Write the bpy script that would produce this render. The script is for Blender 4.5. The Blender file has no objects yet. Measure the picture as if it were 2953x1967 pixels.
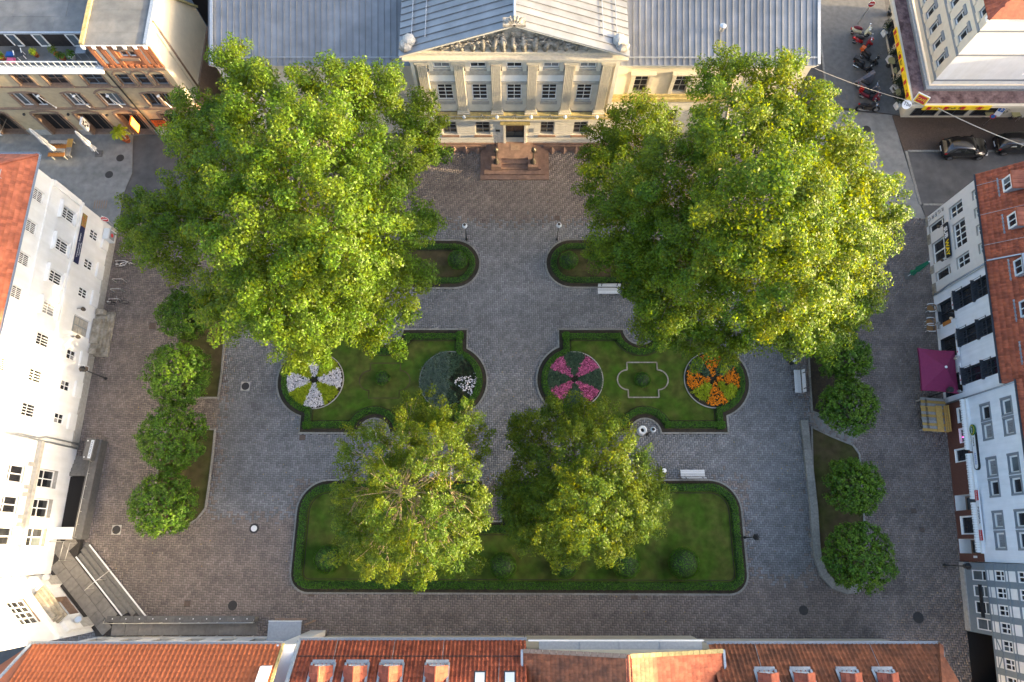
import bpy, math, random
import numpy as np
from mathutils import Vector, Matrix
random.seed(7); RNG = np.random.default_rng(7)
R = math.radians
SC = bpy.context.scene
COL = SC.collection

# ------------------------------------------------------------------ camera, sky, sun, exposure
CAM_H = 52.0; TILT = R(16.6); FPX = 1968.0
cam = bpy.data.cameras.new('camera'); cam.sensor_width = 36.0; cam.lens = 36.0 * FPX / 2953.0
cam.clip_start = 0.5; cam.clip_end = 2000
camo = bpy.data.objects.new('camera', cam); COL.objects.link(camo)
camo.location = (0, 0, CAM_H); camo.rotation_euler = (TILT, 0, 0)
SC.camera = camo

SUN_EL = 10.5; SUN_AZ = -6.0           # degrees; azimuth from +X (east), negative = towards -Y (south)
w = bpy.data.worlds.new('World'); SC.world = w; w.use_nodes = True
nt = w.node_tree; nt.nodes.clear()
sky = nt.nodes.new('ShaderNodeTexSky'); sky.sky_type = 'NISHITA'; sky.sun_disc = False
sky.sun_elevation = R(SUN_EL); sky.sun_rotation = R(90 - SUN_AZ)
sky.air_density = 0.75; sky.dust_density = 4.5; sky.ozone_density = 0.7
bg = nt.nodes.new('ShaderNodeBackground'); bg.inputs[1].default_value = 0.15
ow = nt.nodes.new('ShaderNodeOutputWorld')
nt.links.new(sky.outputs[0], bg.inputs[0]); nt.links.new(bg.outputs[0], ow.inputs[0])
sl = bpy.data.lights.new('sun', 'SUN'); sl.energy = 2.6; sl.angle = R(0.6); sl.color = (1.0, 0.76, 0.42)
so = bpy.data.objects.new('sun', sl); COL.objects.link(so)
sd = Vector((math.cos(R(SUN_EL)) * math.cos(R(SUN_AZ)), math.cos(R(SUN_EL)) * math.sin(R(SUN_AZ)), math.sin(R(SUN_EL))))
so.rotation_euler = sd.to_track_quat('Z', 'Y').to_euler(); so.location = (60, -5, 60)
SC.view_settings.view_transform = 'Standard'; SC.view_settings.look = 'None'
SC.view_settings.exposure = 2.95; SC.view_settings.gamma = 1.0
SC.view_settings.use_curve_mapping = False
SC.cycles.max_bounces = 5; SC.cycles.diffuse_bounces = 3; SC.cycles.glossy_bounces = 2; SC.cycles.transmission_bounces = 3

# ------------------------------------------------------------------ helpers
def at(px, py, z=0.0):
    """survey point: the place at height z that the photograph shows at (px, py)"""
    u = (px - 1476.5) / FPX; v = (983.5 - py) / FPX
    y = v * math.cos(TILT) + math.sin(TILT); d = v * math.sin(TILT) - math.cos(TILT)
    s = (z - CAM_H) / d
    return Vector((u * s, y * s, z))

def tag(o, label=None, cat=None, group=None, kind=None):
    if label: o['label'] = label
    if cat: o['category'] = cat
    if group: o['group'] = group
    if kind: o['kind'] = kind
    return o

def empty(name, loc=(0, 0, 0), rz=0.0, label=None, cat=None, group=None, kind=None):
    o = bpy.data.objects.new(name, None); COL.objects.link(o)
    o.location = loc; o.rotation_euler = (0, 0, rz); o.empty_display_size = 0.2
    return tag(o, label, cat, group, kind)

def link(name, me, parent=None, loc=(0, 0, 0), rot=(0, 0, 0), scale=None):
    o = bpy.data.objects.new(name, me); COL.objects.link(o)
    if parent is not None: o.parent = parent
    o.location = loc; o.rotation_euler = rot
    if scale: o.scale = scale
    return o

def copy_tree(o, parent=None):
    c = o.copy(); COL.objects.link(c); c.parent = parent
    for ch in list(o.children): copy_tree(ch, c)
    return c

class MB:
    """collects faces; build() links them as one mesh object"""
    def __init__(s): s.v = []; s.f = []; s.m = []
    def add(s, vs, fs, mi=0):
        b = len(s.v); s.v += [tuple(p) for p in vs]
        for f in fs: s.f.append(tuple(b + i for i in f)); s.m.append(mi)
        return s
    def quad(s, a, b, c, d, mi=0): return s.add([a, b, c, d], [(0, 1, 2, 3)], mi)
    def box(s, x0, x1, y0, y1, z0, z1, mi=0):
        return s.add([(x0,y0,z0),(x1,y0,z0),(x1,y1,z0),(x0,y1,z0),(x0,y0,z1),(x1,y0,z1),(x1,y1,z1),(x0,y1,z1)],
                     [(3,2,1,0),(4,5,6,7),(0,1,5,4),(1,2,6,5),(2,3,7,6),(3,0,4,7)], mi)
    def hexa(s, lo, hi, mi=0):
        """8 corner solid: four lower points (ccw) and four upper points"""
        return s.add(list(lo) + list(hi), [(3,2,1,0),(4,5,6,7),(0,1,5,4),(1,2,6,5),(2,3,7,6),(3,0,4,7)], mi)
    def bar(s, a, b, wd, ht, mi=0, up=(0, 0, 1)):
        a = Vector(a); b = Vector(b); d = (b - a).normalized(); up = Vector(up)
        if abs(d.dot(up)) > .99: up = Vector((0, 1, 0))
        x = d.cross(up).normalized() * wd / 2; y = x.cross(d).normalized() * ht / 2
        return s.hexa([a-x-y, a+x-y, a+x+y, a-x+y], [b-x-y, b+x-y, b+x+y, b-x+y], mi)
    def tube(s, pts, rad, n=8, mi=0, cap=True):
        pts = [Vector(p) for p in pts]; rings = []
        if not hasattr(rad, '__len__'): rad = [rad] * len(pts)
        b = len(s.v)
        for i, p in enumerate(pts):
            d = (pts[min(i+1, len(pts)-1)] - pts[max(i-1, 0)])
            d = d.normalized() if d.length > 1e-9 else Vector((0, 0, 1))
            up = Vector((0, 0, 1)) if abs(d.z) < .95 else Vector((1, 0, 0))
            x = d.cross(up).normalized(); y = x.cross(d)
            for k in range(n):
                a = 2 * math.pi * k / n
                s.v.append(tuple(p + (x * math.cos(a) + y * math.sin(a)) * rad[i]))
        for i in range(len(pts) - 1):
            for k in range(n):
                k2 = (k + 1) % n
                s.f.append((b+i*n+k, b+(i+1)*n+k, b+(i+1)*n+k2, b+i*n+k2)); s.m.append(mi)
        if cap:
            s.f.append(tuple(b + k for k in range(n))); s.m.append(mi)
            s.f.append(tuple(b + (len(pts)-1)*n + n-1-k for k in range(n))); s.m.append(mi)
        return s
    def lathe(s, prof, c=(0, 0, 0), n=16, mi=0):
        b = len(s.v)
        for r, z in prof:
            for k in range(n):
                a = 2*math.pi*k/n; s.v.append((c[0]+r*math.cos(a), c[1]+r*math.sin(a), c[2]+z))
        for i in range(len(prof)-1):
            for k in range(n):
                k2 = (k+1) % n
                s.f.append((b+i*n+k, b+i*n+k2, b+(i+1)*n+k2, b+(i+1)*n+k)); s.m.append(mi)
        s.f.append(tuple(b+n-1-k for k in range(n))); s.m.append(mi)
        s.f.append(tuple(b+(len(prof)-1)*n+k for k in range(n))); s.m.append(mi)
        return s
    def prism(s, poly, z0, z1, mi=0):
        n = len(poly); b = len(s.v)
        s.v += [(p[0], p[1], z0) for p in poly] + [(p[0], p[1], z1) for p in poly]
        s.f.append(tuple(b+n+i for i in range(n))); s.m.append(mi)
        s.f.append(tuple(b+n-1-i for i in range(n))); s.m.append(mi)
        for i in range(n):
            j = (i+1) % n; s.f.append((b+i, b+j, b+n+j, b+n+i)); s.m.append(mi)
        return s
    def mesh(s, name, mats, smooth=False):
        me = bpy.data.meshes.new(name); me.from_pydata(s.v, [], s.f)
        if not isinstance(mats, (list, tuple)): mats = [mats]
        for m in mats: me.materials.append(m)
        if len(mats) > 1: me.polygons.foreach_set('material_index', s.m)
        if smooth: me.polygons.foreach_set('use_smooth', [True] * len(s.f))
        me.update(); return me
    def build(s, name, mats, parent=None, loc=(0, 0, 0), rot=(0, 0, 0), smooth=False):
        return link(name, s.mesh(name, mats, smooth), parent, loc, rot)

def npmesh(name, V, F, mats, fm=None, smooth=False):
    """numpy arrays: V (n,3), F (m,k) all faces of the same size"""
    me = bpy.data.meshes.new(name); V = np.asarray(V, np.float32); F = np.asarray(F, np.int32)
    m, k = F.shape
    me.vertices.add(len(V)); me.vertices.foreach_set('co', V.ravel())
    me.loops.add(m * k); me.loops.foreach_set('vertex_index', F.ravel())
    me.polygons.add(m); me.polygons.foreach_set('loop_start', np.arange(0, m * k, k, dtype=np.int32))
    if not isinstance(mats, (list, tuple)): mats = [mats]
    for x in mats: me.materials.append(x)
    if fm is not None: me.polygons.foreach_set('material_index', np.asarray(fm, np.int32))
    if smooth: me.polygons.foreach_set('use_smooth', np.ones(m, bool))
    me.update(calc_edges=True); me.validate(); return me

def col_attr(me, cols):
    """per-vertex own colour of a thing (paint, stone, petals)"""
    a = me.color_attributes.new('tint', 'FLOAT_COLOR', 'POINT')
    c = np.ones((len(me.vertices), 4), np.float32); c[:, :3] = cols
    a.data.foreach_set('color', c.ravel())

# ------------------------------------------------------------------ materials
def mat(name, col, rough=.8, metal=0.0, var=0.0, vs=1.0, col2=None, isl=0.0, obj=0.0, bump=0.0, bs=40.0, spec=.4,
        coat=0.0, emit=None, trans=None, tint=False, streak=None, det=6.0, co='pos'):
    m = bpy.data.materials.new(name); m.use_nodes = True; t = m.node_tree; N = t.nodes; L = t.links
    p = N['Principled BSDF']; p.inputs['Roughness'].default_value = rough; p.inputs['Metallic'].default_value = metal
    p.inputs['Specular IOR Level'].default_value = spec
    if coat: p.inputs['Coat Weight'].default_value = coat; p.inputs['Coat Roughness'].default_value = .08
    geo = N.new('ShaderNodeNewGeometry')
    if co == 'pos': src = geo.outputs['Position']
    else: tc = N.new('ShaderNodeTexCoord'); src = tc.outputs['Object']
    rgb = N.new('ShaderNodeRGB'); rgb.outputs[0].default_value = (*col, 1); cur = rgb.outputs[0]
    if tint:
        at_ = N.new('ShaderNodeAttribute'); at_.attribute_name = 'tint'; cur = at_.outputs['Color']
    if col2 is not None or var:
        nz = N.new('ShaderNodeTexNoise'); nz.inputs['Scale'].default_value = vs; nz.inputs['Detail'].default_value = det
        nz.inputs['Roughness'].default_value = .6
        if streak:
            mp = N.new('ShaderNodeMapping'); mp.inputs['Scale'].default_value = streak; L.new(src, mp.inputs[0]); L.new(mp.outputs[0], nz.inputs['Vector'])
        else: L.new(src, nz.inputs['Vector'])
        if col2 is not None:
            rp = N.new('ShaderNodeValToRGB'); rp.color_ramp.elements[0].position = .38; rp.color_ramp.elements[1].position = .64
            L.new(nz.outputs[0], rp.inputs[0]); mx = N.new('ShaderNodeMix'); mx.data_type = 'RGBA'
            L.new(rp.outputs[0], mx.inputs[0]); L.new(cur, mx.inputs[6]); mx.inputs[7].default_value = (*col2, 1); cur = mx.outputs[2]
        if var:
            mr = N.new('ShaderNodeMapRange'); mr.inputs[1].default_value = .25; mr.inputs[2].default_value = .75
            mr.inputs[3].default_value = 1 - var; mr.inputs[4].default_value = 1 + var
            nz2 = N.new('ShaderNodeTexNoise'); nz2.inputs['Scale'].default_value = vs * 3.1; nz2.inputs['Detail'].default_value = 8
            L.new(src, nz2.inputs['Vector']); L.new(nz2.outputs[0], mr.inputs[0])
            mm = N.new('ShaderNodeMix'); mm.data_type = 'RGBA'; mm.blend_type = 'MULTIPLY'; mm.inputs[0].default_value = 1
            L.new(cur, mm.inputs[6]); L.new(mr.outputs[0], mm.inputs[7]); cur = mm.outputs[2]
    for amt, out in ((isl, geo.outputs['Random Per Island']), (obj, None)):
        if not amt: continue
        if out is None: oi = N.new('ShaderNodeObjectInfo'); out = oi.outputs['Random']
        mr = N.new('ShaderNodeMapRange'); mr.inputs[3].default_value = 1 - amt; mr.inputs[4].default_value = 1 + amt
        L.new(out, mr.inputs[0])
        mm = N.new('ShaderNodeMix'); mm.data_type = 'RGBA'; mm.blend_type = 'MULTIPLY'; mm.inputs[0].default_value = 1
        L.new(cur, mm.inputs[6]); L.new(mr.outputs[0], mm.inputs[7]); cur = mm.outputs[2]
    L.new(cur, p.inputs['Base Color'])
    if bump:
        nb = N.new('ShaderNodeTexNoise'); nb.inputs['Scale'].default_value = bs; nb.inputs['Detail'].default_value = 5
        L.new(src, nb.inputs['Vector']); bn = N.new('ShaderNodeBump'); bn.inputs['Strength'].default_value = bump
        bn.inputs['Distance'].default_value = .05; L.new(nb.outputs[0], bn.inputs['Height']); L.new(bn.outputs[0], p.inputs['Normal'])
    if emit: p.inputs['Emission Color'].default_value = (*emit[0], 1); p.inputs['Emission Strength'].default_value = emit[1]
    if trans:
        tr = N.new('ShaderNodeBsdfTranslucent')
        gm = N.new('ShaderNodeMix'); gm.data_type = 'RGBA'; gm.blend_type = 'MULTIPLY'; gm.inputs[0].default_value = 1
        L.new(cur, gm.inputs[6]); gm.inputs[7].default_value = (*trans[1], 1); L.new(gm.outputs[2], tr.inputs[0])
        ms = N.new('ShaderNodeMixShader'); ms.inputs[0].default_value = trans[0]
        L.new(p.outputs[0], ms.inputs[1]); L.new(tr.outputs[0], ms.inputs[2]); L.new(ms.outputs[0], N['Material Output'].inputs[0])
    return m

MT = {}
MT['joint'] = mat('paving_joint_sand', (.035, .031, .028), .95, var=.3, vs=2)
MT['paver'] = mat('concrete_paver', (.1, .1, .1), .8, tint=True, isl=.16, var=.22, vs=.35, bump=.25, bs=60)
MT['asphalt'] = mat('asphalt', (.075, .073, .072), .9, col2=(.10, .097, .093), var=.2, vs=.5, bump=.5, bs=90)
MT['asphalt_light'] = mat('light_concrete_paving', (.17, .17, .16), .9, col2=(.22, .215, .20), var=.22, vs=.6, bump=.4, bs=60)
MT['sidewalk'] = mat('sidewalk_setts', (.12, .118, .113), .9, isl=.2, var=.2, vs=.8, bump=.3, bs=60)
MT['kerb'] = mat('kerb_stone', (.22, .21, .185), .85, var=.28, vs=2.5, obj=.2, bump=.4, bs=30)
MT['soil'] = mat('planting_soil', (.030, .024, .017), .95, col2=(.05, .038, .022), var=.3, vs=3, bump=.8, bs=25)
MT['lawn'] = mat('mown_lawn', (.052, .105, .009), .9, col2=(.085, .096, .020), var=.4, vs=.55, bump=1.0, bs=70, spec=.15)
MT['lawn_dry'] = mat('worn_lawn', (.062, .066, .020), .95, col2=(.085, .064, .034), var=.35, vs=.5, bump=1.0, bs=60, spec=.15)
MT['grassblade'] = mat('grass_blade', (.045, .085, .012), .7, isl=.35, spec=.2)
MT['bark'] = mat('plane_bark', (.20, .165, .115), .9, col2=(.33, .29, .22), var=.25, vs=3, bump=.6, bs=20)
MT['bark_dark'] = mat('grey_bark', (.13, .105, .075), .9, var=.3, vs=5, bump=.6, bs=25)
MT['twig'] = mat('pale_twig_bark', (.30, .235, .14), .85, var=.25, vs=5)
MT['leaf_plane'] = mat('plane_leaf', (.060, .130, .006), .5, isl=.5, spec=.3, col2=(.100, .150, .005), vs=.45, trans=(.40, (2.9, 2.0, .2)))
MT['leaf_fine'] = mat('locust_leaf', (.095, .140, .006), .5, isl=.4, spec=.3, col2=(.058, .120, .010), vs=.5, trans=(.42, (3.0, 2.1, .2)))
MT['leaf_lime'] = mat('linden_leaf', (.050, .118, .008), .5, isl=.6, spec=.3, col2=(.085, .150, .008), vs=.9, trans=(.28, (1.9, 1.9, .6)))
MT['leaf_box'] = mat('box_leaf', (.045, .120, .008), .55, isl=.55, spec=.25, col2=(.062, .145, .010), vs=1.5, trans=(.15, (1.6, 1.8, .6)))
MT['petal_white'] = mat('white_petal', (.62, .58, .58), .7, isl=.25, spec=.2)
MT['petal_pink'] = mat('pink_petal', (.44, .10, .20), .7, isl=.65, spec=.2)
MT['petal_orange'] = mat('orange_petal', (.70, .21, .008), .7, isl=.4, spec=.2)
MT['leaf_acid'] = mat('yellow_green_leaf', (.30, .36, .012), .6, isl=.35, spec=.3, trans=(.2, (1.4, 1.3, .5)))
MT['leaf_silver'] = mat('silver_leaf', (.085, .125, .095), .7, isl=.35, spec=.3)
MT['leaf_sage'] = mat('sage_leaf', (.055, .095, .050), .65, isl=.35, spec=.3)
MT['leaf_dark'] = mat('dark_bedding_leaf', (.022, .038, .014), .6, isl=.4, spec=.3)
MT['white_wall'] = mat('white_render', (.76, .755, .74), .85, col2=(.70, .69, .66), var=.06, vs=.5, streak=(3, 3, .25), bump=.1, bs=50)
MT['white_wall2'] = mat('white_boarded_render', (.74, .76, .79), .8, var=.06, vs=.5, streak=(6, 6, .4), col2=(.66, .69, .72))
MT['white_trim'] = mat('white_paint', (.78, .77, .74), .5, var=.05, vs=2)
MT['grey_stone'] = mat('grey_stone_trim', (.38, .36, .32), .85, var=.18, vs=1.5, bump=.2)
MT['cream'] = mat('cream_render', (.60, .53, .41), .85, var=.07, vs=.7, bump=.1)
MT['theatre_wall'] = mat('pale_stone_render', (.62, .58, .50), .85, var=.09, vs=.8, bump=.12)
MT['theatre_stone'] = mat('weathered_stone', (.52, .47, .38), .9, var=.16, vs=1.6, bump=.3)
MT['relief'] = mat('soot_stained_relief', (.40, .37, .33), .9, col2=(.17, .15, .12), var=.3, vs=2.2, bump=.4)
MT['sandstone'] = mat('red_sandstone', (.235, .145, .105), .88, col2=(.17, .105, .080), var=.22, vs=1.2, bump=.3)
MT['mossy'] = mat('mossy_and_sunlit_ledge', (.30, .24, .10), .9, col2=(.42, .34, .15), var=.3, vs=2.0, bump=.3)  # moss; on east wing course and gable verge, sunlight put into the colour
MT['zinc'] = mat('zinc_sheet', (.245, .248, .252), .42, .5, col2=(.185, .188, .192), var=.14, vs=.35, obj=.08, bump=.06, bs=6)
MT['zinc_lit'] = mat('sunlit_zinc_sheet', (.50, .53, .56), .33, .6, col2=(.30, .32, .33), var=.10, vs=.5, streak=(.5, 2.2, 2.2), obj=.05, bump=.05, bs=5)  # paler zinc copy with sun glare put into its colour, not in use
MT['zinc_trim'] = mat('zinc_flashing', (.36, .38, .40), .45, .5, var=.12, vs=2)
MT['lead'] = mat('lead_flashing', (.30, .33, .36), .5, .5, var=.2, vs=3)
MT['tile_red'] = mat('red_pantile', (.33, .085, .040), .75, obj=.22, isl=.22, var=.30, vs=1.3, col2=(.24, .060, .032), bump=.2)
MT['tile_orange'] = mat('orange_pantile', (.43, .125, .050), .68, obj=.05, isl=.05, var=.10, vs=.8, bump=.15)
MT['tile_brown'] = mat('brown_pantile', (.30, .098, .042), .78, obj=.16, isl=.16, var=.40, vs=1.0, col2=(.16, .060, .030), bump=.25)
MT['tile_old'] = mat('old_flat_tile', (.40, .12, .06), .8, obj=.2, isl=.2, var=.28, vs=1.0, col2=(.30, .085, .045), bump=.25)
MT['felt'] = mat('roofing_felt', (.115, .118, .118), .9, col2=(.16, .155, .145), var=.2, vs=.5, obj=.08, bump=.4, bs=60)
MT['felt_red'] = mat('stained_canopy_felt', (.19, .125, .12), .85, col2=(.055, .026, .028), var=.35, vs=1.4, bump=.3, bs=30)
MT['yellow_brick'] = mat('yellow_brick', (.46, .355, .215), .88, var=.12, vs=1.0, bump=.25, bs=30)
MT['red_brick'] = mat('red_brick', (.36, .135, .06), .88, obj=.12, isl=.12, var=.22, vs=2.0, bump=.3, bs=30)
MT['brown_stone'] = mat('brown_stone_trim', (.23, .155, .11), .85, var=.2, vs=2.0, bump=.2)
MT['dark_cladding'] = mat('dark_brown_cladding', (.028, .022, .020), .7, obj=.15, var=.2, vs=2)
MT['glass'] = mat('window_glass', (.018, .020, .024), .06, spec=.9, var=.5, vs=.6)
MT['glass_curtain'] = mat('curtained_glass', (.30, .30, .30), .15, spec=.8, var=.25, vs=3.0, streak=(8, 8, .4), col2=(.17, .17, .18))
MT['glass_blue'] = mat('sky_glass', (.10, .12, .13), .05, spec=1.0, var=.3, vs=.5)
MT['dark'] = mat('dark_opening', (.014, .012, .011), .9)
MT['black'] = mat('black_paint', (.016, .016, .018), .45, var=.2, vs=4)
MT['anthracite'] = mat('anthracite_frame', (.035, .04, .048), .5, var=.1, vs=2)
MT['grey_frame'] = mat('grey_frame', (.20, .22, .24), .5)
MT['steel'] = mat('brushed_steel', (.62, .60, .56), .3, .9)
MT['slate_slab'] = mat('grey_slab', (.185, .170, .150), .85, obj=.12, var=.2, vs=1.2, bump=.2)
MT['slab_dark'] = mat('dark_wall_coping', (.125, .118, .110), .8, obj=.1, var=.2, vs=1.5, bump=.2)
MT['steps_grey'] = mat('grey_step_stone', (.15, .14, .125), .85, var=.22, vs=2, bump=.2)
MT['old_stone'] = mat('old_sandstone_step', (.33, .30, .25), .9, col2=(.22, .19, .14), var=.25, vs=2, bump=.4)
MT['brown_tile_wall'] = mat('red_brown_wall_tile', (.14, .058, .040), .6, var=.25, vs=3)
MT['timber_grey'] = mat('grey_timber_frame', (.175, .21, .235), .7, var=.08, vs=3)
MT['maroon'] = mat('maroon_canvas', (.20, .018, .065), .75, var=.1, vs=2)
MT['canvas_white'] = mat('white_canvas', (.62, .62, .62), .8, var=.1, vs=4, bump=.3, bs=15)
MT['canvas_green'] = mat('green_canvas', (.012, .16, .085), .7, var=.15, vs=5)
MT['wood_yellow'] = mat('yellow_wood', (.48, .29, .08), .75, obj=.15, var=.2, vs=4, bump=.2)
MT['wood_grey'] = mat('weathered_wood', (.32, .30, .27), .85, obj=.15, var=.25, vs=4, bump=.3)
MT['wood_orange'] = mat('orange_wood', (.42, .16, .03), .75, obj=.1, var=.2, vs=4)
MT['rattan'] = mat('brown_rattan', (.26, .13, .045), .7, var=.25, vs=12)
MT['white_plastic'] = mat('white_plastic', (.72, .72, .70), .4, var=.05)
MT['bench_white'] = mat('weathered_white_slat', (.58, .58, .57), .7, obj=.12, var=.25, vs=9)
MT['iron'] = mat('dark_cast_iron', (.030, .028, .026), .6, var=.35, vs=6, bump=.4, bs=40)
MT['bronze'] = mat('aged_bronze', (.085, .072, .058), .45, .6, var=.2, vs=5)
MT['rust_patch'] = mat('brown_gravel', (.085, .060, .045), .95, var=.25, vs=3, bump=.6)
MT['yellow_sign'] = mat('yellow_sign_paint', (.80, .56, .02), .5, var=.04)
MT['red_sign'] = mat('red_sign_paint', (.46, .018, .02), .5, var=.04)
MT['orange_sign'] = mat('orange_sign_paint', (.48, .10, .018), .6, var=.05)
MT['lit_orange'] = mat('lit_orange_sign', (.85, .35, .03), .5, emit=((1.0, .36, .03), 1.6))
MT['navy'] = mat('navy_print', (.018, .022, .065), .6)
MT['print_white'] = mat('white_print', (.75, .75, .75), .5)
MT['print_black'] = mat('black_print', (.012, .012, .012), .5)
MT['print_yellow'] = mat('yellow_print', (.82, .58, .02), .5)
MT['blue_sign'] = mat('blue_sign', (.03, .13, .42), .5)
MT['green_sign'] = mat('green_sign', (.01, .10, .03), .5)
MT['pot'] = mat('terracotta_pot', (.42, .11, .035), .8)
MT['car_black'] = mat('black_car_paint', (.008, .008, .009), .18, spec=.6, coat=1.0)
MT['car_glass'] = mat('car_glass', (.012, .015, .014), .04, spec=.9)
MT['tyre'] = mat('tyre_rubber', (.010, .010, .010), .8)
MT['chrome'] = mat('chrome', (.7, .7, .7), .15, 1.0)
MT['red_lens'] = mat('red_lamp_lens', (.40, .010, .012), .2)
MT['red_paint'] = mat('red_scooter_paint', (.36, .012, .015), .2, coat=.8)
MT['cream_paint'] = mat('cream_scooter_paint', (.66, .62, .42), .25, coat=.8)
MT['seat_red'] = mat('dark_red_vinyl', (.16, .014, .025), .5)
MT['orange_lens'] = mat('orange_tail_plastic', (.60, .11, .02), .35)
MT['tarp'] = mat('grey_tarp', (.115, .115, .135), .6, var=.2, vs=3)
MT['neon'] = mat('pink_neon', (.9, .05, .5), .4, emit=((1.0, .05, .55), 2.5))
MT['white_shade'] = mat('pale_blue_globe', (.55, .60, .64), .25)
# ------------------------------------------------------------------ vegetation helpers
def unit(a): return a / (np.linalg.norm(a, axis=1, keepdims=True) + 1e-9)
def leaves(P, Nn, size, asp=.6, tilt=.7, jit=.35):
    """leaf blades: one kite-shaped face each, roughly facing Nn"""
    n = len(P); Nn = unit(Nn + tilt * RNG.normal(size=(n, 3)))
    t = unit(np.cross(Nn, RNG.normal(size=(n, 3)))); b = np.cross(Nn, t)
    L = size * (1 + jit * RNG.uniform(-1, 1, (n, 1))); W = L * asp
    V = np.empty((n, 4, 3)); V[:, 0] = P - t * L * .5; V[:, 1] = P + b * W * .5 - t * L * .08; V[:, 2] = P + t * L * .5; V[:, 3] = P - b * W * .5 - t * L * .08
    return V.reshape(-1, 3), np.arange(4 * n).reshape(n, 4)
def stack(parts):
    V = []; F = []; M = []; b = 0
    for v, f, m in parts:
        V.append(v); F.append(f + b); M.append(np.full(len(f), m)); b += len(v)
    return np.concatenate(V), np.concatenate(F), np.concatenate(M)
def sphere_pts(n):
    v = RNG.normal(size=(n, 3)); return unit(v)
def inside(poly, X, Y):
    p = np.asarray([(q[0], q[1]) for q in poly]); r = np.zeros(X.shape, bool); n = len(p)
    for i in range(n):
        x0, y0 = p[i]; x1, y1 = p[(i+1) % n]
        c = ((y0 > Y) != (y1 > Y))
        with np.errstate(divide='ignore', invalid='ignore'):
            r ^= c & (X < (x1-x0) * (Y-y0) / (y1-y0+1e-12) + x0)
    return r
def inset(poly, d):
    """move a ccw outline inwards by d"""
    p = [Vector((q[0], q[1])) for q in poly]; n = len(p); out = []
    for i in range(n):
        a = (p[i] - p[i-1]).normalized(); b = (p[(i+1) % n] - p[i]).normalized()
        na = Vector((-a.y, a.x)); nb = Vector((-b.y, b.x)); m = na + nb
        k = d / max(.35, (1 + na.dot(nb)) / 2) / 2
        out.append(p[i] + m * k)
    return [(q.x, q.y) for q in out]
def dens(poly, step, closed=True):
    out = []; n = len(poly)
    for i in range(n if closed else n-1):
        a = Vector(poly[i][:2]); b = Vector(poly[(i+1) % n][:2]); k = max(1, int(round((b-a).length / step)))
        for j in range(k): q = a.lerp(b, j/k); out.append((q.x, q.y))
    if not closed: out.append(tuple(poly[-1][:2]))
    return out
def arc(cx, cy, r, a0, a1, n=14):
    return [(cx + r*math.cos(R(a0+(a1-a0)*i/n)), cy + r*math.sin(R(a0+(a1-a0)*i/n))) for i in range(n+1)]

# ------------------------------------------------------------------ ground, streets, square
ground = MB().quad((-400,-400,-.06),(400,-400,-.06),(400,400,-.06),(-400,400,-.06)).build('ground', MT['asphalt'])
tag(ground, 'dark asphalt ground around and beyond the square', kind='structure')
SQ = [(-33, -9), (34.6, -9), (34.8, 26.3), (30.5, 26.3), (30.5, 36), (-25.5, 36), (-25.5, 28.6), (-33, 25.3)]
MBp = MB(); MBp.prism(SQ, -.05, -.004); pav = MBp.build('pavement', MT['joint'])
tag(pav, 'herringbone block pavement of the whole square', kind='structure')

def bulge_bed(xl, xr, y0, y1, cl, cr, Rr, nb, nt, rb=1.13, rt=1.25):
    p = [(xl, y0)] + arc(nb, y0, rb, 180, 0, 12) + [(xr, y0)]
    d = math.degrees(math.acos(max(-1, min(1, (xr-cr[0]) / Rr)))); p += arc(cr[0], cr[1], Rr, -d, d, 24)
    p += [(xr, y1)] + arc(nt, y1, rt, 0, -180, 12) + [(xl, y1)]
    d = math.degrees(math.acos(max(-1, min(1, (cl[0]-xl) / Rr)))); p += arc(cl[0], cl[1], Rr, 180-d, 180+d, 24)
    return p
BED_L = bulge_bed(-16.35, -3.48, 8.08, 16.53, (-15.41, 12.26), (-4.86, 12.26), 3.0, -10.55, -10.0)
BED_R = bulge_bed(3.62, 16.6, 8.08, 16.53, (4.85, 12.3), (15.6, 12.25), 3.0, 10.2, 10.2)
OVAL_L = arc(-4.75, 22.1, 2.2, -90, 90, 16) + arc(-16.5, 22.1, 2.2, 90, 270, 16)
OVAL_R = arc(4.9, 22.15, 2.2, 90, 270, 16) + arc(16.6, 22.15, 2.2, -90, 90, 16)
LAWN_S = (arc(-14.6, -1.95, 1.45, 180, 270, 8) + arc(15.6, -2.05, 1.45, 270, 360, 8) + arc(14.7, 2.35, 2.35, 0, 90, 12)
          + [(-.85, 4.7), (-.85, 1.7), (-2.1, 1.7), (-2.1, 4.7)] + arc(-13.6, 2.3, 2.4, 90, 180, 12))
pxs = lambda l: [tuple(at(*q)[:2]) for q in l]
BED_W1 = pxs([(505, 1150), (632, 1150), (643, 1070), (650, 980), (654, 900), (650, 850), (530, 840)])
BED_W2 = pxs([(430, 1500), (480, 1537), (523, 1529), (570, 1500), (596, 1467), (606, 1400), (618, 1300), (624, 1236), (480, 1236), (455, 1350)])
BED_E1 = pxs([(2338, 1188), (2400, 1212), (2468, 1236), (2452, 1000), (2440, 820), (2318, 815), (2327, 1000)])
BED_E2 = pxs([(2346, 1606), (2366, 1660), (2400, 1695), (2440, 1708), (2478, 1700), (2500, 1640), (2492, 1480), (2480, 1310), (2460, 1282), (2400, 1258), (2337, 1228), (2340, 1350), (2346, 1470)])
BEDS = [BED_L, BED_R, OVAL_L, OVAL_R, LAWN_S, BED_W1, BED_W2, BED_E1, BED_E2]

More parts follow.
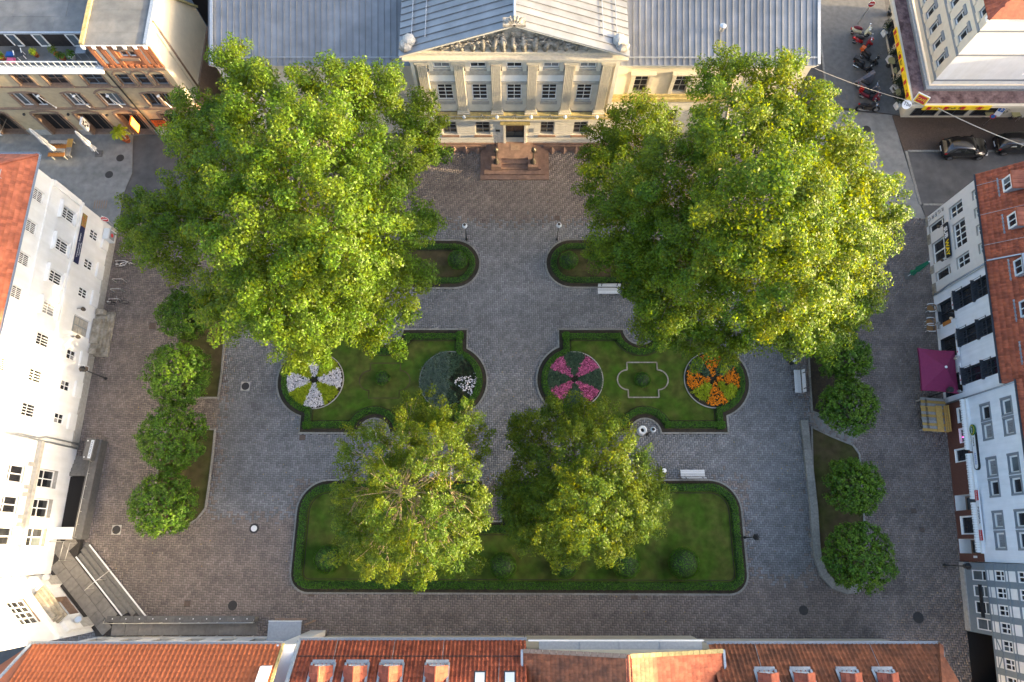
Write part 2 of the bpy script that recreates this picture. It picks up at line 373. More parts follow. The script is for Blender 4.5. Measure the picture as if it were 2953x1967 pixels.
# asphalt and concrete areas that interrupt the blocks
ST_W = pxs([(384, 392), (380, 500), (352, 560), (330, 665)]) + [(-33.2, 25.3), (-60, 25.3), (-60, 34.6), (-31, 34.6)]
ST_W = [(-60, 25.2), (-33.3, 25.2), *reversed(pxs([(384, 392), (381, 500), (356, 560), (338, 668)])), (-31.0, 34.5), (-60, 34.5)]
PATCH_E = [(34.75, 26.25), (27.5, 26.2), (24.0, 30), (23.6, 37.4), (33.55, 36.3), (33.9, 32.6), (34.5, 27.5)]
def sheet(name, poly, z, m, label):
    o = MB().prism(poly, z-.03, z).build(name, m); return tag(o, label, kind='structure')
street_w = sheet('street', ST_W, .018, MT['asphalt_light'], 'pale worn asphalt street leading away between the brick building and the white town house')
patch_e = sheet('road', PATCH_E, .018, MT['asphalt_light'], 'pale concrete-paved patch of road at the corner beside the parked motorcycles')
RD_E = pxs([(2655, 405), (2662, 470), (2672, 566), (2700, 566)]) + [(70, 27.2), (70, 32.6)]
RD_E = [(34.2, 32.6), (34.55, 27.6), (80, 27.6), (80, 32.6)]
rd_e = sheet('road.001', RD_E, -.012, MT['asphalt'], 'dark asphalt street with the two parked black cars')
RD_N = [(23.6, 60), (23.6, 37.6), (27.9, 37.6), (28.5, 60)]
rd_n = sheet('road.002', RD_N, .006, MT['asphalt'], 'dark asphalt lane between the theatre and the cafe corner building')
SW_N = [(28.1, 60), (28.1, 36.0), (34.5, 36.0), (34.5, 60)]
SW_N = [(28.7, 60), (28.05, 37.2), (34.6, 36.2), (34.9, 60)]
sw_n = sheet('sidewalk', SW_N, .05, MT['sidewalk'], 'grey sett pavement with the row of parked motorcycles')
SW_E = [(33.5, 36.2), (33.95, 32.75), (80, 32.75), (80, 36.2)]
sw_e = sheet('sidewalk.001', SW_E, .05, MT['rust_patch'], 'brownish pavement in front of the yellow-fronted cafe')
SW_S = [(34.6, 27.45), (34.8, 25.9), (80, 25.9), (80, 27.45)]
sw_s = sheet('sidewalk.002', SW_S, .05, MT['asphalt'], 'narrow dark pavement along the side of the grey-white shop building')
kerb_poly = [(33.62, 36.1), (34.05, 32.55), (34.4, 27.5), (34.7, 26.4)]
p_e = sheet('path', pxs([(2334, 1192), (2337, 1226), (2400, 1256), (2458, 1280), (2480, 1262), (2468, 1238), (2400, 1214), (2350, 1192)]), .012, MT['asphalt_light'], 'pale diagonal footpath crossing the planted strip under the lindens')

def in_paving(X, Y):
    m = inside(SQ, X, Y)
    for b in [inset(dens(q, .5), .1) for q in BEDS] + [ST_W, PATCH_E]: m &= ~inside(b, X, Y)
    return m & (Y < 36)
PL, PW, GAP = .315, .1575, .020
j = np.arange(-60, 240); k = np.arange(-140, 160)
J, K = np.meshgrid(j, k)
HX = (4*K + J) * PW; HY = J * PW
H = np.stack([HX.ravel() + PW, HY.ravel() + PW/2], 1); Vv = np.stack([HX.ravel() + 3.5*PW, HY.ravel() + PW], 1)
C = np.concatenate([H, Vv]); isH = np.concatenate([np.ones(len(H), bool), np.zeros(len(Vv), bool)])
ok = in_paving(C[:, 0], C[:, 1]); C = C[ok]; isH = isH[ok]
# own colour of the blocks: grey blocks in the middle, red-brown blocks in the outer lanes
GREY = pxs([(640, 880), (648, 1100), (632, 1300), (608, 1488), (830, 1488), (850, 1390), (2150, 1390), (2150, 1660), (2345, 1660), (2335, 1300), (2310, 800), (2250, 660), (1720, 640), (1000, 640), (700, 760)])
grey = inside(GREY, C[:, 0] + RNG.normal(0, .35, len(C)), C[:, 1] + RNG.normal(0, .35, len(C)))
tints = np.where(grey[:, None], np.array([[.192, .190, .190]]), np.array([[.198, .164, .144]]))
tints = tints * (1 + .05 * RNG.normal(size=(len(C), 1)))
def vnoise(X, Y, s, seed):
    g = np.random.default_rng(seed).random((64, 64)); x, y = X/s + 31.3, Y/s + 31.7; i, j_ = np.floor(x).astype(int), np.floor(y).astype(int); fx, fy = x-i, y-j_; fx, fy = fx*fx*(3-2*fx), fy*fy*(3-2*fy)
    q = lambda a, b: g[a % 64, b % 64]
    return (q(i, j_)*(1-fx)+q(i+1, j_)*fx)*(1-fy) + (q(i, j_+1)*(1-fx)+q(i+1, j_+1)*fx)*fy
# dirt, worn lines and relaid patches in the blocks
dirt = .5*vnoise(C[:, 0], C[:, 1], 5.0, 1) + .3*vnoise(C[:, 0], C[:, 1], 1.7, 2) + .2*vnoise(C[:, 0], C[:, 1], .6, 3)
tints *= (1 + .42*(dirt[:, None]-.5)); worn = vnoise(C[:, 0]*.35, C[:, 1], 1.3, 4); tints *= (1 + .12*(worn[:, None]-.5))
for (x0, x1, y0, y1, k) in ((-24, -21.2, 26, 27.4, .8), (21.5, 23.5, 1.0, 3.2, .82), (-.6, 1.4, 25.2, 26.3, .85), (26.5, 28.3, -3.5, -2.3, .78), (-21, -19.5, -4.5, -3.4, 1.15), (27, 30, 14, 15.2, 1.12)):
    q = (C[:, 0] > x0) & (C[:, 0] < x1) & (C[:, 1] > y0) & (C[:, 1] < y1); tints[q] *= k
# the 300 largest in view lie in the lane below the big lawn
near = np.where((C[:, 1] > -4.6) & (C[:, 1] < -3.75) & (np.abs(C[:, 0] - 2) < 8.5))[0][:300]
restm = np.ones(len(C), bool); restm[near] = False
def paver_geo(c, h):
    n = len(c); hx = np.where(h, PL, PW)/2 - GAP/2; hy = np.where(h, PW, PL)/2 - GAP/2
    zt = .012 + RNG.uniform(-.002, .002, n); V = np.empty((n, 8, 3))
    for i, (sx, sy, b) in enumerate([(-1,-1,0),(1,-1,0),(1,1,0),(-1,1,0),(-1,-1,1),(1,-1,1),(1,1,1),(-1,1,1)]):
        V[:, i, 0] = c[:, 0] + sx*hx; V[:, i, 1] = c[:, 1] + sy*hy; V[:, i, 2] = zt if b == 0 else -.006
    f = np.array([(0,1,2,3),(4,5,1,0),(5,6,2,1),(6,7,3,2),(7,4,0,3)])
    return V.reshape(-1, 3), (f[None] + 8*np.arange(n)[:, None, None]).reshape(-1, 4)
V, F = paver_geo(C[restm], isH[restm]); me = npmesh('paver_field', V, F, MT['paver']); col_attr(me, np.repeat(tints[restm], 8, 0))
tag(link('paver_field', me, pav), kind='stuff')
pm = {}
for h in (True, False):
    V, F = paver_geo(np.zeros((1, 2)), np.array([h])); me = npmesh('paver', V, F, MT['paver']); col_attr(me, np.array([.198, .164, .144])); pm[h] = me
for i in near: link('paver', pm[bool(isH[i])], pav, (C[i, 0], C[i, 1], RNG.uniform(-.002, .002)))

def kerb(outline, parent, w=.13, z0=-.02, z1=.11, seg=1.0, m='kerb', closed=True, name='kerb_stone', gap=.012):
    """a row of separate stones along an outline (outer face on the outline)"""
    p = dens(outline, .28, closed)
    n = len(p); inn = inset(p, w) if closed else None
    if not closed:
        inn = []
        for i in range(n):
            a = Vector(p[min(i+1, n-1)]) - Vector(p[max(i-1, 0)]); a.normalize(); inn.append((p[i][0] - a.y*w, p[i][1] + a.x*w))
    k = max(2, int(round(seg/.28))); i = 0; last = n if closed else n-1
    while i < last:
        e = min(i+k, last); ids = [q % n for q in range(i, e+1)]
        o = [Vector(p[q]) for q in ids]; q_ = [Vector(inn[q]) for q in ids]
        if len(o) > 1:
            d = (o[1]-o[0]); 
            if d.length > gap*2: o[0] = o[0] + d.normalized()*gap; q_[0] = q_[0] + d.normalized()*gap
        poly = [tuple(x) for x in o] + [tuple(x) for x in reversed(q_)]
        MB().prism(poly, z0, z1 + random.uniform(-.006, .006)).build(name, MT[m], parent)
        i = e
def lawn(name, outline, label, m='lawn', z=.07, kz=.11, k_in=.12):
    o = MB().prism(inset(dens(outline, .5), k_in), -.03, z).build(name, MT[m]); tag(o, label, kind='structure')
    kerb(outline, o, z1=kz); return o
lawnL = lawn('lawn', BED_L, 'lawn bed with the white-and-yellow flower disc and the silver-leaved disc')
lawnR = lawn('lawn.001', BED_R, 'lawn bed with the pink flower disc and the orange flower disc')
ovalL = lawn('lawn.002', OVAL_L, 'rounded lawn bed with one shrub, mostly under the plane tree nearer the white town house', 'lawn_dry')
ovalR = lawn('lawn.003', OVAL_R, 'rounded lawn bed with one shrub, mostly under the plane tree nearer the shops', 'lawn_dry')
lawnS = lawn('lawn.004', LAWN_S, 'big lawn with the row of clipped balls along the tiled roofs')
bedW1 = lawn('planting_bed', BED_W1, 'brown planted strip under the lindens nearer the entrance steps of the white house', 'lawn_dry', .05)
bedW2 = lawn('planting_bed.001', BED_W2, 'brown planted strip under the lindens nearer the dark terrace wall', 'lawn_dry', .05)
bedE1 = lawn('planting_bed.002', BED_E1, 'dark planted strip under the lindens beside the bench and maroon parasol', 'soil', .05)
bedE2 = lawn('planting_bed.003', BED_E2, 'grassy planted strip behind the wide stone border, two lindens', 'lawn_dry', .05)
rk = [(34.05, 27.5), (34.05, 27.5)]
kerb([(34.62, 27.5), (34.25, 32.68)], patch_e, w=.22, z1=.05, seg=1.2, closed=False); kerb([(80, 32.62), (34.25, 32.62)][::-1], sw_e, w=.2, z1=.07, seg=1.2, closed=False, name='kerb_stone') if False else None
for i in range(18): MB().box(34.3+i*1.2, 35.48+i*1.2, 32.58, 32.76, -.02, .075).build('kerb_stone', MT['kerb'], sw_e)
for i in range(18): MB().box(34.75+i*1.2, 35.93+i*1.2, 27.42, 27.6, -.02, .075).build('kerb_stone', MT['kerb'], sw_s)
for i in range(18): MB().box(27.93+.03*i, 28.11+.03*i, 37.3+i*1.0, 38.28+i*1.0, -.02, .07).build('kerb_stone', MT['kerb'], sw_n)
for i in range(18): MB().box(23.42, 23.6, 37.6+i*1.0, 38.58+i*1.0, -.02, .05).build('kerb_stone', MT['kerb'], rd_n)
# soil strip between kerb and hedge, and thin inner edging of the formal lawns
for lw, ol in ((lawnL, BED_L), (lawnR, BED_R), (lawnS, LAWN_S), (ovalL, OVAL_L), (ovalR, OVAL_R)):
    a = inset(dens(ol, .4), .14); b = inset(dens(ol, .4), .42); q = MB(); n = len(a)
    for i in range(n):
        jn = (i+1) % n; q.quad((*a[i], .076), (*a[jn], .076), (*b[jn], .076), (*b[i], .076))
    q.build('soil_strip', MT['soil'], lw)
    a = inset(dens(ol, .4), 1.0); b = inset(dens(ol, .4), 1.05); q = MB()
    for i in range(n):
        jn = (i+1) % n; q.hexa([(*a[i], .06), (*a[jn], .06), (*b[jn], .06), (*b[i], .06)], [(*a[i], .095), (*a[jn], .095), (*b[jn], .095), (*b[i], .095)])
    q.build('lawn_edging', MT['soil'], lw)
# wide stone border along the linden strip near the shops
bw = empty('stone_border', at(2340, 1400), 0, 'long low wide border of grey stone blocks beside the linden strip', 'border')
wl = [tuple(at(*q)[:2]) for q in [(2305, 1213), (2318, 1330), (2333, 1467), (2338, 1560), (2343, 1606), (2362, 1660), (2396, 1698), (2440, 1713), (2478, 1706)]]
kerb([(x-bw.location.x, y-bw.location.y) for x, y in reversed(wl)][::-1], bw, w=.55, z1=.30, seg=1.1, closed=False, name='stone_block')
# ------------------------------------------------------------------ trees
def bez(a, b, c, n):
    a, b, c = Vector(a), Vector(b), Vector(c)
    return [a*(1-t)**2 + b*2*t*(1-t) + c*t*t for t in [i/n for i in range(n+1)]]
def crown_tree(name, label, base, lobes, mats, barkm, trunk_r, fork, cl_den, cl_r, per, lsize, fill=.12, spur=.5, twigs=.25, group=None, tuft=1.0, asp=.6, flat=.9, lod=1.0, stretch=1.5):
    """lobes: (photo x, photo y, height, radius in photo px)"""
    root = empty(name, (base[0], base[1], 0), 0, label, 'tree', group)
    L = []
    for px, py, z, rp in lobes:
        c = at(px*1.2545, py*1.2545, z); L.append((np.array(c), rp*1.2545 / (FPX/(CAM_H-z))))
    cen = np.array([l[0] for l in L]); rad = np.array([l[1] for l in L])
    CP = []; CN = []
    for i, (c, r) in enumerate(L):
        n = int(4*math.pi*r*r*cl_den); d = sphere_pts(n); d[:, 2] *= np.where(d[:, 2] < 0, .7, flat)
        P = c + d * r * RNG.uniform(.76, 1.07, (n, 1))
        keep = np.ones(n, bool)
        for k in range(len(L)):
            if k != i: keep &= np.linalg.norm((P - cen[k]) / np.array([1, 1, .9]), axis=1) > rad[k]*.80
        keep &= d[:, 2] > -.55
        P = P[keep]; dd = unit(d[keep]); sp = RNG.random(len(P)) < .12
        P[sp] += dd[sp] * spur * RNG.uniform(.3, 1, (sp.sum(), 1))
        CP.append(P); CN.append(dd)
    CP = np.concatenate(CP); CN = np.concatenate(CN)
    parts = []; n = len(CP); rr = cl_r * RNG.uniform(.6, 1.35, n)
    cnt = (per * (rr/cl_r)**2).astype(int)
    idx = np.repeat(np.arange(n), cnt); m = len(idx)
    d = sphere_pts(m); u = RNG.random((m, 1)) ** (1/3 if tuft >= 1 else .5)
    off = d * u * rr[idx][:, None]; off[:, 2] *= .8
    off += CN[idx] * (off * CN[idx]).sum(1, keepdims=True) * (stretch - 1)
    P = CP[idx] + off; Nn = unit(d*.55 + CN[idx]*.7 + np.array([0, 0, .55]))
    parts.append((*leaves(P, Nn, lsize, asp, .55), 0))
    for c, r in L:                                         # leaves deeper in the crown
        k = int(fill * per * cl_den * 4*math.pi*r*r); dd = sphere_pts(k) * (r * RNG.uniform(.25, .85, (k, 1)))
        parts.append((*leaves(c + dd, unit(dd + [0, 0, .5]), lsize*1.3, asp, .8), 0))
    V, F, Mi = stack(parts); V = V - np.array([base[0], base[1], 0])
    link('crown', npmesh('crown', V, F, mats), root)
    b = Vector((0, 0, 0)); tk = MB(); fk = Vector((fork[0]-base[0], fork[1]-base[1], fork[2]))
    tk.tube([b+Vector((0, 0, -.05)), b.lerp(fk, .12), b.lerp(fk, .5), fk], [trunk_r*1.35, trunk_r, trunk_r*.85, trunk_r*.75], 12)
    o = np.array([base[0], base[1], 0])
    for c, r in L:
        e = Vector(c - o); s = fk.lerp(Vector((0, 0, fk.z)), .2); mid = (s+e)/2 + Vector((random.uniform(-.6, .6), random.uniform(-.6, .6), .9))
        tk.tube(bez(s, mid, e, 6), [trunk_r*.42*(1-.75*i/6) for i in range(7)], 6)
        ids = np.where(np.linalg.norm(CP - c, axis=1) < r*1.3)[0]
        for q in ids[RNG.random(len(ids)) < twigs]:
            t = Vector(CP[q] - o); k = random.uniform(.35, .95); a = s*(1-k)**2 + mid*2*k*(1-k) + e*k*k; md = (a+t)/2 + Vector((random.uniform(-.5, .5), random.uniform(-.5, .5), random.uniform(-.2, .5)))
            tk.tube(bez(a, md, t, 3), [.030*lod, .022*lod, .016*lod, .007*lod], 4, cap=False)
    tk.build('trunk', barkm, root, smooth=True)
    return root
T1 = [(540,150,14,62),(600,225,16,95),(770,230,16,105),(860,210,14,75),(520,370,15,125),(700,370,19,165),(860,380,16,110),(600,520,19,150),(770,520,19,165),
      (880,520,14,95),(400,540,9,105),(340,500,8,70),(650,660,16,130),(780,650,14,120),(910,660,9,85),(720,745,11,95),(560,680,12,105),(690,790,8,62),(880,745,8,70),(965,285,9,72),(985,335,8,55),(460,270,12,80),(960,510,10,52),(440,470,10,90)]
crown_tree('plane_tree', 'huge sunlit plane tree nearer the brick building and white town house', at(800, 790)[:2], T1, [MT['leaf_plane']], MT['bark'], .55, (-13.5, 21.2, 6.5),
           .74, .50, 215, .165, group='big plane trees', twigs=.12, spur=.6, fill=.12)
T2 = [(1640,190,15,62),(1690,150,14,42),(1790,195,15,80),(1860,235,15,62),(1700,320,18,140),(1870,350,17,120),(1960,400,15,85),(2000,480,13,85),(1760,480,20,165),(1900,510,17,130),
      (1960,590,13,82),(1800,640,17,140),(1640,580,15,135),(1470,300,8,92),(1400,330,7,68),(1410,420,9,85),(1450,530,11,100),(1540,420,14,115),(1560,660,11,105),(1530,740,8,75),(1640,790,8,70),
      (1880,740,10,80),(1940,690,9,72),(1750,765,9,72),(1400,590,9,52),(1870,640,14,105),(1560,560,13,95),(1990,560,12,50),(1480,620,9,70)]
crown_tree('plane_tree.001', 'huge plane tree nearer the shops and motorcycles, glowing on the street side', at(2130, 800)[:2], T2, [MT['leaf_plane']], MT['bark'], .55, (13.8, 21.5, 6.5),
           .74, .50, 215, .165, group='big plane trees', twigs=.12, spur=.6, fill=.12)
T3 = [(850,1050,9.5,70),(910,1010,10,55),(1000,1050,11,72),(820,1150,9.5,62),(920,1140,12.2,95),(1040,1130,11.5,80),(820,1240,8.5,52),(880,1270,10,62),(990,1230,12,85),(960,1300,9,45),
      (1060,1210,10.5,60),(1050,970,8.0,52),(950,945,6.5,45),(1095,1020,6,42),(1060,1285,4.5,40)]
crown_tree('locust_tree', 'airy yellow-green tree with bare twigs showing, on the big lawn nearer the terrace', at(1180, 1430)[:2], T3, [MT['leaf_fine']], MT['twig'], .26, (-7.2, 4.6, 3.2),
           1.25, .33, 105, .165, fill=.05, spur=.5, twigs=.45, group='fine-leaved trees on the big lawn', asp=.42, lod=1.1)
T4 = [(1225,995,5.5,58),(1290,955,5.5,50),(1370,965,6,58),(1320,1050,8,80),(1410,1060,9,80),(1240,1090,7,72),(1350,1160,9.5,100),(1440,1150,8.7,80),(1270,1190,7.5,75),(1490,1120,6.5,52),(1480,1190,6.5,52),
      (1180,1110,6.5,42),(1190,1180,6.5,42),(1390,1230,8,62),(1300,1250,6.5,48),(1210,1230,6,38)]
crown_tree('locust_tree.001', 'dense tufted green tree with yellow lit top, on the big lawn nearer the benches', at(1640, 1440)[:2], T4, [MT['leaf_fine']], MT['bark_dark'], .26, (4.6, 4.4, 3.2),
           1.25, .36, 118, .165, fill=.2, spur=.4, twigs=.2, group='fine-leaved trees on the big lawn', asp=.42, lod=1.0)

def linden(label, px, py, rp, z=3.2, seed=0):
    c = at(px, py, z); r = .87 * rp / (FPX/(CAM_H-z)) * random.uniform(.96, 1.04)
    root = empty('linden_tree', (c.x, c.y, 0), random.uniform(0, 6), label, 'tree', 'clipped lindens in rows')
    n = int(4*math.pi*r*r*5.5); d = sphere_pts(n); d = d[d[:, 2] > -.5]; n = len(d)
    lump = 1 + .05*np.sin(d[:, 0]*7 + seed) * np.cos(d[:, 1]*6 - seed) + .04*RNG.normal(size=n)
    P = d * np.array([r, r, r*.85]) * lump[:, None] + np.array([0, 0, z])
    per = 38; idx = np.repeat(np.arange(n), per); dd = sphere_pts(len(idx))
    PP = P[idx] + dd * .26 * RNG.random((len(idx), 1))
    parts = [(*leaves(PP, unit(d[idx]*.8 + dd*.3 + [0, 0, .5]), .12, .75, .5), 0)]
    k = 1800; dd = sphere_pts(k); parts.append((*leaves(dd*r*.86*RNG.uniform(.7, 1, (k, 1)) + [0, 0, z], dd, .25, .7, .8), 0))
    V, F, M_ = stack(parts); link('crown', npmesh('crown', V, F, [MT['leaf_lime']]), root)
    t = MB(); t.tube([(0, 0, -.05), (0, 0, 1.0), (.05, 0, z)], [.16, .12, .09], 8)
    for q in range(7):
        a = q*.9; t.tube([(0, 0, 1.6), (math.cos(a)*r*.4, math.sin(a)*r*.4, z-.2), (math.cos(a)*r*.8, math.sin(a)*r*.8, z+.2)], [.06, .045, .02], 5)
    t.build('trunk', MT['bark_dark'], root, smooth=True)
for i, (px, py, rp, lb) in enumerate([
    (535, 905, 92, 'round linden beside the stone entrance steps, partly under the plane tree'),
    (512, 1080, 104, 'round linden second from the plane tree, in the row by the white house'),
    (497, 1262, 104, 'third round linden of the white-house row, beside the dark name board'),
    (470, 1456, 98, 'round linden at the terrace end of the row by the white house'),
    (2425, 885, 92, 'dark linden almost hidden under the plane tree on the shop side'),
    (2434, 1030, 88, 'dark linden opposite the maroon parasol and bench'),
    (2447, 1172, 94, 'round linden beside the pale diagonal path on the shop side'),
    (2462, 1402, 90, 'round linden in the grassy strip behind the wide stone border'),
    (2477, 1606, 98, 'round linden with brightest leaves, at the curved end of the stone border')]):
    linden(lb, px, py, rp, seed=i)

# ------------------------------------------------------------------ shrubs, hedges
def ball(label, px, py, rp, hz=.9, leaf=.09, spiky=False, group=None):
    z = hz*.6; c = at(px, py, z); r = rp/(FPX/(CAM_H-z))
    root = empty('clipped_shrub' if not spiky else 'round_shrub', (c.x, c.y, .06), 0, label, 'shrub', group)
    n = int(2600*r*r*(1.2 if not spiky else .8)); d = sphere_pts(n); d = d[d[:, 2] > -.35]
    P = d * np.array([r, r, hz*.55]) * RNG.uniform(.93, 1.03, (len(d), 1)) + np.array([0, 0, hz*.5])
    Nn = d if not spiky else unit(d + 1.5*RNG.normal(size=d.shape))
    V, F = leaves(P, Nn, leaf*(1 if not spiky else 1.9), .6 if not spiky else .28, .35)
    link('foliage', npmesh('foliage', V, F, [MT['leaf_box']]), root)
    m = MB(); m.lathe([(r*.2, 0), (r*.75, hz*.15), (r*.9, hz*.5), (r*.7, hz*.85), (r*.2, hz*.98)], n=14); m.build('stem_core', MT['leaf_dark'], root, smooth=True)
ball('clipped green ball on the big lawn, the one nearest the terrace', 944, 1612, 39, 1.3, group='clipped balls in a row')
ball('clipped green ball half hidden between the two fine-leaved trees', 1451, 1632, 37, 1.2, group='clipped balls in a row')
ball('clipped green ball mostly hidden under the denser fine-leaved tree', 1630, 1632, 35, 1.2, group='clipped balls in a row')
ball('clipped green ball just clear of the denser fine-leaved tree', 1806, 1627, 39, 1.3, group='clipped balls in a row')
ball('largest clipped green ball on the big lawn, nearest the shops', 1973, 1625, 43, 1.4, group='clipped balls in a row')
ball('spiky green shrub in the rounded bed nearer the white house', 1320, 748, 31, 1.5, spiky=True)
ball('spiky green shrub in the rounded bed nearer the shops', 1640, 750, 29, 1.3, spiky=True)
ball('small green shrub inside the faint stone outline beside the white flower disc', 1103, 1090, 22, .7, spiky=True)
ball('dark small shrub inside the pale stone outline beside the pink flower disc', 1852, 1095, 24, .6, spiky=True)

def hedge(label, outline, off=.45, wd=.5, ht=.34, closed=True, den=330, leaf=.085):
    p = dens(outline, .35, closed); a = inset(p, off); b = inset(p, off+wd); n = len(p); mb = MB(); PP = []; NN = []
    for i in range(n if closed else n-1):
        jn = (i+1) % n; A, B, Cc, D = [np.array([*q, 0]) for q in (a[i], a[jn], b[jn], b[i])]
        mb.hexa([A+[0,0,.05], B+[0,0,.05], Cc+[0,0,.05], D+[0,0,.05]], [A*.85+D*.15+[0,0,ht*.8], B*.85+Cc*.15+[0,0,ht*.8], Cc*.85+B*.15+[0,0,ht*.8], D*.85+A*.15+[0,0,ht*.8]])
        ln = float(np.linalg.norm((B+Cc-A-D)/2)); k = int(den*ln)
        if k < 1: continue
        u = RNG.random((k, 1)); v = RNG.random((k, 1)); P = (A*(1-u)+B*u)*(1-v) + (D*(1-u)+Cc*u)*v
        edge = np.abs(v-.5)*2; P[:, 2] = (.06 + ht*(1-.25*edge[:, 0]**3) * np.where(edge[:, 0] > .85, RNG.random(k), 1)) + RNG.normal(0, .025, k)
        PP.append(P); NN.append(np.tile([0, 0, 1.], (k, 1)))
    V, F = leaves(np.concatenate(PP), np.concatenate(NN), leaf, .65, .7)
    root = empty('box_hedge', (0, 0, 0), 0, label, 'hedge', 'low clipped box hedges')
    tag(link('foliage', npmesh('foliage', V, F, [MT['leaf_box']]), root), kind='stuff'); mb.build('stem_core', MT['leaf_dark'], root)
hedge('low clipped hedge around the lawn with the white and silver flower discs', BED_L)
hedge('low clipped hedge around the lawn with the pink and orange flower discs', BED_R)
hedge('low clipped hedge around the big lawn with the clipped balls', LAWN_S, off=.35, wd=.55)
hedge('low dark hedge around the rounded bed nearer the white house', OVAL_L, ht=.25, den=220)
hedge('low dark hedge around the rounded bed nearer the shops', OVAL_R, ht=.25, den=220)

# ------------------------------------------------------------------ flower discs
def disc(px, py, label, r=2.2):
    c = at(px, py); o = empty('flower_bed', (c.x, c.y, .07), 0, label, 'flower bed')
    MB().prism(arc(0, 0, r, 0, 360, 40)[:-1], -.02, .05).build('soil', MT['soil'], o)
    rg = MB(); a = arc(0, 0, r+.07, 0, 360, 48)[:-1]; b = arc(0, 0, r, 0, 360, 48)[:-1]
    for i in range(48):
        k = (i+1) % 48; rg.hexa([(*a[i], 0), (*a[k], 0), (*b[k], 0), (*b[i], 0)], [(*a[i], .07), (*a[k], .07), (*b[k], .07), (*b[i], .07)])
    rg.build('edging', MT['wood_grey'], o); return o
def sector(n, r0, r1, a0, a1):
    a = R(1)*RNG.uniform(a0, a1, n); r = np.sqrt(RNG.uniform(r0*r0, r1*r1, n)); return np.stack([r*np.cos(a), r*np.sin(a)], 1)
def patch(o, name, m, pts, h, size, asp, per, spread, tilt=.5, core=None):
    n = len(pts); idx = np.repeat(np.arange(n), per); k = len(idx)
    P = np.zeros((k, 3)); P[:, :2] = pts[idx] + RNG.normal(0, spread, (k, 2)); P[:, 2] = h*RNG.uniform(.6, 1.1, n)[idx] + RNG.normal(0, .03, k)
    V, F = leaves(P, np.tile([0, 0, 1.], (k, 1)), size, asp, tilt)
    return tag(link(name, npmesh(name, V, F, [MT[m]]), o), kind='stuff')
d1 = disc(909, 1098, 'round flower bed of white and yellow-green wedges')
for q in range(4):
    patch(d1, 'white_flowers', 'petal_white', sector(300, .3, 2.1, 70+90*q+2, 112+90*q+6), .26, .11, .8, 4, .05, .45)
    patch(d1, 'green_foliage', 'leaf_dark', sector(250, .2, 2.05, 70+90*q, 116+90*q), .18, .13, .5, 3, .06, .7)
    patch(d1, 'yellow_foliage', 'leaf_acid', sector(330, .4, 2.12, 118+90*q, 160+90*q), .24, .20, .32, 6, .06, .8)
d2 = disc(1297, 1098, 'round bed of grey-green foliage with a patch of white flowers', 2.3)
patch(d2, 'silver_foliage', 'leaf_silver', sector(800, .1, 2.25, 95, 262), .35, .22, .2, 6, .08, .9)
patch(d2, 'dark_foliage', 'leaf_sage', sector(620, .1, 2.2, 60, 290), .26, .22, .3, 5, .1, .9)
patch(d2, 'green_foliage', 'leaf_dark', sector(420, .3, 2.2, -85, 75), .16, .16, .5, 5, .08, .8)
patch(d2, 'white_flowers', 'petal_white', sector(85, .5, 2.1, -38, 14), .30, .12, .9, 2, .04, .4)
d3 = disc(1656, 1095, 'round flower bed of pink wedges and sage-green wedges')
for a in (45, 135, 225, 315):
    w = 20
    patch(d3, 'pink_flowers', 'petal_pink', sector(260, .3, 2.05, a-w, a+w), .24, .11, .8, 5, .05, .5)
    patch(d3, 'red_foliage', 'seat_red', sector(160, .3, 2.05, a-w, a+w), .18, .12, .6, 3, .05, .7)
    patch(d3, 'green_foliage', 'leaf_sage', sector(400, .3, 2.12, a+w, a+90-w), .24, .16, .35, 6, .06, .9)
d4 = disc(2055, 1096, 'round flower bed of orange flowers and pale yellow-green wedges')
for a in (5, 92, 182, 275):
    patch(d4, 'orange_flowers', 'petal_orange', sector(210, .2, 2.05, a-24, a+24), .26, .10, .85, 3, .04, .45)
    patch(d4, 'dark_foliage', 'leaf_dark', sector(260, .2, 2.05, a-26, a+26), .16, .14, .5, 4, .06, .7)
for a in (48, 137, 228, 320):
    patch(d4, 'yellow_foliage', 'leaf_acid' if a > 180 else 'leaf_sage', sector(110, .5, 2.0, a-20, a+20), .28, .24, .3, 6, .07, .8)
# stone outline figures in the lawns
def quatre(px, py, label, z, m):
    c = at(px, py); o = empty('lawn_outline', (c.x, c.y, .07), 0, label, 'edging')
    a, b, r = 1.18, 1.40, .95
    pts = [(-a, b), (-a, b-.62)] + arc(-a, 0, r-.15, 90, 270, 10)[0:] + [(-a, -b+.62), (-a, -b), (a, -b), (a, -b+.62)] + arc(a, 0, r-.15, -90, 90, 10) + [(a, b-.62), (a, b)]
    n = len(pts)
    for i in range(n):
        p0, p1 = Vector(pts[i]), Vector(pts[(i+1) % n])
        if (p1-p0).length < .02: continue
        MB().bar((*p0, z/2), (*p1, z/2), .09, z).build('edging_stone', MT[m], o)
quatre(1110, 1098, 'faint overgrown quatrefoil of edging stones beside the white flower disc', .02, 'lawn_dry')
quatre(1853, 1096, 'pale quatrefoil of edging stones between the pink and orange flower discs', .06, 'old_stone')
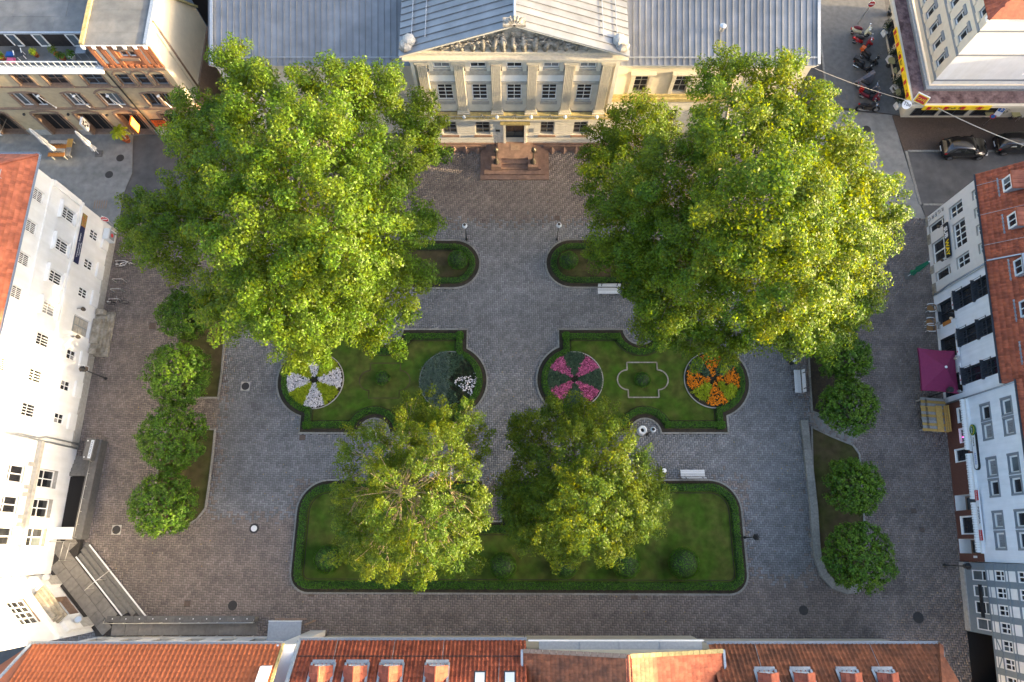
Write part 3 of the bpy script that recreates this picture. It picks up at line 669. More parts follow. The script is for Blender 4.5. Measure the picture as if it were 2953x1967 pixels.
# ------------------------------------------------------------------ building helpers (face frames: x to the right seen from outside, -y outward, z up)
def fr(x, y, deg): return ((x, y, 0), (0, 0, R(deg)))
def wall(P, f, m, x0, x1, z0, z1, ops=(), y=0.0, depth=.2, name='wall', reveal=None, back=None):
    """a wall face with real openings and reveals"""
    xs = sorted({x0, x1, *[o[0] for o in ops], *[o[1] for o in ops]}); zs = sorted({z0, z1, *[o[2] for o in ops], *[o[3] for o in ops]})
    b = MB()
    for i in range(len(xs)-1):
        for j in range(len(zs)-1):
            cx, cz = (xs[i]+xs[i+1])/2, (zs[j]+zs[j+1])/2
            if cx < x0 or cx > x1 or cz < z0 or cz > z1 or any(o[0] < cx < o[1] and o[2] < cz < o[3] for o in ops): continue
            b.quad((xs[i], y, zs[j]), (xs[i+1], y, zs[j]), (xs[i+1], y, zs[j+1]), (xs[i], y, zs[j+1]))
    for o in ops:
        xa, xb, za, zb = o[:4]; d = y + (o[4] if len(o) > 4 else depth) + .08
        b.quad((xa, y, za), (xa, y, zb), (xa, d, zb), (xa, d, za), 1); b.quad((xb, y, za), (xb, d, za), (xb, d, zb), (xb, y, zb), 1)
        b.quad((xa, y, zb), (xb, y, zb), (xb, d, zb), (xa, d, zb), 1); b.quad((xa, y, za), (xa, d, za), (xb, d, za), (xb, y, za), 1)
    return b.build(name, [m, reveal or m], P, *f)
PANES = {}
def pane_mesh(w, h, m):
    k = (round(w, 2), round(h, 2), m.name)
    if k not in PANES: PANES[k] = MB().box(-w/2, w/2, 0, .012, -h/2, h/2).mesh('pane', m)
    return PANES[k]
def window(P, f, xa, xb, za, zb, y=0.0, depth=.2, nx=2, nz=2, frame='white_trim', pane='glass', fw=.07, mw=.045, sill=None, name='window', splitz=None):
    b = MB(); d = y + depth; w = xb-xa; h = zb-za
    cx, cz = (xa+xb)/2, (za+zb)/2
    def bx(x0, x1, z0, z1, a=-.04, c=.05): b.box(x0-cx, x1-cx, a, c, z0-cz, z1-cz)
    bx(xa, xb, za, za+fw); bx(xa, xb, zb-fw, zb); bx(xa, xa+fw, za+fw, zb-fw); bx(xb-fw, xb, za+fw, zb-fw)
    gx = np.linspace(xa+fw, xb-fw, nx+1); gz = np.linspace(za+fw, zb-fw, nz+1)
    if splitz: gz = np.array([za+fw, za+fw+(h-2*fw)*splitz, zb-fw]); nz = 2
    for q in gx[1:-1]: bx(q-mw/2, q+mw/2, za+fw, zb-fw, -.03, .045)
    for q in gz[1:-1]: bx(xa+fw, xb-fw, q-mw*.4, q+mw*.4, -.022, .04)
    M3 = Matrix.Translation(Vector(f[0])) @ Matrix.Rotation(f[1][2], 4, 'Z')
    o = b.build(name, MT[frame], P, M3 @ Vector((cx, d, cz)), f[1])
    for i in range(nx):
        for j in range(nz):
            pm_ = MT[random.choice(pane) if isinstance(pane, (list, tuple)) else pane]
            link('pane', pane_mesh(gx[i+1]-gx[i], gz[j+1]-gz[j], pm_), o, ((gx[i]+gx[i+1])/2-cx, .02, (gz[j]+gz[j+1])/2-cz))
    if sill:
        MB().box(xa-.08-cx, xb+.08-cx, -depth-.12, -.04, za-.09-cz, za-.004-cz).build('sill', MT[sill], o)
    return o
def part(P, f, name, m, boxes, mi=None):
    """boxes that touch make one part, boxes that stand apart become parts of their own"""
    groups = []
    for q in boxes:
        near = [g for g in groups if any(all(q[2*i] <= h[2*i+1]+.012 and h[2*i] <= q[2*i+1]+.012 for i in range(3)) for h in g)]
        new = [q]
        for g in near: new += g; groups.remove(g)
        groups.append(new)
    for g in groups:
        b = MB()
        for q in g: b.box(*q)
        o = b.build(name, MT[m] if isinstance(m, str) else m, P, *f)
    return o
def surround(P, f, xa, xb, za, zb, w, m, y=-.04, name='window_surround', hood=0, head=True, sillx=0):
    b = MB(); b.box(xa-w, xa, y, .02, za, zb); b.box(xb, xb+w, y, .02, za, zb)
    if head: b.box(xa-w, xb+w, y, .02, zb, zb+w)
    if hood: b.box(xa-w-.12, xb+w+.12, y-.22, .02, zb+w+.003, zb+w+.13)
    if sillx: b.box(xa-w-.05, xb+w+.05, y-.1, .02, za-.12, za-.003)
    return b.build(name, MT[m], P, *f)
def text(s, P, loc, rot, size, m, name='lettering', ext=.006, sx=1.0, bold=0.0, align='CENTER'):
    c = bpy.data.curves.new('lettering', 'FONT'); c.body = s; c.size = size; c.extrude = ext; c.align_x = align; c.align_y = 'CENTER'; c.offset = bold; c.resolution_u = 3
    c.materials.append(MT[m]); o = bpy.data.objects.new(name, c); COL.objects.link(o); o.parent = P; o.location = loc; o.rotation_euler = rot; o.scale = (sx, 1, 1); TEXTS.append(o); return o
TEXTS = []
def ftext(s, P, f, x, y, z, size, m, **k):
    """lettering that reads along a face"""
    M3 = Matrix.Translation(Vector(f[0])) @ Matrix.Rotation(f[1][2], 4, 'Z')
    return text(s, P, M3 @ Vector((x, y, z)), (R(90), 0, f[1][2]), size, m, **k)
def pantile(w, l, roll=.055, n=6, th=.022):
    """one clay tile: s-shaped section, thick lower edge; x across, y up the slope"""
    V = []; F = []
    for i in range(n+1):
        t = i/n; z = roll*(.5 - .5*math.cos(2*math.pi*min(1, t*1.35)))**1.3 if roll else 0
        V += [(t*w, 0, z+th), (t*w, l*1.12, z), (t*w, 0, z)]
    for i in range(n):
        a = 3*i; F += [(a, a+3, a+4, a+1), (a+2, a+5, a+3, a)]
    return np.array(V), np.array(F)
def tile_roof(P, f, O, U, Vd, width, length, tw, tl, m, keep=None, indiv=260, roll=.055, shift=0.0, name='tile', base=True, n=6, stuff='tile_field'):
    """tiles laid in rows from the eave; the nearest ones are separate pieces"""
    U = np.array(U, float); Vd = np.array(Vd, float); Nn = np.cross(U, Vd); O = np.array(O, float)
    nc, nr = int(width/tw), int(math.ceil(length/tl)); pos = []
    for j in range(nr):
        for i in range(nc):
            u = i*tw + (shift*tw if j % 2 else 0); v = j*tl
            if keep and not keep(u+tw/2, v+tl/2): continue
            pos.append((u, v))
    V, F = pantile(tw, tl, roll, n); me = npmesh(name, V, F, m)
    M3 = Matrix.Translation(Vector(f[0])) @ Matrix.Rotation(f[1][2], 4, 'Z')
    Rm = Matrix((Vector(U), Vector(Vd), Vector(Nn))).transposed()
    rot = (M3.to_3x3() @ Rm).to_euler()
    for u, v in pos[:indiv]:
        p = O + U*u + Vd*v; link(name, me, P, M3 @ Vector(p), rot)
    rest = np.array(pos[indiv:])
    if len(rest):
        W = np.stack([U, Vd, Nn]); lv = V @ W
        A = O + rest[:, :1]*U + rest[:, 1:]*Vd
        VV = (A[:, None, :] + lv[None]).reshape(-1, 3); FF = (F[None] + len(V)*np.arange(len(rest))[:, None, None]).reshape(-1, 4)
        tag(link(stuff, npmesh(stuff, VV, FF, m), P, *f), kind='stuff')
    return pos
def gutter(P, f, x0, x1, y, z, r=.07, m='zinc_trim', name='gutter'):
    b = MB(); n = 8
    for i in range(n):
        a0, a1 = math.pi*(1+i/n), math.pi*(1+(i+1)/n)
        b.quad((x0, y+r*math.cos(a0), z+r*math.sin(a0)), (x1, y+r*math.cos(a0), z+r*math.sin(a0)), (x1, y+r*math.cos(a1), z+r*math.sin(a1)), (x0, y+r*math.cos(a1), z+r*math.sin(a1)))
    b.bar((x0, y-r, z+.01), (x1, y-r, z+.01), .025, .025)
    return b.build(name, MT[m], P, *f)
def pipe(P, f, pts, r=.05, m='zinc_trim', name='downpipe'): return MB().tube(pts, r, 8).build(name, MT[m], P, *f, smooth=True)

# ------------------------------------------------------------------ theatre with portico (faces the square)
TH = empty('theatre', (0, 32.95, 0), 0, 'pale classical theatre with pedimented portico and blue-grey metal roofs', 'building')
F0 = fr(0, 0, 0); FW = fr(0, 1.55, 0)
gfw = [(-5.74, -4.57), (-3.02, -1.82), (2.33, 3.48), (5.06, 6.2)]; r2w = [(-5.7, -4.5), (-3.05, -1.88), (-.4, .74), (2.27, 3.42), (4.92, 6.1)]
door = (-.53, 1.02, .95, 4.0, .5)
ops = [(a, b, 2.1, 3.81) for a, b in gfw] + [door]
wall(TH, F0, MT['theatre_wall'], -7.3, 7.75, .9, 4.6, ops, depth=.2, y=.03)
# rusticated blocks of the ground storey, one by one
blk = {}
def blocks(P, f, x0, x1, z0, z1, ops, bw=1.02, bh=.305, y=0.0):
    nr = int((z1-z0)/bh)
    for r in range(nr):
        za = z0 + r*bh; zb = za+bh-.034; x = x0 - (bw/2 if r % 2 else 0)
        while x < x1:
            a, b = max(x, x0), min(x+bw-.034, x1); x += bw; segs = [(a, b)]
            for o in ops:
                if o[2] < zb-.05 and o[3] > za+.05:
                    ns = []
                    for s in segs:
                        if o[0]-.03 >= s[1] or o[1]+.03 <= s[0]: ns.append(s); continue
                        if s[0] < o[0]-.1: ns.append((s[0], o[0]-.02))
                        if s[1] > o[1]+.1: ns.append((o[1]+.02, s[1]))
                    segs = ns
            for a, b in segs:
                if b-a < .08: continue
                k = (round(b-a, 2), round(zb-za, 3))
                if k not in blk: blk[k] = MB().box(0, k[0], 0, .055, 0, k[1]).mesh('stone_block', MT['theatre_wall'])
                M3 = Matrix.Translation(Vector(f[0])) @ Matrix.Rotation(f[1][2], 4, 'Z')
                link('stone_block', blk[k], P, M3 @ Vector((a, y-.03, za)), f[1])
blocks(TH, F0, -7.3, 7.75, .95, 4.57, ops)
for a, b in gfw: window(TH, F0, a, b, 2.1, 3.81, nx=2, nz=3, depth=.22, frame='grey_stone'); part(TH, F0, 'window_sill', 'sandstone', [(a-.15, b+.15, -.16, .02, 1.92, 2.08)])
window(TH, F0, door[0], door[1], .95, 4.0, nx=2, nz=2, depth=.52, frame='anthracite', name='door', splitz=.8)
surround(TH, F0, door[0], door[1], .95, 4.0, .18, 'theatre_wall', y=-.12, name='door_surround'); part(TH, F0, 'door_canopy', 'mossy', [(-.95, 1.45, -.55, -.005, 4.2, 4.42)])
part(TH, F0, 'plaque', 'print_black', [(-1.35, -1.0, -.07, -.035, 2.6, 2.85)]); part(TH, F0, 'notice_board', 'grey_frame', [(1.4, 1.8, -.07, -.035, 2.5, 3.05)])
part(TH, F0, 'plinth', 'sandstone', [(-7.5, -2.2, -.25, .1, -.05, .72), (2.7, 7.95, -.25, .1, -.05, .72), (-7.4, 7.85, -.12, .1, .72, .93)])
for i in range(5):
    for s in (-1, 1):
        x = .25 + s*(3.2 + i*1.02); b = MB(); b.add([(x-.35, -.26, .0), (x+.35, -.26, .0), (x, -.62, .0), (x, -.26, .72)], [(0, 2, 3), (2, 1, 3), (0, 1, 2)]); b.build('plinth_buttress', MT['sandstone'], TH)
part(TH, F0, 'string_course', 'theatre_stone', [(-7.6, 8.0, -.42, .1, 4.62, 4.85), (-7.8, 8.2, -.62, .12, 4.853, 5.02)])
part(TH, F0, 'ledge_top', 'mossy', [(-7.75, 8.15, -.58, .12, 5.024, 5.06)])
rl = MB(); rl.tube([(-7.2, -.5, 5.3), (7.7, -.5, 5.3)], .035, 6)
for x in (-7.2, -4.5, -1.9, .2, 2.3, 5.0, 7.7): rl.tube([(x, -.5, 5.05), (x, -.5, 5.3)], .025, 6)
rl.build('ledge_rail', MT['steel'], TH)
for x in (-6.3, -3.8, -1.2, 1.5, 4.2, 6.7): MB().lathe([(.04, 0), (.13, .04), (.15, .16), (.1, .26), (.03, .30)], (x, -.5, 5.14), 10).build('floodlight', MT['white_plastic'], TH, smooth=True)
for x in (-2.4, .2, 3.0):
    b = MB(); b.bar((x-.22, -.5, 5.08), (x, -.5, 5.62), .04, .04); b.bar((x+.22, -.5, 5.08), (x, -.5, 5.62), .04, .04); b.build('bracket', MT['steel'], TH)
pil = [-6.5, -3.85, -1.17, 1.5, 4.18, 6.88]
ops2 = [(a, b, 6.36, 8.26) for a, b in r2w] + [(a, b, 10.12, 11.02) for a, b in r2w]
wall(TH, F0, MT['theatre_wall'], -7.1, 7.5, 5.0, 11.25, ops2, depth=.22, reveal=MT['grey_stone'], y=.25, name='upper_wall')
for a, b in r2w:
    window(TH, F0, a, b, 6.36, 8.26, y=.25, nx=2, nz=4, depth=.15, pane='glass'); window(TH, F0, a, b, 10.12, 11.02, y=.25, nx=2, nz=2, depth=.12, pane='glass' if a < 1 and a > -5 else 'glass_curtain')
    part(TH, F0, 'window_apron', 'grey_stone', [(a-.1, b+.1, .17, .28, 5.95, 6.3), (a-.42, b+.42, .12, .30, 8.42, 8.68), (a-.5, b+.5, .1, .32, 9.52, 10.0)])
    part(TH, F0, 'white_band', 'white_wall', [(a-.55, b+.55, .2, .3, 8.7, 9.5)])
    part(TH, F0, 'window_jamb', 'theatre_wall', [(a-.32, a-.04, .06, .3, 10.02, 11.1), (b+.04, b+.32, .06, .3, 10.02, 11.1)])
for x in pil:
    b = MB(); b.box(x-.36, x+.36, -.02, .3, 5.45, 10.85)
    for q in range(6): b.box(x-.335+q*.118, x-.255+q*.118, -.10, -.018, 5.55, 10.75)
    s = b.build('pilaster', MT['theatre_stone'], TH)
    c = MB(); c.box(x-.42, x+.42, -.12, .3, 10.853, 11.0); c.box(x-.5, x+.5, -.18, .3, 11.003, 11.2); c.build('capital', MT['theatre_stone'], s)
    c = MB(); c.box(x-.5, x+.5, -.2, .3, 5.06, 5.25); c.box(x-.43, x+.43, -.12, .3, 5.253, 5.45); c.build('base', MT['theatre_stone'], s)
part(TH, F0, 'entablature', 'theatre_wall', [(-7.3, 7.75, -.16, .4, 11.21, 11.45), (-7.25, 7.7, -.1, .4, 11.453, 11.62)])
part(TH, F0, 'cornice', 'theatre_stone', [(-7.5, 7.95, -.35, .4, 11.623, 11.75), (-7.7, 8.15, -.5, .4, 11.753, 11.9), (-7.5, 7.95, -.15, .4, 11.903, 12.15), (-7.3, 7.7, -.22, .4, 12.153, 12.28)])
AP = (.15, 15.0)
tp = MB(); tp.add([(-7.2, .05, 12.28), (7.5, .05, 12.28), (AP[0], .05, AP[1])], [(0, 1, 2)]); tp.build('tympanum', MT['relief'], TH)
# relief figures in the gable field
rngs = random.Random(3)
def relief(x, zb, h, lean):
    b = MB(); pts = [(x, .02, zb), (x+lean*.3, -.02, zb+h*.45), (x+lean*.6, -.03, zb+h*.75)]
    b.tube(pts, [h*.09+.07, h*.10+.06, h*.06+.04], 8); b.lathe([(.02, -.1), (.08, -.06), (.1, 0), (.08, .08), (.02, .11)], (x+lean*.75, -.05, zb+h*.92), 8)
    for q in range(6): a = rngs.uniform(-1.2, 1.2); b.tube([(x+lean*.4, -.06, zb+h*.6), (x+lean*.4+a*.35, -.12, zb+h*rngs.uniform(.3, .7)), (x+a*.6, -.08, zb+h*rngs.uniform(.15, .8))], [.08, .07, .04], 6)
    b.build('relief_figure', MT['relief'], TH, smooth=True)
for i in range(15):
    x = -4.9 + i*.72; h = max(.35, (1-abs(x-AP[0])/7.4)*2.45*.85); relief(x, 12.32, min(h, 1.75), rngs.uniform(-.5, .5)*min(1, h))
# raking cornices and roof of the portico
RS = (AP[1]-12.2)/7.75
for s in (-1, 1):
    b = MB(); x0 = AP[0] + s*7.95; z0 = 12.1
    for (ya, yb, dz0, dz1) in ((-.45, .3, .0, .14), (-.6, .3, .143, .30)):
        b.hexa([(x0, ya, z0+dz0), (AP[0], ya, AP[1]+.05+dz0), (AP[0], yb, AP[1]+.05+dz0), (x0, yb, z0+dz0)], [(x0, ya, z0+dz1), (AP[0], ya, AP[1]+.05+dz1), (AP[0], yb, AP[1]+.05+dz1), (x0, yb, z0+dz1)])
    b.build('raking_cornice', MT['theatre_wall'], TH)
    nst = 16; ln = 9.0
    for q in range(nst):                                   # sheets laid from the front backwards, seams run down the slope
        ya = -.62 + q*.58; yb = ya + .575; b = MB(); e = (AP[0]+s*8.0, 12.42); tpz = AP[1]+.36
        b.hexa([(e[0], ya, e[1]-.03), (AP[0], ya, tpz-.03), (AP[0], yb, tpz-.03), (e[0], yb, e[1]-.03)], [(e[0], ya, e[1]), (AP[0], ya, tpz), (AP[0], yb, tpz), (e[0], yb, e[1])])
        b.hexa([(e[0], yb-.02, e[1]), (AP[0], yb-.02, tpz), (AP[0], yb+.02, tpz), (e[0], yb+.02, e[1])], [(e[0], yb-.02, e[1]+.07), (AP[0], yb-.02, tpz+.07), (AP[0], yb+.02, tpz+.07), (e[0], yb+.02, e[1]+.07)])
        b.build('roof_sheet', MT['zinc'], TH)
    for d in (.9, 1.9):                                    # snow guards across the slope
        x = AP[0]+s*(8.0-d); z = 12.42+d*(AP[1]-12.06)/8+.15; b = MB(); b.tube([(x, .3, z), (x, 8.5, z)], .03, 6)
        for q in range(14): b.tube([(x, .5+q*.58, z-.15), (x, .5+q*.58, z)], .02, 5)
        b.build('snow_guard', MT['zinc_trim'], TH)
    b = MB(); x = AP[0]+s*7.45; b.lathe([(.5, 0), (.55, .2), (.42, .42), (.2, .55), (.05, .6)], (x, .05, 12.5), 7); b.build('corner_acroterion', MT['relief'], TH)
    b = MB(); b.lathe([(.5, .25), (.42, .5), (.25, .6), (.1, .64)], (x-s*.2, .3, 12.62), 7); b.build('acroterion_cap', MT['grey_stone'], TH)
b = MB(); b.tube([(AP[0], -.7, AP[1]+.40), (AP[0], 8.6, AP[1]+.40)], .09, 8); b.build('ridge_cap', MT['zinc_trim'], TH)
b = MB()
for q in range(9):
    a = math.pi*q/8; b.tube([(AP[0], -.45, AP[1]+.3), (AP[0]+math.cos(a)*.45, -.5, AP[1]+.35+math.sin(a)*.45), (AP[0]+math.cos(a)*.75, -.42, AP[1]+.3+math.sin(a)*.72)], [.16, .14, .05], 6)
b.box(AP[0]-.75, AP[0]+.75, -.7, -.1, AP[1]+.28, AP[1]+.5); b.build('ridge_acroterion', MT['relief'], TH)
# portico flanks
part(TH, F0, 'portico_flank', 'theatre_wall', [(-7.3, -7.05, .02, 2.2, 0, 11.6), (7.45, 7.74, .02, 2.2, 0, 11.6), (-7.2, 7.6, 1.6, 9, 9.4, 12.3)])
# wings
for s, xa, xb in ((1, 7.75, 22.6), (-1, -22.3, -7.3)):
    wx = [(c-.55, c+.55) for c in ([10.05, 13.2, 16.4, 19.6] if s > 0 else [-9.75, -12.9, -16.1, -19.3])]
    op = [(a, b, 5.6, 7.65) for a, b in wx] + [(a, b, 1.6, 3.3) for a, b in wx]
    wall(TH, FW, MT['cream'] if s > 0 else MT['theatre_wall'], xa, xb, 0, 9.2, op, depth=.2, name='wing_wall', reveal=MT['theatre_stone'])  # warm sunlight on the east wing put into its cream render
    for a, b in wx:
        window(TH, FW, a, b, 5.6, 7.65, nx=2, nz=3, depth=.16, frame='grey_stone'); window(TH, FW, a, b, 1.6, 3.3, nx=2, nz=3, depth=.16, frame='grey_stone')
        surround(TH, FW, a, b, 5.5, 7.65, .28, 'theatre_stone', y=-.1, hood=1)
    blocks(TH, FW, xa+.05, min(xa+7, xb) if s > 0 else xb, 1.0, 4.6, op)
    part(TH, FW, 'wing_string_course', 'mossy' if s > 0 else 'theatre_stone', [(xa, xb, -.28, .02, 4.75, 5.1), (xa, xb, -.14, .02, 5.103, 5.4)])  # east course: warm sunlight put in through the yellowish ledge colour
    part(TH, FW, 'wing_cornice', 'theatre_wall', [(xa, xb+(.1 if s > 0 else 0), -.16, .05, 8.7, 8.85), (xa-.1, xb+.1, -.34, .05, 9.05, 9.3)])
    part(TH, FW, 'wing_flank', 'cream', [((xb-.25, xb-.002) if s > 0 else (xa+.002, xa+.25)) + (.01, 14, 0, 9.25)])
    if s > 0: part(TH, FW, 'corner_pier', 'cream', [(xa+.02, xa+1.1, -.1, .02, 5.45, 8.65)])
    gutter(TH, FW, xa-.1, xb+.1, -.46, 9.42, .09)
    n = int(round((xb-xa+.3)/.462)); w0 = (xb-xa+.3)/n
    for q in range(n):
        x = xa-.15+q*w0; b = MB(); y0, y1 = -.5, 14.; z0 = 9.42; sl = .30
        cuts = [y0, 1.15 + .25*(q % 2), 4.2 + .3*(q % 3), 7.2, y1]
        for a in range(4):
            ya, yb = cuts[a], cuts[a+1]; lift = .012*(1-(a % 2)) 
            za, zb = z0+(ya-y0)*sl+lift, z0+(yb-y0)*sl
            b.hexa([(x, ya, za-.04), (x+w0, ya, za-.04), (x+w0, yb, zb-.04), (x, yb, zb-.04)], [(x, ya, za), (x+w0, ya, za), (x+w0, yb, zb), (x, yb, zb)])
        b.hexa([(x-.02, y0, z0), (x+.02, y0, z0), (x+.02, y1, z0+(y1-y0)*sl), (x-.02, y1, z0+(y1-y0)*sl)], [(x-.012, y0, z0+.075), (x+.012, y0, z0+.075), (x+.012, y1, z0+(y1-y0)*sl+.075), (x-.012, y1, z0+(y1-y0)*sl+.075)])
        b.build('roof_sheet', MT['zinc'], TH, *FW)
    b = MB(); b.tube([(xa, -.05, 9.75), (xb, -.05, 9.75)], .025, 6); b.tube([(xa, -.05, 9.66), (xb, -.05, 9.66)], .018, 6)
    for q in range(int((xb-xa)/.92)): b.tube([(xa+.4+q*.92, -.05, 9.52), (xa+.4+q*.92, -.05, 9.78)], .02, 5)
    b.build('snow_guard', MT['zinc_trim'], TH, *FW)
    b = MB(); xr = xb if s > 0 else xa; b.hexa([(xr-.02, -.5, 9.44), (xr+.2, -.5, 9.44), (xr+.2, 14, 13.79), (xr-.02, 14, 13.79)], [(xr-.02, -.5, 9.56), (xr+.2, -.5, 9.56), (xr+.2, 14, 13.91), (xr-.02, 14, 13.91)]); b.build('verge_flashing', MT['zinc_trim'], TH, *FW)
vx = MB(); vx.lathe([(.16, 0), (.16, .35), (.24, .36), (.24, .5), (.05, .56)], (15.4, 3.3, 10.4), 12); vx.build('roof_vent', MT['steel'], TH)
# entrance stairs
ST = empty('entrance_steps', (.23, 32.6, 0), 0, 'red sandstone entrance steps with two lamp pedestals in front of the theatre door', 'steps')
for i in range(5):
    d = i*.34; b = MB(); b.box(-2.93+d, 2.93-d, -2.76+d*1.15, .35, .0 if i == 0 else i*.19-.002, (i+1)*.19); b.build('step', MT['sandstone'], ST)
part(ST, F0, 'landing', 'sandstone', [(-1.45, 1.45, -1.1, .36, .9, .98)]); part(ST, F0, 'door_mat', 'brown_stone', [(-.35, .45, -.45, .1, .984, 1.0)])
for s in (-1, 1): part(ST, F0, 'pedestal', 'sandstone', [(s*1.55-.42, s*1.55+.42, -2.05, -1.05, .2, 1.0)])
for s, lb in ((-1, 'bronze lamp standard with ball lamp on the steps, nearer the plaque'), (1, 'bronze lamp standard with ball lamp on the steps, nearer the notice board')):
    l = empty('lamp_standard', (.23+s*1.55, 31.0, 1.0), 0, lb, 'street lamp', 'lamps on the theatre steps')
    MB().lathe([(.26, 0), (.26, .08), (.17, .16), (.2, .3), (.11, .42), (.055, .55), (.045, 1.5), (.08, 1.55), (.05, 1.6)], n=12).build('post', MT['bronze'], l, smooth=True)
    MB().bar((-.3, 0, 1.42), (.3, 0, 1.42), .03, .03).build('crossbar', MT['bronze'], l)
    MB().lathe([(.05, 1.6), (.17, 1.68), (.22, 1.82), (.19, 1.98), (.09, 2.06), (.02, 2.16)], n=14).build('ball_lamp', MT['bronze'], l, smooth=True)
# ------------------------------------------------------------------ brick building beside the theatre
DB = empty('brick_building', (-26.05, 34.35, 0), 0, 'yellow brick building with arched shopfronts, terrace and red brick gable beside the theatre', 'building')
F = F0; lx = lambda X: X + 26.05
gf = [(-44.4, -42.2), (-39.95, -37.7), (-36.45, -34.3), (-33.05, -31.2), (-29.4, -27.4)]
f1 = [(-44.4, -42.4), (-39.9, -37.75), (-35.78, -34.4), (-33.05, -31.42), (-29.5, -27.2)]
f2 = [(-44, -42.5), (-41.6, -40.2), (-38.3, -37.05), (-36.0, -34.35), (-33.0, -31.4), (-30.35, -29.35), (-28.95, -28.0), (-27.6, -26.65)]
ops = [(lx(a), lx(b), .02, 3.0, .5) for a, b in gf] + [(lx(a), lx(b), 3.95, 5.65) for a, b in f1] + [(lx(a), lx(b), 6.62, 7.95) for a, b in f2]
wall(DB, F, MT['yellow_brick'], -20, 0, 0, 8.55, ops, depth=.22, reveal=MT['brown_stone'])
def arch_head(P, f, xa, xb, zs, rise, w, m, y=-.05, name='arch'):
    """segmental stone arch over an opening"""
    b = MB(); n = 10; hw = (xb-xa)/2; cx = (xa+xb)/2; Rr = (hw*hw+rise*rise)/(2*rise); a0 = math.asin(hw/Rr)
    P_ = [(cx+Rr*math.sin(-a0+2*a0*i/n), zs+rise-Rr+Rr*math.cos(-a0+2*a0*i/n)) for i in range(n+1)]
    Q_ = [(cx+(Rr+w)*math.sin(-a0+2*a0*i/n), zs+rise-Rr+(Rr+w)*math.cos(-a0+2*a0*i/n)) for i in range(n+1)]
    for i in range(n): b.hexa([(P_[i][0], .02, P_[i][1]), (P_[i][0], y, P_[i][1]), (P_[i+1][0], y, P_[i+1][1]), (P_[i+1][0], .02, P_[i+1][1])], [(Q_[i][0], .02, Q_[i][1]), (Q_[i][0], y, Q_[i][1]), (Q_[i+1][0], y, Q_[i+1][1]), (Q_[i+1][0], .02, Q_[i+1][1])])
    return b.build(name, MT[m], P, *f)
for a, b in gf:
    a, b = lx(a), lx(b); window(DB, F, a, b, .02, 3.0, nx=3, nz=2, depth=.5, frame='brown_stone', name='shopfront', splitz=.72, pane='dark')
    surround(DB, F, a, b, 0, 3.0, .22, 'brown_stone', y=-.05, head=False, name='arch_jamb'); arch_head(DB, F, a, b, 3.0, .25, .24, 'brown_stone', y=-.05)
for i, (a, b) in enumerate(f1):
    a, b = lx(a), lx(b); window(DB, F, a, b, 3.95, 5.65, nx=4 if b-a > 1.9 else 3, nz=1, depth=.2, frame='white_trim' if i != 4 else 'grey_frame', pane=['glass', 'glass_blue'], mw=.06)
    surround(DB, F, a, b, 3.95, 5.5, .16, 'brown_stone', y=-.05, head=False, sillx=1); arch_head(DB, F, a-.1, b+.1, 5.58, .18 if i != 3 else .5, .16, 'brown_stone', y=-.05)
    if b-a > 1.9: part(DB, F, 'mullion', 'brown_stone', [((a+b)/2-.12, (a+b)/2+.12, -.03, .2, 3.96, 5.64)])
for i, (a, b) in enumerate(f2):
    a, b = lx(a), lx(b); window(DB, F, a, b, 6.62, 7.95, nx=2 if b-a > 1.1 else 1, nz=2, depth=.2, frame='brown_stone' if i < 4 else 'grey_frame', pane='glass')
    surround(DB, F, a, b, 6.62, 7.85, .13, 'brown_stone', y=-.05, head=False, sillx=1); arch_head(DB, F, a-.08, b+.08, 7.9, .14 if i < 5 else .38, .13, 'brown_stone', y=-.05)
part(DB, F, 'string_course', 'brown_stone', [(-20, .04, -.12, .02, 3.66, 3.85), (-20, .04, -.07, .02, 6.4, 6.52)])
part(DB, F, 'plinth', 'grey_stone', [(x0, x1, -.05, .02, 0, .7) for x0, x1 in ((-16.0, -14.1), (-11.5, -10.6), (-8.1, -7.2), (-5.0, -3.6), (-1.2, .02))])
b = MB(); b.tube([(-4.68, -.1, .1), (-4.68, -.1, 8.4)], .06, 8); b.build('downpipe', MT['black'], DB)
part(DB, F, 'terrace_cornice', 'white_trim', [(-20, -4.75, -.3, .02, 8.35, 8.52), (-20, -4.72, -.42, .1, 8.523, 8.62)])
part(DB, F, 'terrace_floor', 'felt', [(-20, -4.6, .1, 2.2, 8.3, 8.4)])
# brick gable storey on the theatre side
gops = [(-2.62, -2.1, 9.85, 10.5), (-2.02, -1.5, 9.85, 10.5)]
wall(DB, F, MT['red_brick'], -4.58, 0, 8.55, 11.35, gops, depth=.2, name='gable_wall')
for o in gops: window(DB, F, *o, nx=1, nz=1, depth=.15)
part(DB, F, 'window_lintel', 'brown_stone', [(-2.75, -1.38, -.08, .02, 10.55, 11.1), (-2.75, -1.38, -.14, .02, 9.6, 9.82)])
part(DB, F, 'pilaster_strip', 'red_brick', [(x, x+.32, -.09, .02, 8.85, 11.2) for x in (-4.55, -3.75, -3.1, -1.25, -.75, -.34)])
part(DB, F, 'cream_panel', 'cream', [(x, x+.22, -.03, .02, 9.2, 10.9) for x in (-4.15, -3.38, -1.02, -.4)])
part(DB, F, 'brick_cornice', 'brown_stone', [(-4.6, .02, -.16, .02, 8.56, 8.82)])
for i in range(9): part(DB, F, 'brick_frieze', 'red_brick', [(-4.4+i*.48, -4.15+i*.48, -.14, -.0, 8.83, 9.1)])
part(DB, F, 'eaves_board', 'white_trim', [(-4.75, .15, -.25, .05, 11.3, 11.42)])
for i in range(7): part(DB, F, 'eaves_bracket', 'white_trim', [(-4.72+i*.74, -4.5+i*.74, -.36, -.25, 11.1, 11.36)])
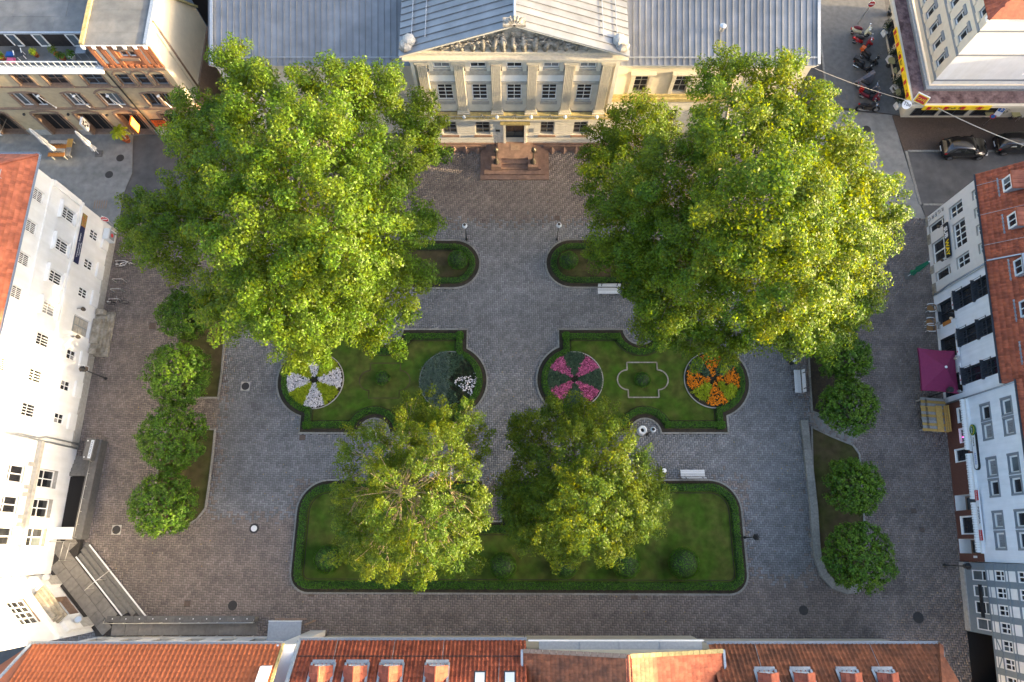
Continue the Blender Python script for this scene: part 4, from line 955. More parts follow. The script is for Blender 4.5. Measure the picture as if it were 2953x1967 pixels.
for i in range(6):
    part(DB, F, 'roof_felt_strip', 'felt', [(-4.45, -.2, -.24+i*1.0, .755+i*1.0, 11.4+(i % 2)*.006, 11.47+(i % 2)*.006)])
part(DB, F, 'parapet_coping', 'lead', [(-.2, .06, -.24, 6.2, 11.4, 11.58)]); part(DB, F, 'parapet_edge', 'yellow_sign' if False else 'mossy', [(-4.72, -4.45, -.24, 6.2, 11.4, 11.62)])
# side towards the theatre
b = MB(); b.add([(0, 0, 3.9), (0, 8, 3.9), (0, 8, 6.0), (0, 4.5, 11.4), (0, 0, 11.4)], [(0, 1, 2, 3, 4)]); b.build('side_wall', MT['cream'], DB)
part(DB, F, 'side_base', 'brown_stone', [(-.3, .12, .02, 8, 0, 3.88)]); b = MB(); b.bar((.05, 4.4, 11.5), (.05, 8.1, 6.0), .28, .16); b.build('verge', MT['mossy'], DB)
pipe(DB, F, [(.1, 1.9, 4), (.1, 1.9, 11.3)], .09, 'brown_stone'); part(DB, F, 'side_pilaster', 'cream', [(-.02, .08, 1.5, 2.4, 3.95, 11.3)])
# set back upper storey, its wall boards and flat roof
for i in range(44):
    x = -20 + i*.35; part(DB, F, 'wall_board', 'dark_cladding', [(x, x+.335, 2.2, 2.28, 8.4, 10.1)]) if i % 1 == 0 else None
part(DB, F, 'upper_storey', 'dark_cladding', [(-20, -4.6, 2.29, 8, 8.3, 10.08)])
for i in range(4):
    for q in range(4): part(DB, F, 'roof_felt_strip', 'felt', [(-20+i*4.0+(q % 2)*.8, -16.02+i*4.0+(q % 2)*.8 if i < 3 else -4.6, 1.95+q*1.4, 3.34+q*1.4, 10.1+((i+q) % 2)*.006, 10.17+((i+q) % 2)*.006)])
part(DB, F, 'roof_edge', 'lead', [(-20, -4.6, 1.85, 1.99, 10.05, 10.2)])
for x in (-13.9, -11.9, -9.9, -7.4): window(DB, F, x, x+.75, 8.45, 9.75, y=2.2, depth=-.05, nx=1, nz=1, frame='white_trim', pane='glass_blue', name='terrace_door')
b = MB()
for z in (8.7, 8.95, 9.38, 9.46): b.tube([(-20, -.05, z), (-4.7, -.05, z)], .022, 5)
for i in range(34): x = -20+i*.46; b.tube([(x, -.05, 8.62), (x, -.05, 9.46)], .018, 5); b.tube([(x, -.05, 8.7), (x+.46, -.05, 8.95)], .011, 4); b.tube([(x, -.05, 8.95), (x+.46, -.05, 8.7)], .011, 4)
b.build('balcony_rail', MT['white_shade'], DB)
# flag poles leaning off the facade
for i, X in enumerate((-37.35, -34.55, -31.9, -27.9)):
    p = empty('flagpole', (X, 34.3, 3.9), 0, ['white flagpole on the brick facade, farthest from the theatre', 'white flagpole on the brick facade, second from the far end', 'white flagpole beside the dark downpipe of the brick facade', 'white flagpole on the brick facade nearest the theatre'][i], 'flagpole', 'flagpoles on the brick facade')
    MB().tube([(0, 0, 0), (.12, -.55, 2.2)], [.045, .025], 6).build('pole', MT['white_plastic'], p); MB().lathe([(.02, 0), (.13, .02), (.13, .05), (.02, .07)], (.12, -.55, 2.2), 10).build('cap', MT['white_plastic'], p)
    MB().lathe([(.07, -.12), (.07, .05)], n=8).build('bracket', MT['white_plastic'], p)
# shop signs on it
sg = empty('hanging_sign', (-31.45, 33.5, 2.9), 0, 'lit orange and yellow sign hanging from the brick facade above an archway', 'sign')
MB().box(-.05, .05, -.42, .42, -.95, .45).build('sign_box', MT['orange_sign'], sg); MB().box(-.058, -.052, -.34, .34, -.85, .35).build('sign_face', MT['lit_orange'], sg); MB().box(.052, .058, -.34, .34, -.85, .35).build('sign_face', MT['lit_orange'], sg)
b = MB(); b.tube([(0, .85, .3), (0, -.3, .3)], .025, 5); b.tube([(0, .85, -.8), (0, .3, -.8)], .025, 5); b.build('bracket', MT['black'], sg)
ob = empty('wall_banner', (-30.0, 34.28, 1.75), 0, 'orange lettered board on the brick facade beside the downpipe', 'sign')
MB().box(-.5, .75, -.06, .0, -.45, .55).build('frame', MT['black'], ob); MB().box(-.44, .69, -.075, -.061, -.39, .49).build('board', MT['orange_sign'], ob)
text('CAFÉ', ob, (.12, -.078, .28), (R(90), 0, 0), .3, 'print_black'); text('BAR', ob, (.12, -.078, -.1), (R(90), 0, 0), .26, 'print_black')
wb = empty('light_box', (-35.6, 33.55, 2.9), 0, 'small white box sign with round pictures jutting from the brick facade', 'sign')
MB().box(-.09, .09, -.35, .35, -.75, .3).build('box', MT['white_plastic'], wb)
for i in range(5): MB().lathe([(.1, 0), (.1, .01)], n=10).build('picture', MT['bronze'], wb, (.092, -.18+.18*(i % 3), .1-.28*(i//2)), (0, R(90), 0))
MB().tube([(0, .7, .1), (0, .3, .1)], .03, 6).build('bracket', MT['black'], wb)
for i, (X, Z) in enumerate(((-40.4, 3.2), (-36.75, 3.2), (-33.6, 3.1))): 
    l = empty('wall_spotlight', (X, 34.25, Z), 0, ['dark wall spotlight beside the archway nearest the street', 'dark wall spotlight above the folded white parasols', 'dark wall spotlight beside the hanging orange sign'][i], 'wall lamp', 'spotlights on the brick facade'); MB().lathe([(.04, -.1), (.11, -.04), (.12, .06), (.05, .12)], (0, -.14, 0), 10).build('lamp_head', MT['black'], l, smooth=True); MB().bar((0, 0, 0), (0, -.12, 0), .04, .04).build('arm', MT['black'], l)
# terrace clutter
tz = 8.41
def pot_plant(loc, r, h, label, leafm='leaf_lime', potm='pot', n=160, ls=.16, name='potted_plant', asp=.4):
    p = empty(name, loc, 0, label, 'plant'); MB().lathe([(r*.7, 0), (r, r*1.5), (r*1.1, r*1.52), (r*.9, r*1.45)], n=12).build('pot', MT[potm], p, smooth=True)
    d = sphere_pts(n); P = d*np.array([r*1.7, r*1.7, h*.5])*RNG.random((n, 1))**.5 + [0, 0, r*1.5+h*.45]
    V, Fq = leaves(P, unit(d+[0, 0, .6]), ls, asp, .6); link('foliage', npmesh('foliage', V, Fq, [MT[leafm]]), p); return p
pot_plant((-36.1, 35.6, tz), .18, .6, 'yellow-green potted plant on the roof terrace', 'leaf_acid')
pot_plant((-34.5, 35.6, tz), .2, 1.0, 'tall olive potted plant on the roof terrace', 'leaf_fine'); pot_plant((-34.0, 35.3, tz), .22, .35, 'orange clay pot with low plant on the roof terrace')
pot_plant((-33.3, 35.4, tz), .24, .4, 'white trough plant on the roof terrace', 'leaf_lime', 'white_plastic'); pot_plant((-38.6, 35.3, tz), .2, .5, 'dark green potted plant near the end of the roof terrace')
c = empty('terrace_chair', (-37.2, 35.5, tz), .4, 'dark chair with white arms on the roof terrace', 'chair'); MB().box(-.25, .25, -.25, .25, .4, .45).build('seat', MT['anthracite'], c); MB().box(-.25, .25, .22, .28, .45, .95).build('backrest', MT['anthracite'], c)
for x in (-.22, .22):
    for y in (-.22, .22): MB().box(x-.02, x+.02, y-.02, y+.02, 0, .4).build('leg', MT['white_plastic'], c)
for i, x in enumerate((-.28, .28)): MB().box(x-.03, x+.03, -.2, .25, .62, .66).build('armrest', MT['white_plastic'], c)
for X, Y, m, lb, rr in ((-38.0, 35.2, 'petal_pink', 'pink cushion on the roof terrace', .3), (-38.2, 35.75, 'blue_sign', 'pale blue cushion on the roof terrace', .28)):
    c = MB(); c.box(-rr, rr, -rr*.7, rr*.7, 0, .12); c.box(-rr*.8, rr*.8, -rr*.5, rr*.5, .121, .18); tag(c.build('cushion', MT[m], None, (X, Y, tz)), lb, 'cushion')
c = empty('terrace_table', (-32.4, 35.6, tz), 0, 'grey square table on the roof terrace beside the gable', 'table'); MB().box(-.38, .38, -.3, .3, .68, .72).build('tabletop', MT['grey_frame'], c)
for x in (-.33, .33):
    for y in (-.25, .25): MB().box(x-.02, x+.02, y-.02, y+.02, 0, .68).build('leg', MT['grey_frame'], c)
# dark building behind the gap between brick building and theatre
bb = empty('rear_building', (-24, 46, 0), 0, 'dark flat-roofed building glimpsed behind the brick gable', 'building'); MB().box(-3, 1.5, -2, 8, 0, 6.5).build('wall', MT['dark_cladding'], bb); MB().box(-3.1, 1.6, -2.1, 8.1, 6.5, 6.7).build('roof', MT['felt'], bb)

# ------------------------------------------------------------------ cafe corner building
CB = empty('cafe_building', (34.3, 36.1, 0), 0, 'cream corner building with grey window bands above a yellow cafe canopy', 'building')
FWs = fr(0, 10, -90); FS = F0
wr = [(z0, z1, [(9.25-1.57*i-.65, 9.25-1.57*i) for i in range(6)]) for z0, z1 in ((5.55, 6.8), (8.4, 9.58), (10.9, 11.75))]
ops = [(a, b, z0, z1) for z0, z1, l in wr for a, b in l]
wall(CB, FWs, MT['cream'], 0, 10, 4.5, 12.1, ops, depth=.18, reveal=MT['grey_frame']); wall(CB, FS, MT['white_wall'], 0, 20, 4.5, 12.1, [(6.6, 8.0, 5.6, 7.0)], name='side_wall')
window(CB, FS, 6.6, 8.0, 5.6, 7.0, nx=2, nz=1)
for z0, z1, l in wr:
    for a, b in l: window(CB, FWs, a, b, z0, z1, nx=1, nz=2, depth=.15, splitz=.66, fw=.06); part(CB, FWs, 'window_shutter_box', 'grey_frame', [(a-.1, b+.1, -.1, -.002, z1+.03, z1+.28)]); part(CB, FWs, 'window_apron', 'cream', [(a-.12, b+.12, -.08, -.002, z0-.3, z0-.04)])
    part(CB, FWs, 'sill_band', 'grey_frame', [(0, 10.06, -.06, -.002, z0-.55, z0-.33)])
for z in (5.0, 7.95, 10.5): part(CB, FS, 'sill_band', 'grey_frame', [(-.06, 20, -.06, -.002, z-.05, z+.08)])
part(CB, FS, 'shop_wall', 'cream', [(-.1, 20, -.06, 9.5, 0, 4.4)])
for i, (a, b) in enumerate(((.5, 2.6), (3.0, 5.2), (5.7, 7.9))): window(CB, FS, a, b, .4, 3.0, y=-.06, depth=-.03, nx=2, nz=1, frame='anthracite', name='shop_window')
for i in range(3): window(CB, FWs, 1+i*2.8, 3.2+i*2.8, .4, 3.0, y=-.1, depth=-.03, nx=2, nz=1, frame='anthracite', name='shop_window')
cn = MB(); cn.box(-1.6, 20, -1.75, -.05, 3.75, 4.02); cn.box(-1.6, -.05, -.05, 12, 3.75, 4.02); cn.build('canopy', MT['cream'], CB)
cn = MB(); cn.box(-1.35, 20, -1.5, -.35, 4.023, 4.06); cn.box(-1.35, -.35, -.347, 12, 4.023, 4.06); cn.build('canopy_felt', MT['felt_red'], CB)
cn = MB(); cn.box(-.35, 20, -.35, -.06, 4.1, 4.35); cn.box(-.35, -.06, -.06, 12, 4.1, 4.35); cn.build('canopy_upstand', MT['lead'], CB)
part(CB, FS, 'sign_fascia', 'yellow_sign', [(-.6, 4.9, -1.84, -1.76, 3.62, 4.12)]); part(CB, FWs, 'sign_fascia', 'yellow_sign', [(4.0, 11.3, -1.70, -1.61, 3.62, 4.12)])
for (f, x0, n, y) in ((FS, -.3, 4, -1.845), (FWs, 4.2, 6, -1.705)):
    for i in range(n):
        x = x0 + i*(5.0/3.6 if f is FS else 1.25); part(CB, f, 'fascia_patch', 'red_sign', [(x, x+.32, y-.012, y, 3.68, 4.06)])
ftext('Café  Bar', CB, FS, 2.1, -1.85, 3.87, .36, 'print_black'); ftext('INTI', CB, FS, .55, -1.85, 3.87, .36, 'red_sign'); ftext('INTI', CB, FS, 4.0, -1.85, 3.87, .36, 'red_sign'); ftext('Café  Bar', CB, FWs, 7.0, -1.715, 3.87, .36, 'print_black'); ftext('INTI', CB, FWs, 10.4, -1.715, 3.87, .34, 'red_sign'); ftext('INTI', CB, FWs, 5.0, -1.715, 3.87, .34, 'red_sign')
# roof
hw = 9.0
rf = MB(); rf.add([(-.5, -.4, 12.1), (20, -.4, 12.1), (20, 6, 17), (6, 6, 17), (-.5, 12, 12.1), (6, 12, 17)], [(0, 1, 2, 3), (0, 3, 5, 4)]); rf.build('roof_base', MT['tile_red'], CB)
tile_roof(CB, FWs, (0, -.5, 12.15), (1, 0, 0), (0, .8, .6), 10.4, 2.4, .3, .34, MT['tile_red'], indiv=120, keep=lambda u, v: u < 10.4-v*.75)
part(CB, FS, 'eaves', 'white_trim', [(-.5, 1.0, -.4, 0, 11.85, 12.08)]); b = MB(); b.bar((-.5, -.4, 12.14), (6, 6, 17.05), .25, .14); b.build('hip_tiles', MT['tile_red'], CB)
# corner signs
s1 = empty('round_sign', (32.1, 34.3, 4.3), 0, 'round white sign with dark monogram at the corner of the cafe canopy', 'sign'); MB().lathe([(.36, 0), (.36, .08)], n=24).build('disc', MT['print_white'], s1, (0, 0, 0), (R(40), 0, R(-20))); text('Tba', s1, (0, -.05, .1), (R(40), 0, R(-20)), .4, 'print_black'); MB().tube([(.7, .2, -.2), (0, 0, 0)], .03, 6).build('arm', MT['black'], s1)
s2 = empty('cafe_light_box', (33.2, 34.55, 4.07), R(-32), 'tilted red and yellow box sign on the corner of the cafe canopy', 'sign'); MB().box(-.5, .5, -.12, .12, 0, .75).build('box', MT['white_plastic'], s2, (0, 0, .05), (R(-30), 0, 0)); MB().box(-.46, .46, -.135, -.122, .04, .71).build('face', MT['yellow_sign'], s2, (0, 0, .05), (R(-30), 0, 0)); MB().box(-.36, .36, -.142, -.136, .1, .65).build('panel', MT['red_sign'], s2, (0, 0, .05), (R(-30), 0, 0)); text('CAFÉ', s2, (0, .04, .45), (R(60), 0, 0), .28, 'print_yellow')
# ------------------------------------------------------------------ white town house with red hip roof (its front faces the square from the west)
LH = empty('town_house', (-33, 7, 0), R(90), 'long white town house with red hipped roof, blue banner and stone entrance steps', 'building')
top = [(c-.42, c+.42) for c in (1.8, 4.2, 9.1, 11.5, 13.9, 16.3)]; midw = [(c-.45, c+.45) for c in (1.8, 4.2, 6.8, 9.1, 11.5, 13.97, 16.5)]; bot = [(c-.38, c+.38) for c in (1.8, 4.25, 6.6, 11.55, 13.9, 16.4)]
ops = [(a, b, 8.8, 9.85) for a, b in top] + [(a, b, 5.3, 6.9) for a, b in midw] + [(a, b, 2.2, 3.25) for a, b in bot] + [(8.35, 9.7, 1.1, 3.25, .35), (6.3, 6.5, 8.9, 9.15)]
wall(LH, F0, MT['white_wall'], 0, 18.1, 0, 10.6, ops, depth=.14)
part(LH, F0, 'vent', 'grey_frame', [(6.3, 6.5, .1, .14, 8.9, 9.15)])
for a, b in top: window(LH, F0, a, b, 8.8, 9.85, nx=6, nz=2, depth=.1, fw=.05, mw=.035, pane='glass'); surround(LH, F0, a, b, 8.8, 9.85, .09, 'white_wall', y=-.03)
for i, (a, b) in enumerate(midw): window(LH, F0, a, b, 5.3, 6.9, nx=4 if i != 3 else 4, nz=2, depth=.1, fw=.06, mw=.04, pane='glass' if i not in (3,) else 'glass_curtain'); surround(LH, F0, a, b, 5.3, 6.9, .12, 'white_wall', y=-.05, hood=1, sillx=1)
for i, (a, b) in enumerate(bot): window(LH, F0, a, b, 2.2, 3.25, nx=3 if i > 2 else 2, nz=2, depth=.08, fw=.06, pane='glass' if i > 2 else ['glass', 'glass_curtain', 'glass_curtain']); part(LH, F0, 'apron', 'white_wall', [(a-.22, b+.22, -.16, .02, .95, 1.75)])
part(LH, F0, 'string_course', 'white_wall', [(-.02, 18.15, -.14, .02, 4.72, 4.95), (-.02, 18.13, -.08, .02, 8.2, 8.38), (-.02, 18.2, -.26, .02, 10.3, 10.6)])
part(LH, F0, 'plinth', 'grey_stone', [(-.02, 8.0, -.07, .02, 0, .8), (10.05, 18.13, -.07, .02, 0, .8)])
part(LH, F0, 'cornice_corner', 'white_wall', [(17.75, 18.2, -.1, .02, 5.0, 8.15)])
# door leaf with carved panels
d = part(LH, F0, 'door', 'grey_frame', [(8.35, 9.7, .25, .33, 1.1, 2.85)])
for i in range(3):
    for q in range(2): part(LH, F0, 'door_panel', 'grey_stone', [(8.45+q*.64, 9.0+q*.64, .21, .26, 1.18+i*.55, 1.64+i*.55)])
window(LH, F0, 8.35, 9.7, 2.85, 3.25, nx=5, nz=1, depth=.28, frame='grey_frame', name='fanlight')
b = MB(); b.box(0, 18.1, .45, 9, 0, 10.5); b.build('rear_walls', MT['white_wall'], LH); part(LH, F0, 'end_wall', 'white_wall', [(18.0, 18.1, .01, .46, 0, 10.55)])
# banner
bn = empty('wall_banner.001', (-32.93, 20.35, 4.05), R(90), 'long navy banner with a colourful picture end on the white town house', 'banner'); MB().box(0, 4.05, -.03, .01, 0, .56).build('cloth', MT['navy'], bn); MB().box(3.0, 4.05, -.036, -.031, 0, .56).build('picture', mat('banner_picture', (.25, .22, .06), .7, col2=(.35, .12, .04), var=.6, vs=4), bn)
text('Literaturzentrum  Göttingen', bn, (1.45, -.034, .38), (R(90), 0, 0), .17, 'print_white'); text('Kulturhaus am Platz', bn, (1.2, -.034, .16), (R(90), 0, 0), .13, 'print_white')
# roof (hipped at the street end)
rb = MB(); ev = 10.7; sl = .84; rd = 5.2
rb.add([(-1, -.5, ev), (18.7, -.5, ev), (18.7-rd, -.5+rd, ev+rd*sl), (-1, -.5+rd, ev+rd*sl), (18.7, 10, ev), (18.7-rd, 10-rd, ev+rd*sl), (-1, 10, ev)], [(0, 1, 2, 3), (1, 4, 5, 2), (4, 6, 3, 5)], 0); rb.build('roof_base', MT['tile_old'], LH)
c_ = 1/math.hypot(1, sl); vd = (0, c_, sl*c_)
tile_roof(LH, F0, (-.9, -.5, ev+.02), (1, 0, 0), vd, 19.6, 3.2, .24, .30, MT['tile_old'], keep=lambda u, v: u < 19.5-v*c_, roll=.012, indiv=290, shift=.5, n=2)
tile_roof(LH, F0, (18.7, -.5, ev+.02), (0, 1, 0), (-c_, 0, sl*c_), 5, 3.2, .24, .30, MT['tile_old'], keep=lambda u, v: u > v*c_, roll=.012, indiv=60, shift=.5, n=2)
b = MB(); b.bar((18.65, -.45, ev+.06), (18.7-rd, -.5+rd, ev+rd*sl+.06), .2, .1); b.build('hip_tiles', MT['tile_old'], LH)
gutter(LH, F0, -1, 18.7, -.58, ev+.02, .08, 'lead'); gutter(LH, fr(18.7, -.5, 90), 0, 6, -.08, ev+.02, .08, 'lead')
b = MB(); 
for q in range(5): b.tube([(3+q*3.3, .75, ev+1.15), (3+q*3.3, .8, ev+1.3)], .02, 5)
b.tube([(-.8, .8, ev+1.28), (16.8, .8, ev+1.28)], .02, 5); b.build('lightning_wire', MT['lead'], LH)
pipe(LH, F0, [(-.05, -.12, .2), (-.05, -.12, 10.4)], .06); pipe(LH, F0, [(.28, -.12, .2), (.28, -.12, 3.9), (.1, -.12, 4.6), (.1, -.12, 8.6)], .06)
# entrance steps in front of the carved door
es = empty('stone_steps', (-33, 16.02, 0), R(90), 'worn pale stone steps below the carved door of the white town house', 'steps')
for i, (hw, dp, z0, z1) in enumerate(((1.85, 1.15, 0, .26), (1.55, .98, .262, .52), (1.35, .85, .522, .78), (1.0, .7, .782, 1.08))): MB().box(-hw, hw, -dp, -.08, z0, z1).build('step', MT['old_stone'], es)
for s in (-1, 1): MB().box(s*1.6-.22, s*1.6+.22, -.7, -.09, .5, 1.0).build('side_block', MT['old_stone'], es)
for s, lb in ((1, 'dark lantern on the white wall, on the street side of the carved door'), (-1, 'dark lantern on the white wall, on the terrace side of the carved door')):
    l = empty('wall_lantern', (-32.9, 16.02+s*1.1, 3.0), R(90), lb, 'wall lamp', 'lanterns beside the carved door'); MB().tube([(0, .08, .1), (0, -.3, .25)], .03, 6).build('arm', MT['black'], l); MB().lathe([(.03, .3), (.14, .18), (.17, .12), (.11, -.12), (.04, -.16)], (0, -.36, 0), 6).build('lantern', MT['bronze'], l)
cbx = empty('cigarette_machine', (-32.75, 24.0, .9), R(90), 'pale metal box with a round emblem on the white town house, near the bike racks', 'box'); MB().box(-.45, .45, -.3, .15, 0, .95).build('body', MT['white_shade'], cbx); MB().box(-.36, .36, -.31, -.302, .12, .8).build('front', MT['grey_frame'], cbx); MB().lathe([(.16, 0), (.16, .01)], n=14).build('emblem', MT['red_sign'], cbx, (0, -.312, .5), (R(90), 0, 0))
lbx = empty('letter_box', (-32.85, 12.95, .9), R(90), 'white post box with dark slot on the white wall, beside the stone steps', 'box'); MB().box(-.2, .2, -.2, 0, 0, .6).build('body', MT['white_plastic'], lbx); MB().box(-.13, .13, -.212, -.201, .1, .5).build('slot', MT['brown_stone'], lbx)

# ------------------------------------------------------------------ white house with tall windows and corner entrance
WH = empty('corner_house', (-33, -2, 0), R(90), 'bright white corner house with tall beige-framed windows and diagonal arched entrance', 'building')
gw = [(5.85, 7.1), (3.82, 5.08), (1.85, 3.12)]; uw = [(5.93, 7.1), (3.95, 5.08), (1.92, 3.1)]
ops = [(a, b, 1.7, 3.7, .35) for a, b in gw] + [(a, b, 5.2, 7.0, .2) for a, b in uw]
wall(WH, F0, MT['white_wall'], 0, 9.0, .0, 10.0, ops, reveal=MT['grey_stone'])
for a, b in gw: window(WH, F0, a, b, 1.7, 3.7, nx=2, nz=2, depth=.32, fw=.08, mw=.07, splitz=.55, pane=['glass', 'glass', 'glass_blue'])
for a, b in uw: window(WH, F0, a, b, 5.2, 7.0, nx=2, nz=2, depth=.12, fw=.09, mw=.08, splitz=.7, pane='glass'); surround(WH, F0, a, b, 5.2, 7.0, .14, 'white_wall', y=-.07, hood=1); part(WH, F0, 'corbel', 'grey_stone', [(a-.3, a-.05, -.22, .02, 4.62, 5.0), (b+.05, b+.3, -.22, .02, 4.62, 5.0)])
part(WH, F0, 'string_course', 'grey_stone', [(-.02, 8.9, -.18, .02, 4.0, 4.25), (-.02, 8.9, -.3, .02, 4.253, 4.5)])
part(WH, F0, 'top_cornice', 'white_wall', [(-.1, 9, -.35, .02, 9.5, 10.0)]); MB().box(0, 8.95, .36, 9, 0, 9.9).build('rear_walls', MT['white_wall'], WH)
FD = fr(-3.9, -3.7, 45)      # diagonal corner, frame inside the rotated house
M_ = Matrix.Rotation(R(-90), 4, 'Z') @ Matrix.Translation(Vector((-29.3+33, -5.85+2, 0)))
def wl2(x, y): v = Matrix.Rotation(R(-90), 4, 'Z') @ Vector((x+33, y+2, 0)); return v
o_ = wl2(-29.25, -5.85); FD = ((o_.x, o_.y, 0), (0, 0, R(45)))
ops = [(1.75, 3.3, .5, 2.75, .6), (1.55, 3.5, 4.7, 6.5, .2)]
wall(WH, FD, MT['white_wall'], 0, 5.35, .0, 10.0, ops, reveal=MT['brown_stone'], name='entrance_wall')
window(WH, FD, 1.75, 3.3, .5, 2.75, nx=2, nz=1, depth=.55, frame='white_shade', pane='glass_blue', name='door', fw=.12, mw=.1); window(WH, FD, 1.55, 3.5, 4.7, 6.5, nx=4, nz=3, depth=.15, pane='glass', mw=.06)
arch_head(WH, FD, 1.75, 3.3, 2.72, .3, .2, 'grey_stone', y=-.1); part(WH, FD, 'pier', 'white_wall', [(4.2, 5.0, -.28, -.002, .4, 3.2), (.35, 1.1, -.28, -.002, .4, 3.2)]); part(WH, FD, 'pier_face', 'grey_stone', [(4.2, 5.0, -.31, -.283, .4, 1.7), (.35, 1.1, -.31, -.283, .4, 1.7)])
part(WH, FD, 'entrance_pediment', 'old_stone', [(1.2, 3.85, -.75, -.003, 3.25, 3.42), (1.35, 3.7, -.6, -.003, 3.423, 3.65), (1.5, 3.55, -.4, -.003, 3.653, 3.85)])
part(WH, FD, 'entrance_string_course', 'white_wall', [(0, 5.3, -.2, -.002, 4.05, 4.4)])
for i, (x, lb) in enumerate(((4.55, 'round steel lamp on the pier of the diagonal entrance, on the steps side'), (.75, 'round steel lamp on the pier of the diagonal entrance, on the ramp side'))):
    M3 = Matrix.Translation(Vector((-33, -2, 0))) @ Matrix.Rotation(R(90), 4, 'Z') @ Matrix.Translation(Vector(FD[0])) @ Matrix.Rotation(R(45), 4, 'Z'); p = M3 @ Vector((x, -.3, 2.3))
    l = empty('disc_lamp', p, R(135), lb, 'wall lamp', 'lamps at the diagonal entrance'); MB().lathe([(.2, 0), (.24, .03), (.2, .07)], n=16).build('disc', MT['steel'], l, (0, -.35, .1), (R(25), 0, 0)); MB().tube([(0, 0, -.2), (0, -.2, .05), (0, -.35, .1)], .025, 6).build('arm', MT['steel'], l)
# ------------------------------------------------------------------ south row of tiled houses
def tiled_house(label, x0, x1, yw, ze, slope, tm, wm, tw, tl, keep=None, indiv=280, nwin=5, roll=.085, oh=.5, zz=.0, name='terraced_house', shift=0.0):
    P = empty(name, (x1, yw, 0), R(180), label, 'building', 'tiled houses in the south row'); W = x1-x0
    step = W/nwin; ops = [(step*(i+.5)-.5, step*(i+.5)+.5, 4.0, 5.5) for i in range(nwin)] + [(step*(i+.5)-.5, step*(i+.5)+.5, 1.2, 2.7) for i in range(nwin)]
    wall(P, F0, MT[wm], 0, W, 0, ze-.1, ops, depth=.25, reveal=MT['grey_stone'])
    for o in ops: window(P, F0, *o[:4], nx=2, nz=2, depth=.2)
    MB().box(0, W, .34, 9, 0, ze-.2).build('rear_walls', MT[wm], P)
    c = 1/math.hypot(1, slope); ln = 3.2
    b = MB(); b.add([(0, -oh, ze-.03), (W, -oh, ze-.03), (W, 4.5, ze-.03+(4.5+oh)*slope), (0, 4.5, ze-.03+(4.5+oh)*slope), (W, 9.5, ze-.03), (0, 9.5, ze-.03)], [(0, 1, 2, 3), (3, 2, 4, 5)])
    b.build('roof_base', MT[tm], P)
    tile_roof(P, F0, (0, -oh, ze), (1, 0, 0), (0, c, slope*c), W, ln, tw, tl, MT[tm], keep=keep, indiv=indiv, roll=roll, shift=shift)
    gutter(P, F0, -.05, W+.05, -oh-.09, ze+.01, .085, 'lead'); part(P, F0, 'fascia', 'white_trim', [(0, W, -oh+.02, -oh+.06, ze-.22, ze-.05)])
    return P, W
def dormer(P, xc, yf, ze, slope, oh, w=1.15, h=.55, tm='tile_red', m2='tile_red', rise=.5, ln=2.6):
    """small gabled dormer, its ridge runs back into the roof"""
    zf = ze + (yf+oh)*slope; D = link('dormer', MB().box(xc-w/2, xc+w/2, yf, yf+ln, zf-.1, zf+h).mesh('dormer', MT['lead']), P)
    for s in (-1, 1):
        c = math.hypot(w/2+.12, rise); n = 6
        for i in range(n):
            for q in range(3):
                ya = yf-.14+i*.42; a0, a1 = q/3, (q+1)/3+.03
                X0 = xc+s*(w/2+.12)*(1-a0); X1 = xc+s*(w/2+.12)*(1-a1); Z0 = zf+h-.06+rise*a0+.035; Z1 = zf+h-.06+rise*a1
                b = MB(); b.hexa([(X0, ya, Z0-.03), (X1, ya, Z1-.03), (X1, ya+.41, Z1-.03), (X0, ya+.41, Z0-.03)], [(X0, ya, Z0+.02), (X1, ya, Z1), (X1, ya+.41, Z1), (X0, ya+.41, Z0+.02)]); b.build('tile', MT[m2], D)
    b = MB(); b.tube([(xc, yf-.16, zf+h+rise-.03), (xc, yf+ln, zf+h+rise-.03)], .07, 6); b.build('ridge', MT[m2], D)
    window(P, ((0, 0, 0), (0, 0, 0)), xc-w/2+.12, xc+w/2-.12, zf+.02, zf+h-.04, y=yf, depth=-.05, nx=2, nz=1)
    b = MB(); b.add([(xc-w/2, yf-.02, zf+h), (xc+w/2, yf-.02, zf+h), (xc, yf-.02, zf+h+rise-.1)], [(0, 1, 2)]); b.build('gable', MT[tm], D)
    MB().box(xc-w/2-.1, xc+w/2+.1, yf-.35, yf-.06, zf-.12, zf-.02).build('apron_flashing', MT['lead'], D)
    for s in (-1, 1): b = MB(); b.bar((xc+s*(w/2+.1), yf-.2, zf+.0), (xc+s*(w/2+.1), yf+ln*.6, zf+.0+ln*.6*slope), .14, .05); b.build('side_flashing', MT['lead'], D)
P1, W1 = tiled_house('white house end with glowing orange pantile roof behind the ramp', -29.1, -13.9, -6.2, 7.2, .9, 'tile_orange', 'white_wall', .285, .36, indiv=290, oh=.4, nwin=7)
b = MB(); b.bar((W1, -.4, 7.25), (W1+.9, 2.2, 9.4), .18, .12); b.build('hip_flashing', MT['lead'], P1); part(P1, F0, 'verge_board', 'white_trim', [(-.12, -.02, -.4, -.3, 7.0, 7.2)])
b = MB(); b.bar((-.08, -.45, 7.22), (-.08, 3, 10.35), .16, .1); b.build('verge_board', MT['mossy'], P1)
b = MB(); b.hexa([(.15, .6, 8.2), (.75, .6, 8.2), (.75, 3, 10.4), (.15, 3, 10.4)], [(.15, .6, 8.55), (.75, .6, 8.55), (.75, 3, 10.75), (.15, 3, 10.75)]); b.build('roof_duct', MT['white_trim'], P1)
b = MB(); b.add([(W1, -.4, 7.2), (W1+4.2, 2.5, 7.2), (W1+1.6, 2.6, 9.8), (W1, 2.6, 9.8)], [(0, 1, 2, 3)]); b.build('corner_roof', MT['tile_orange'], P1)
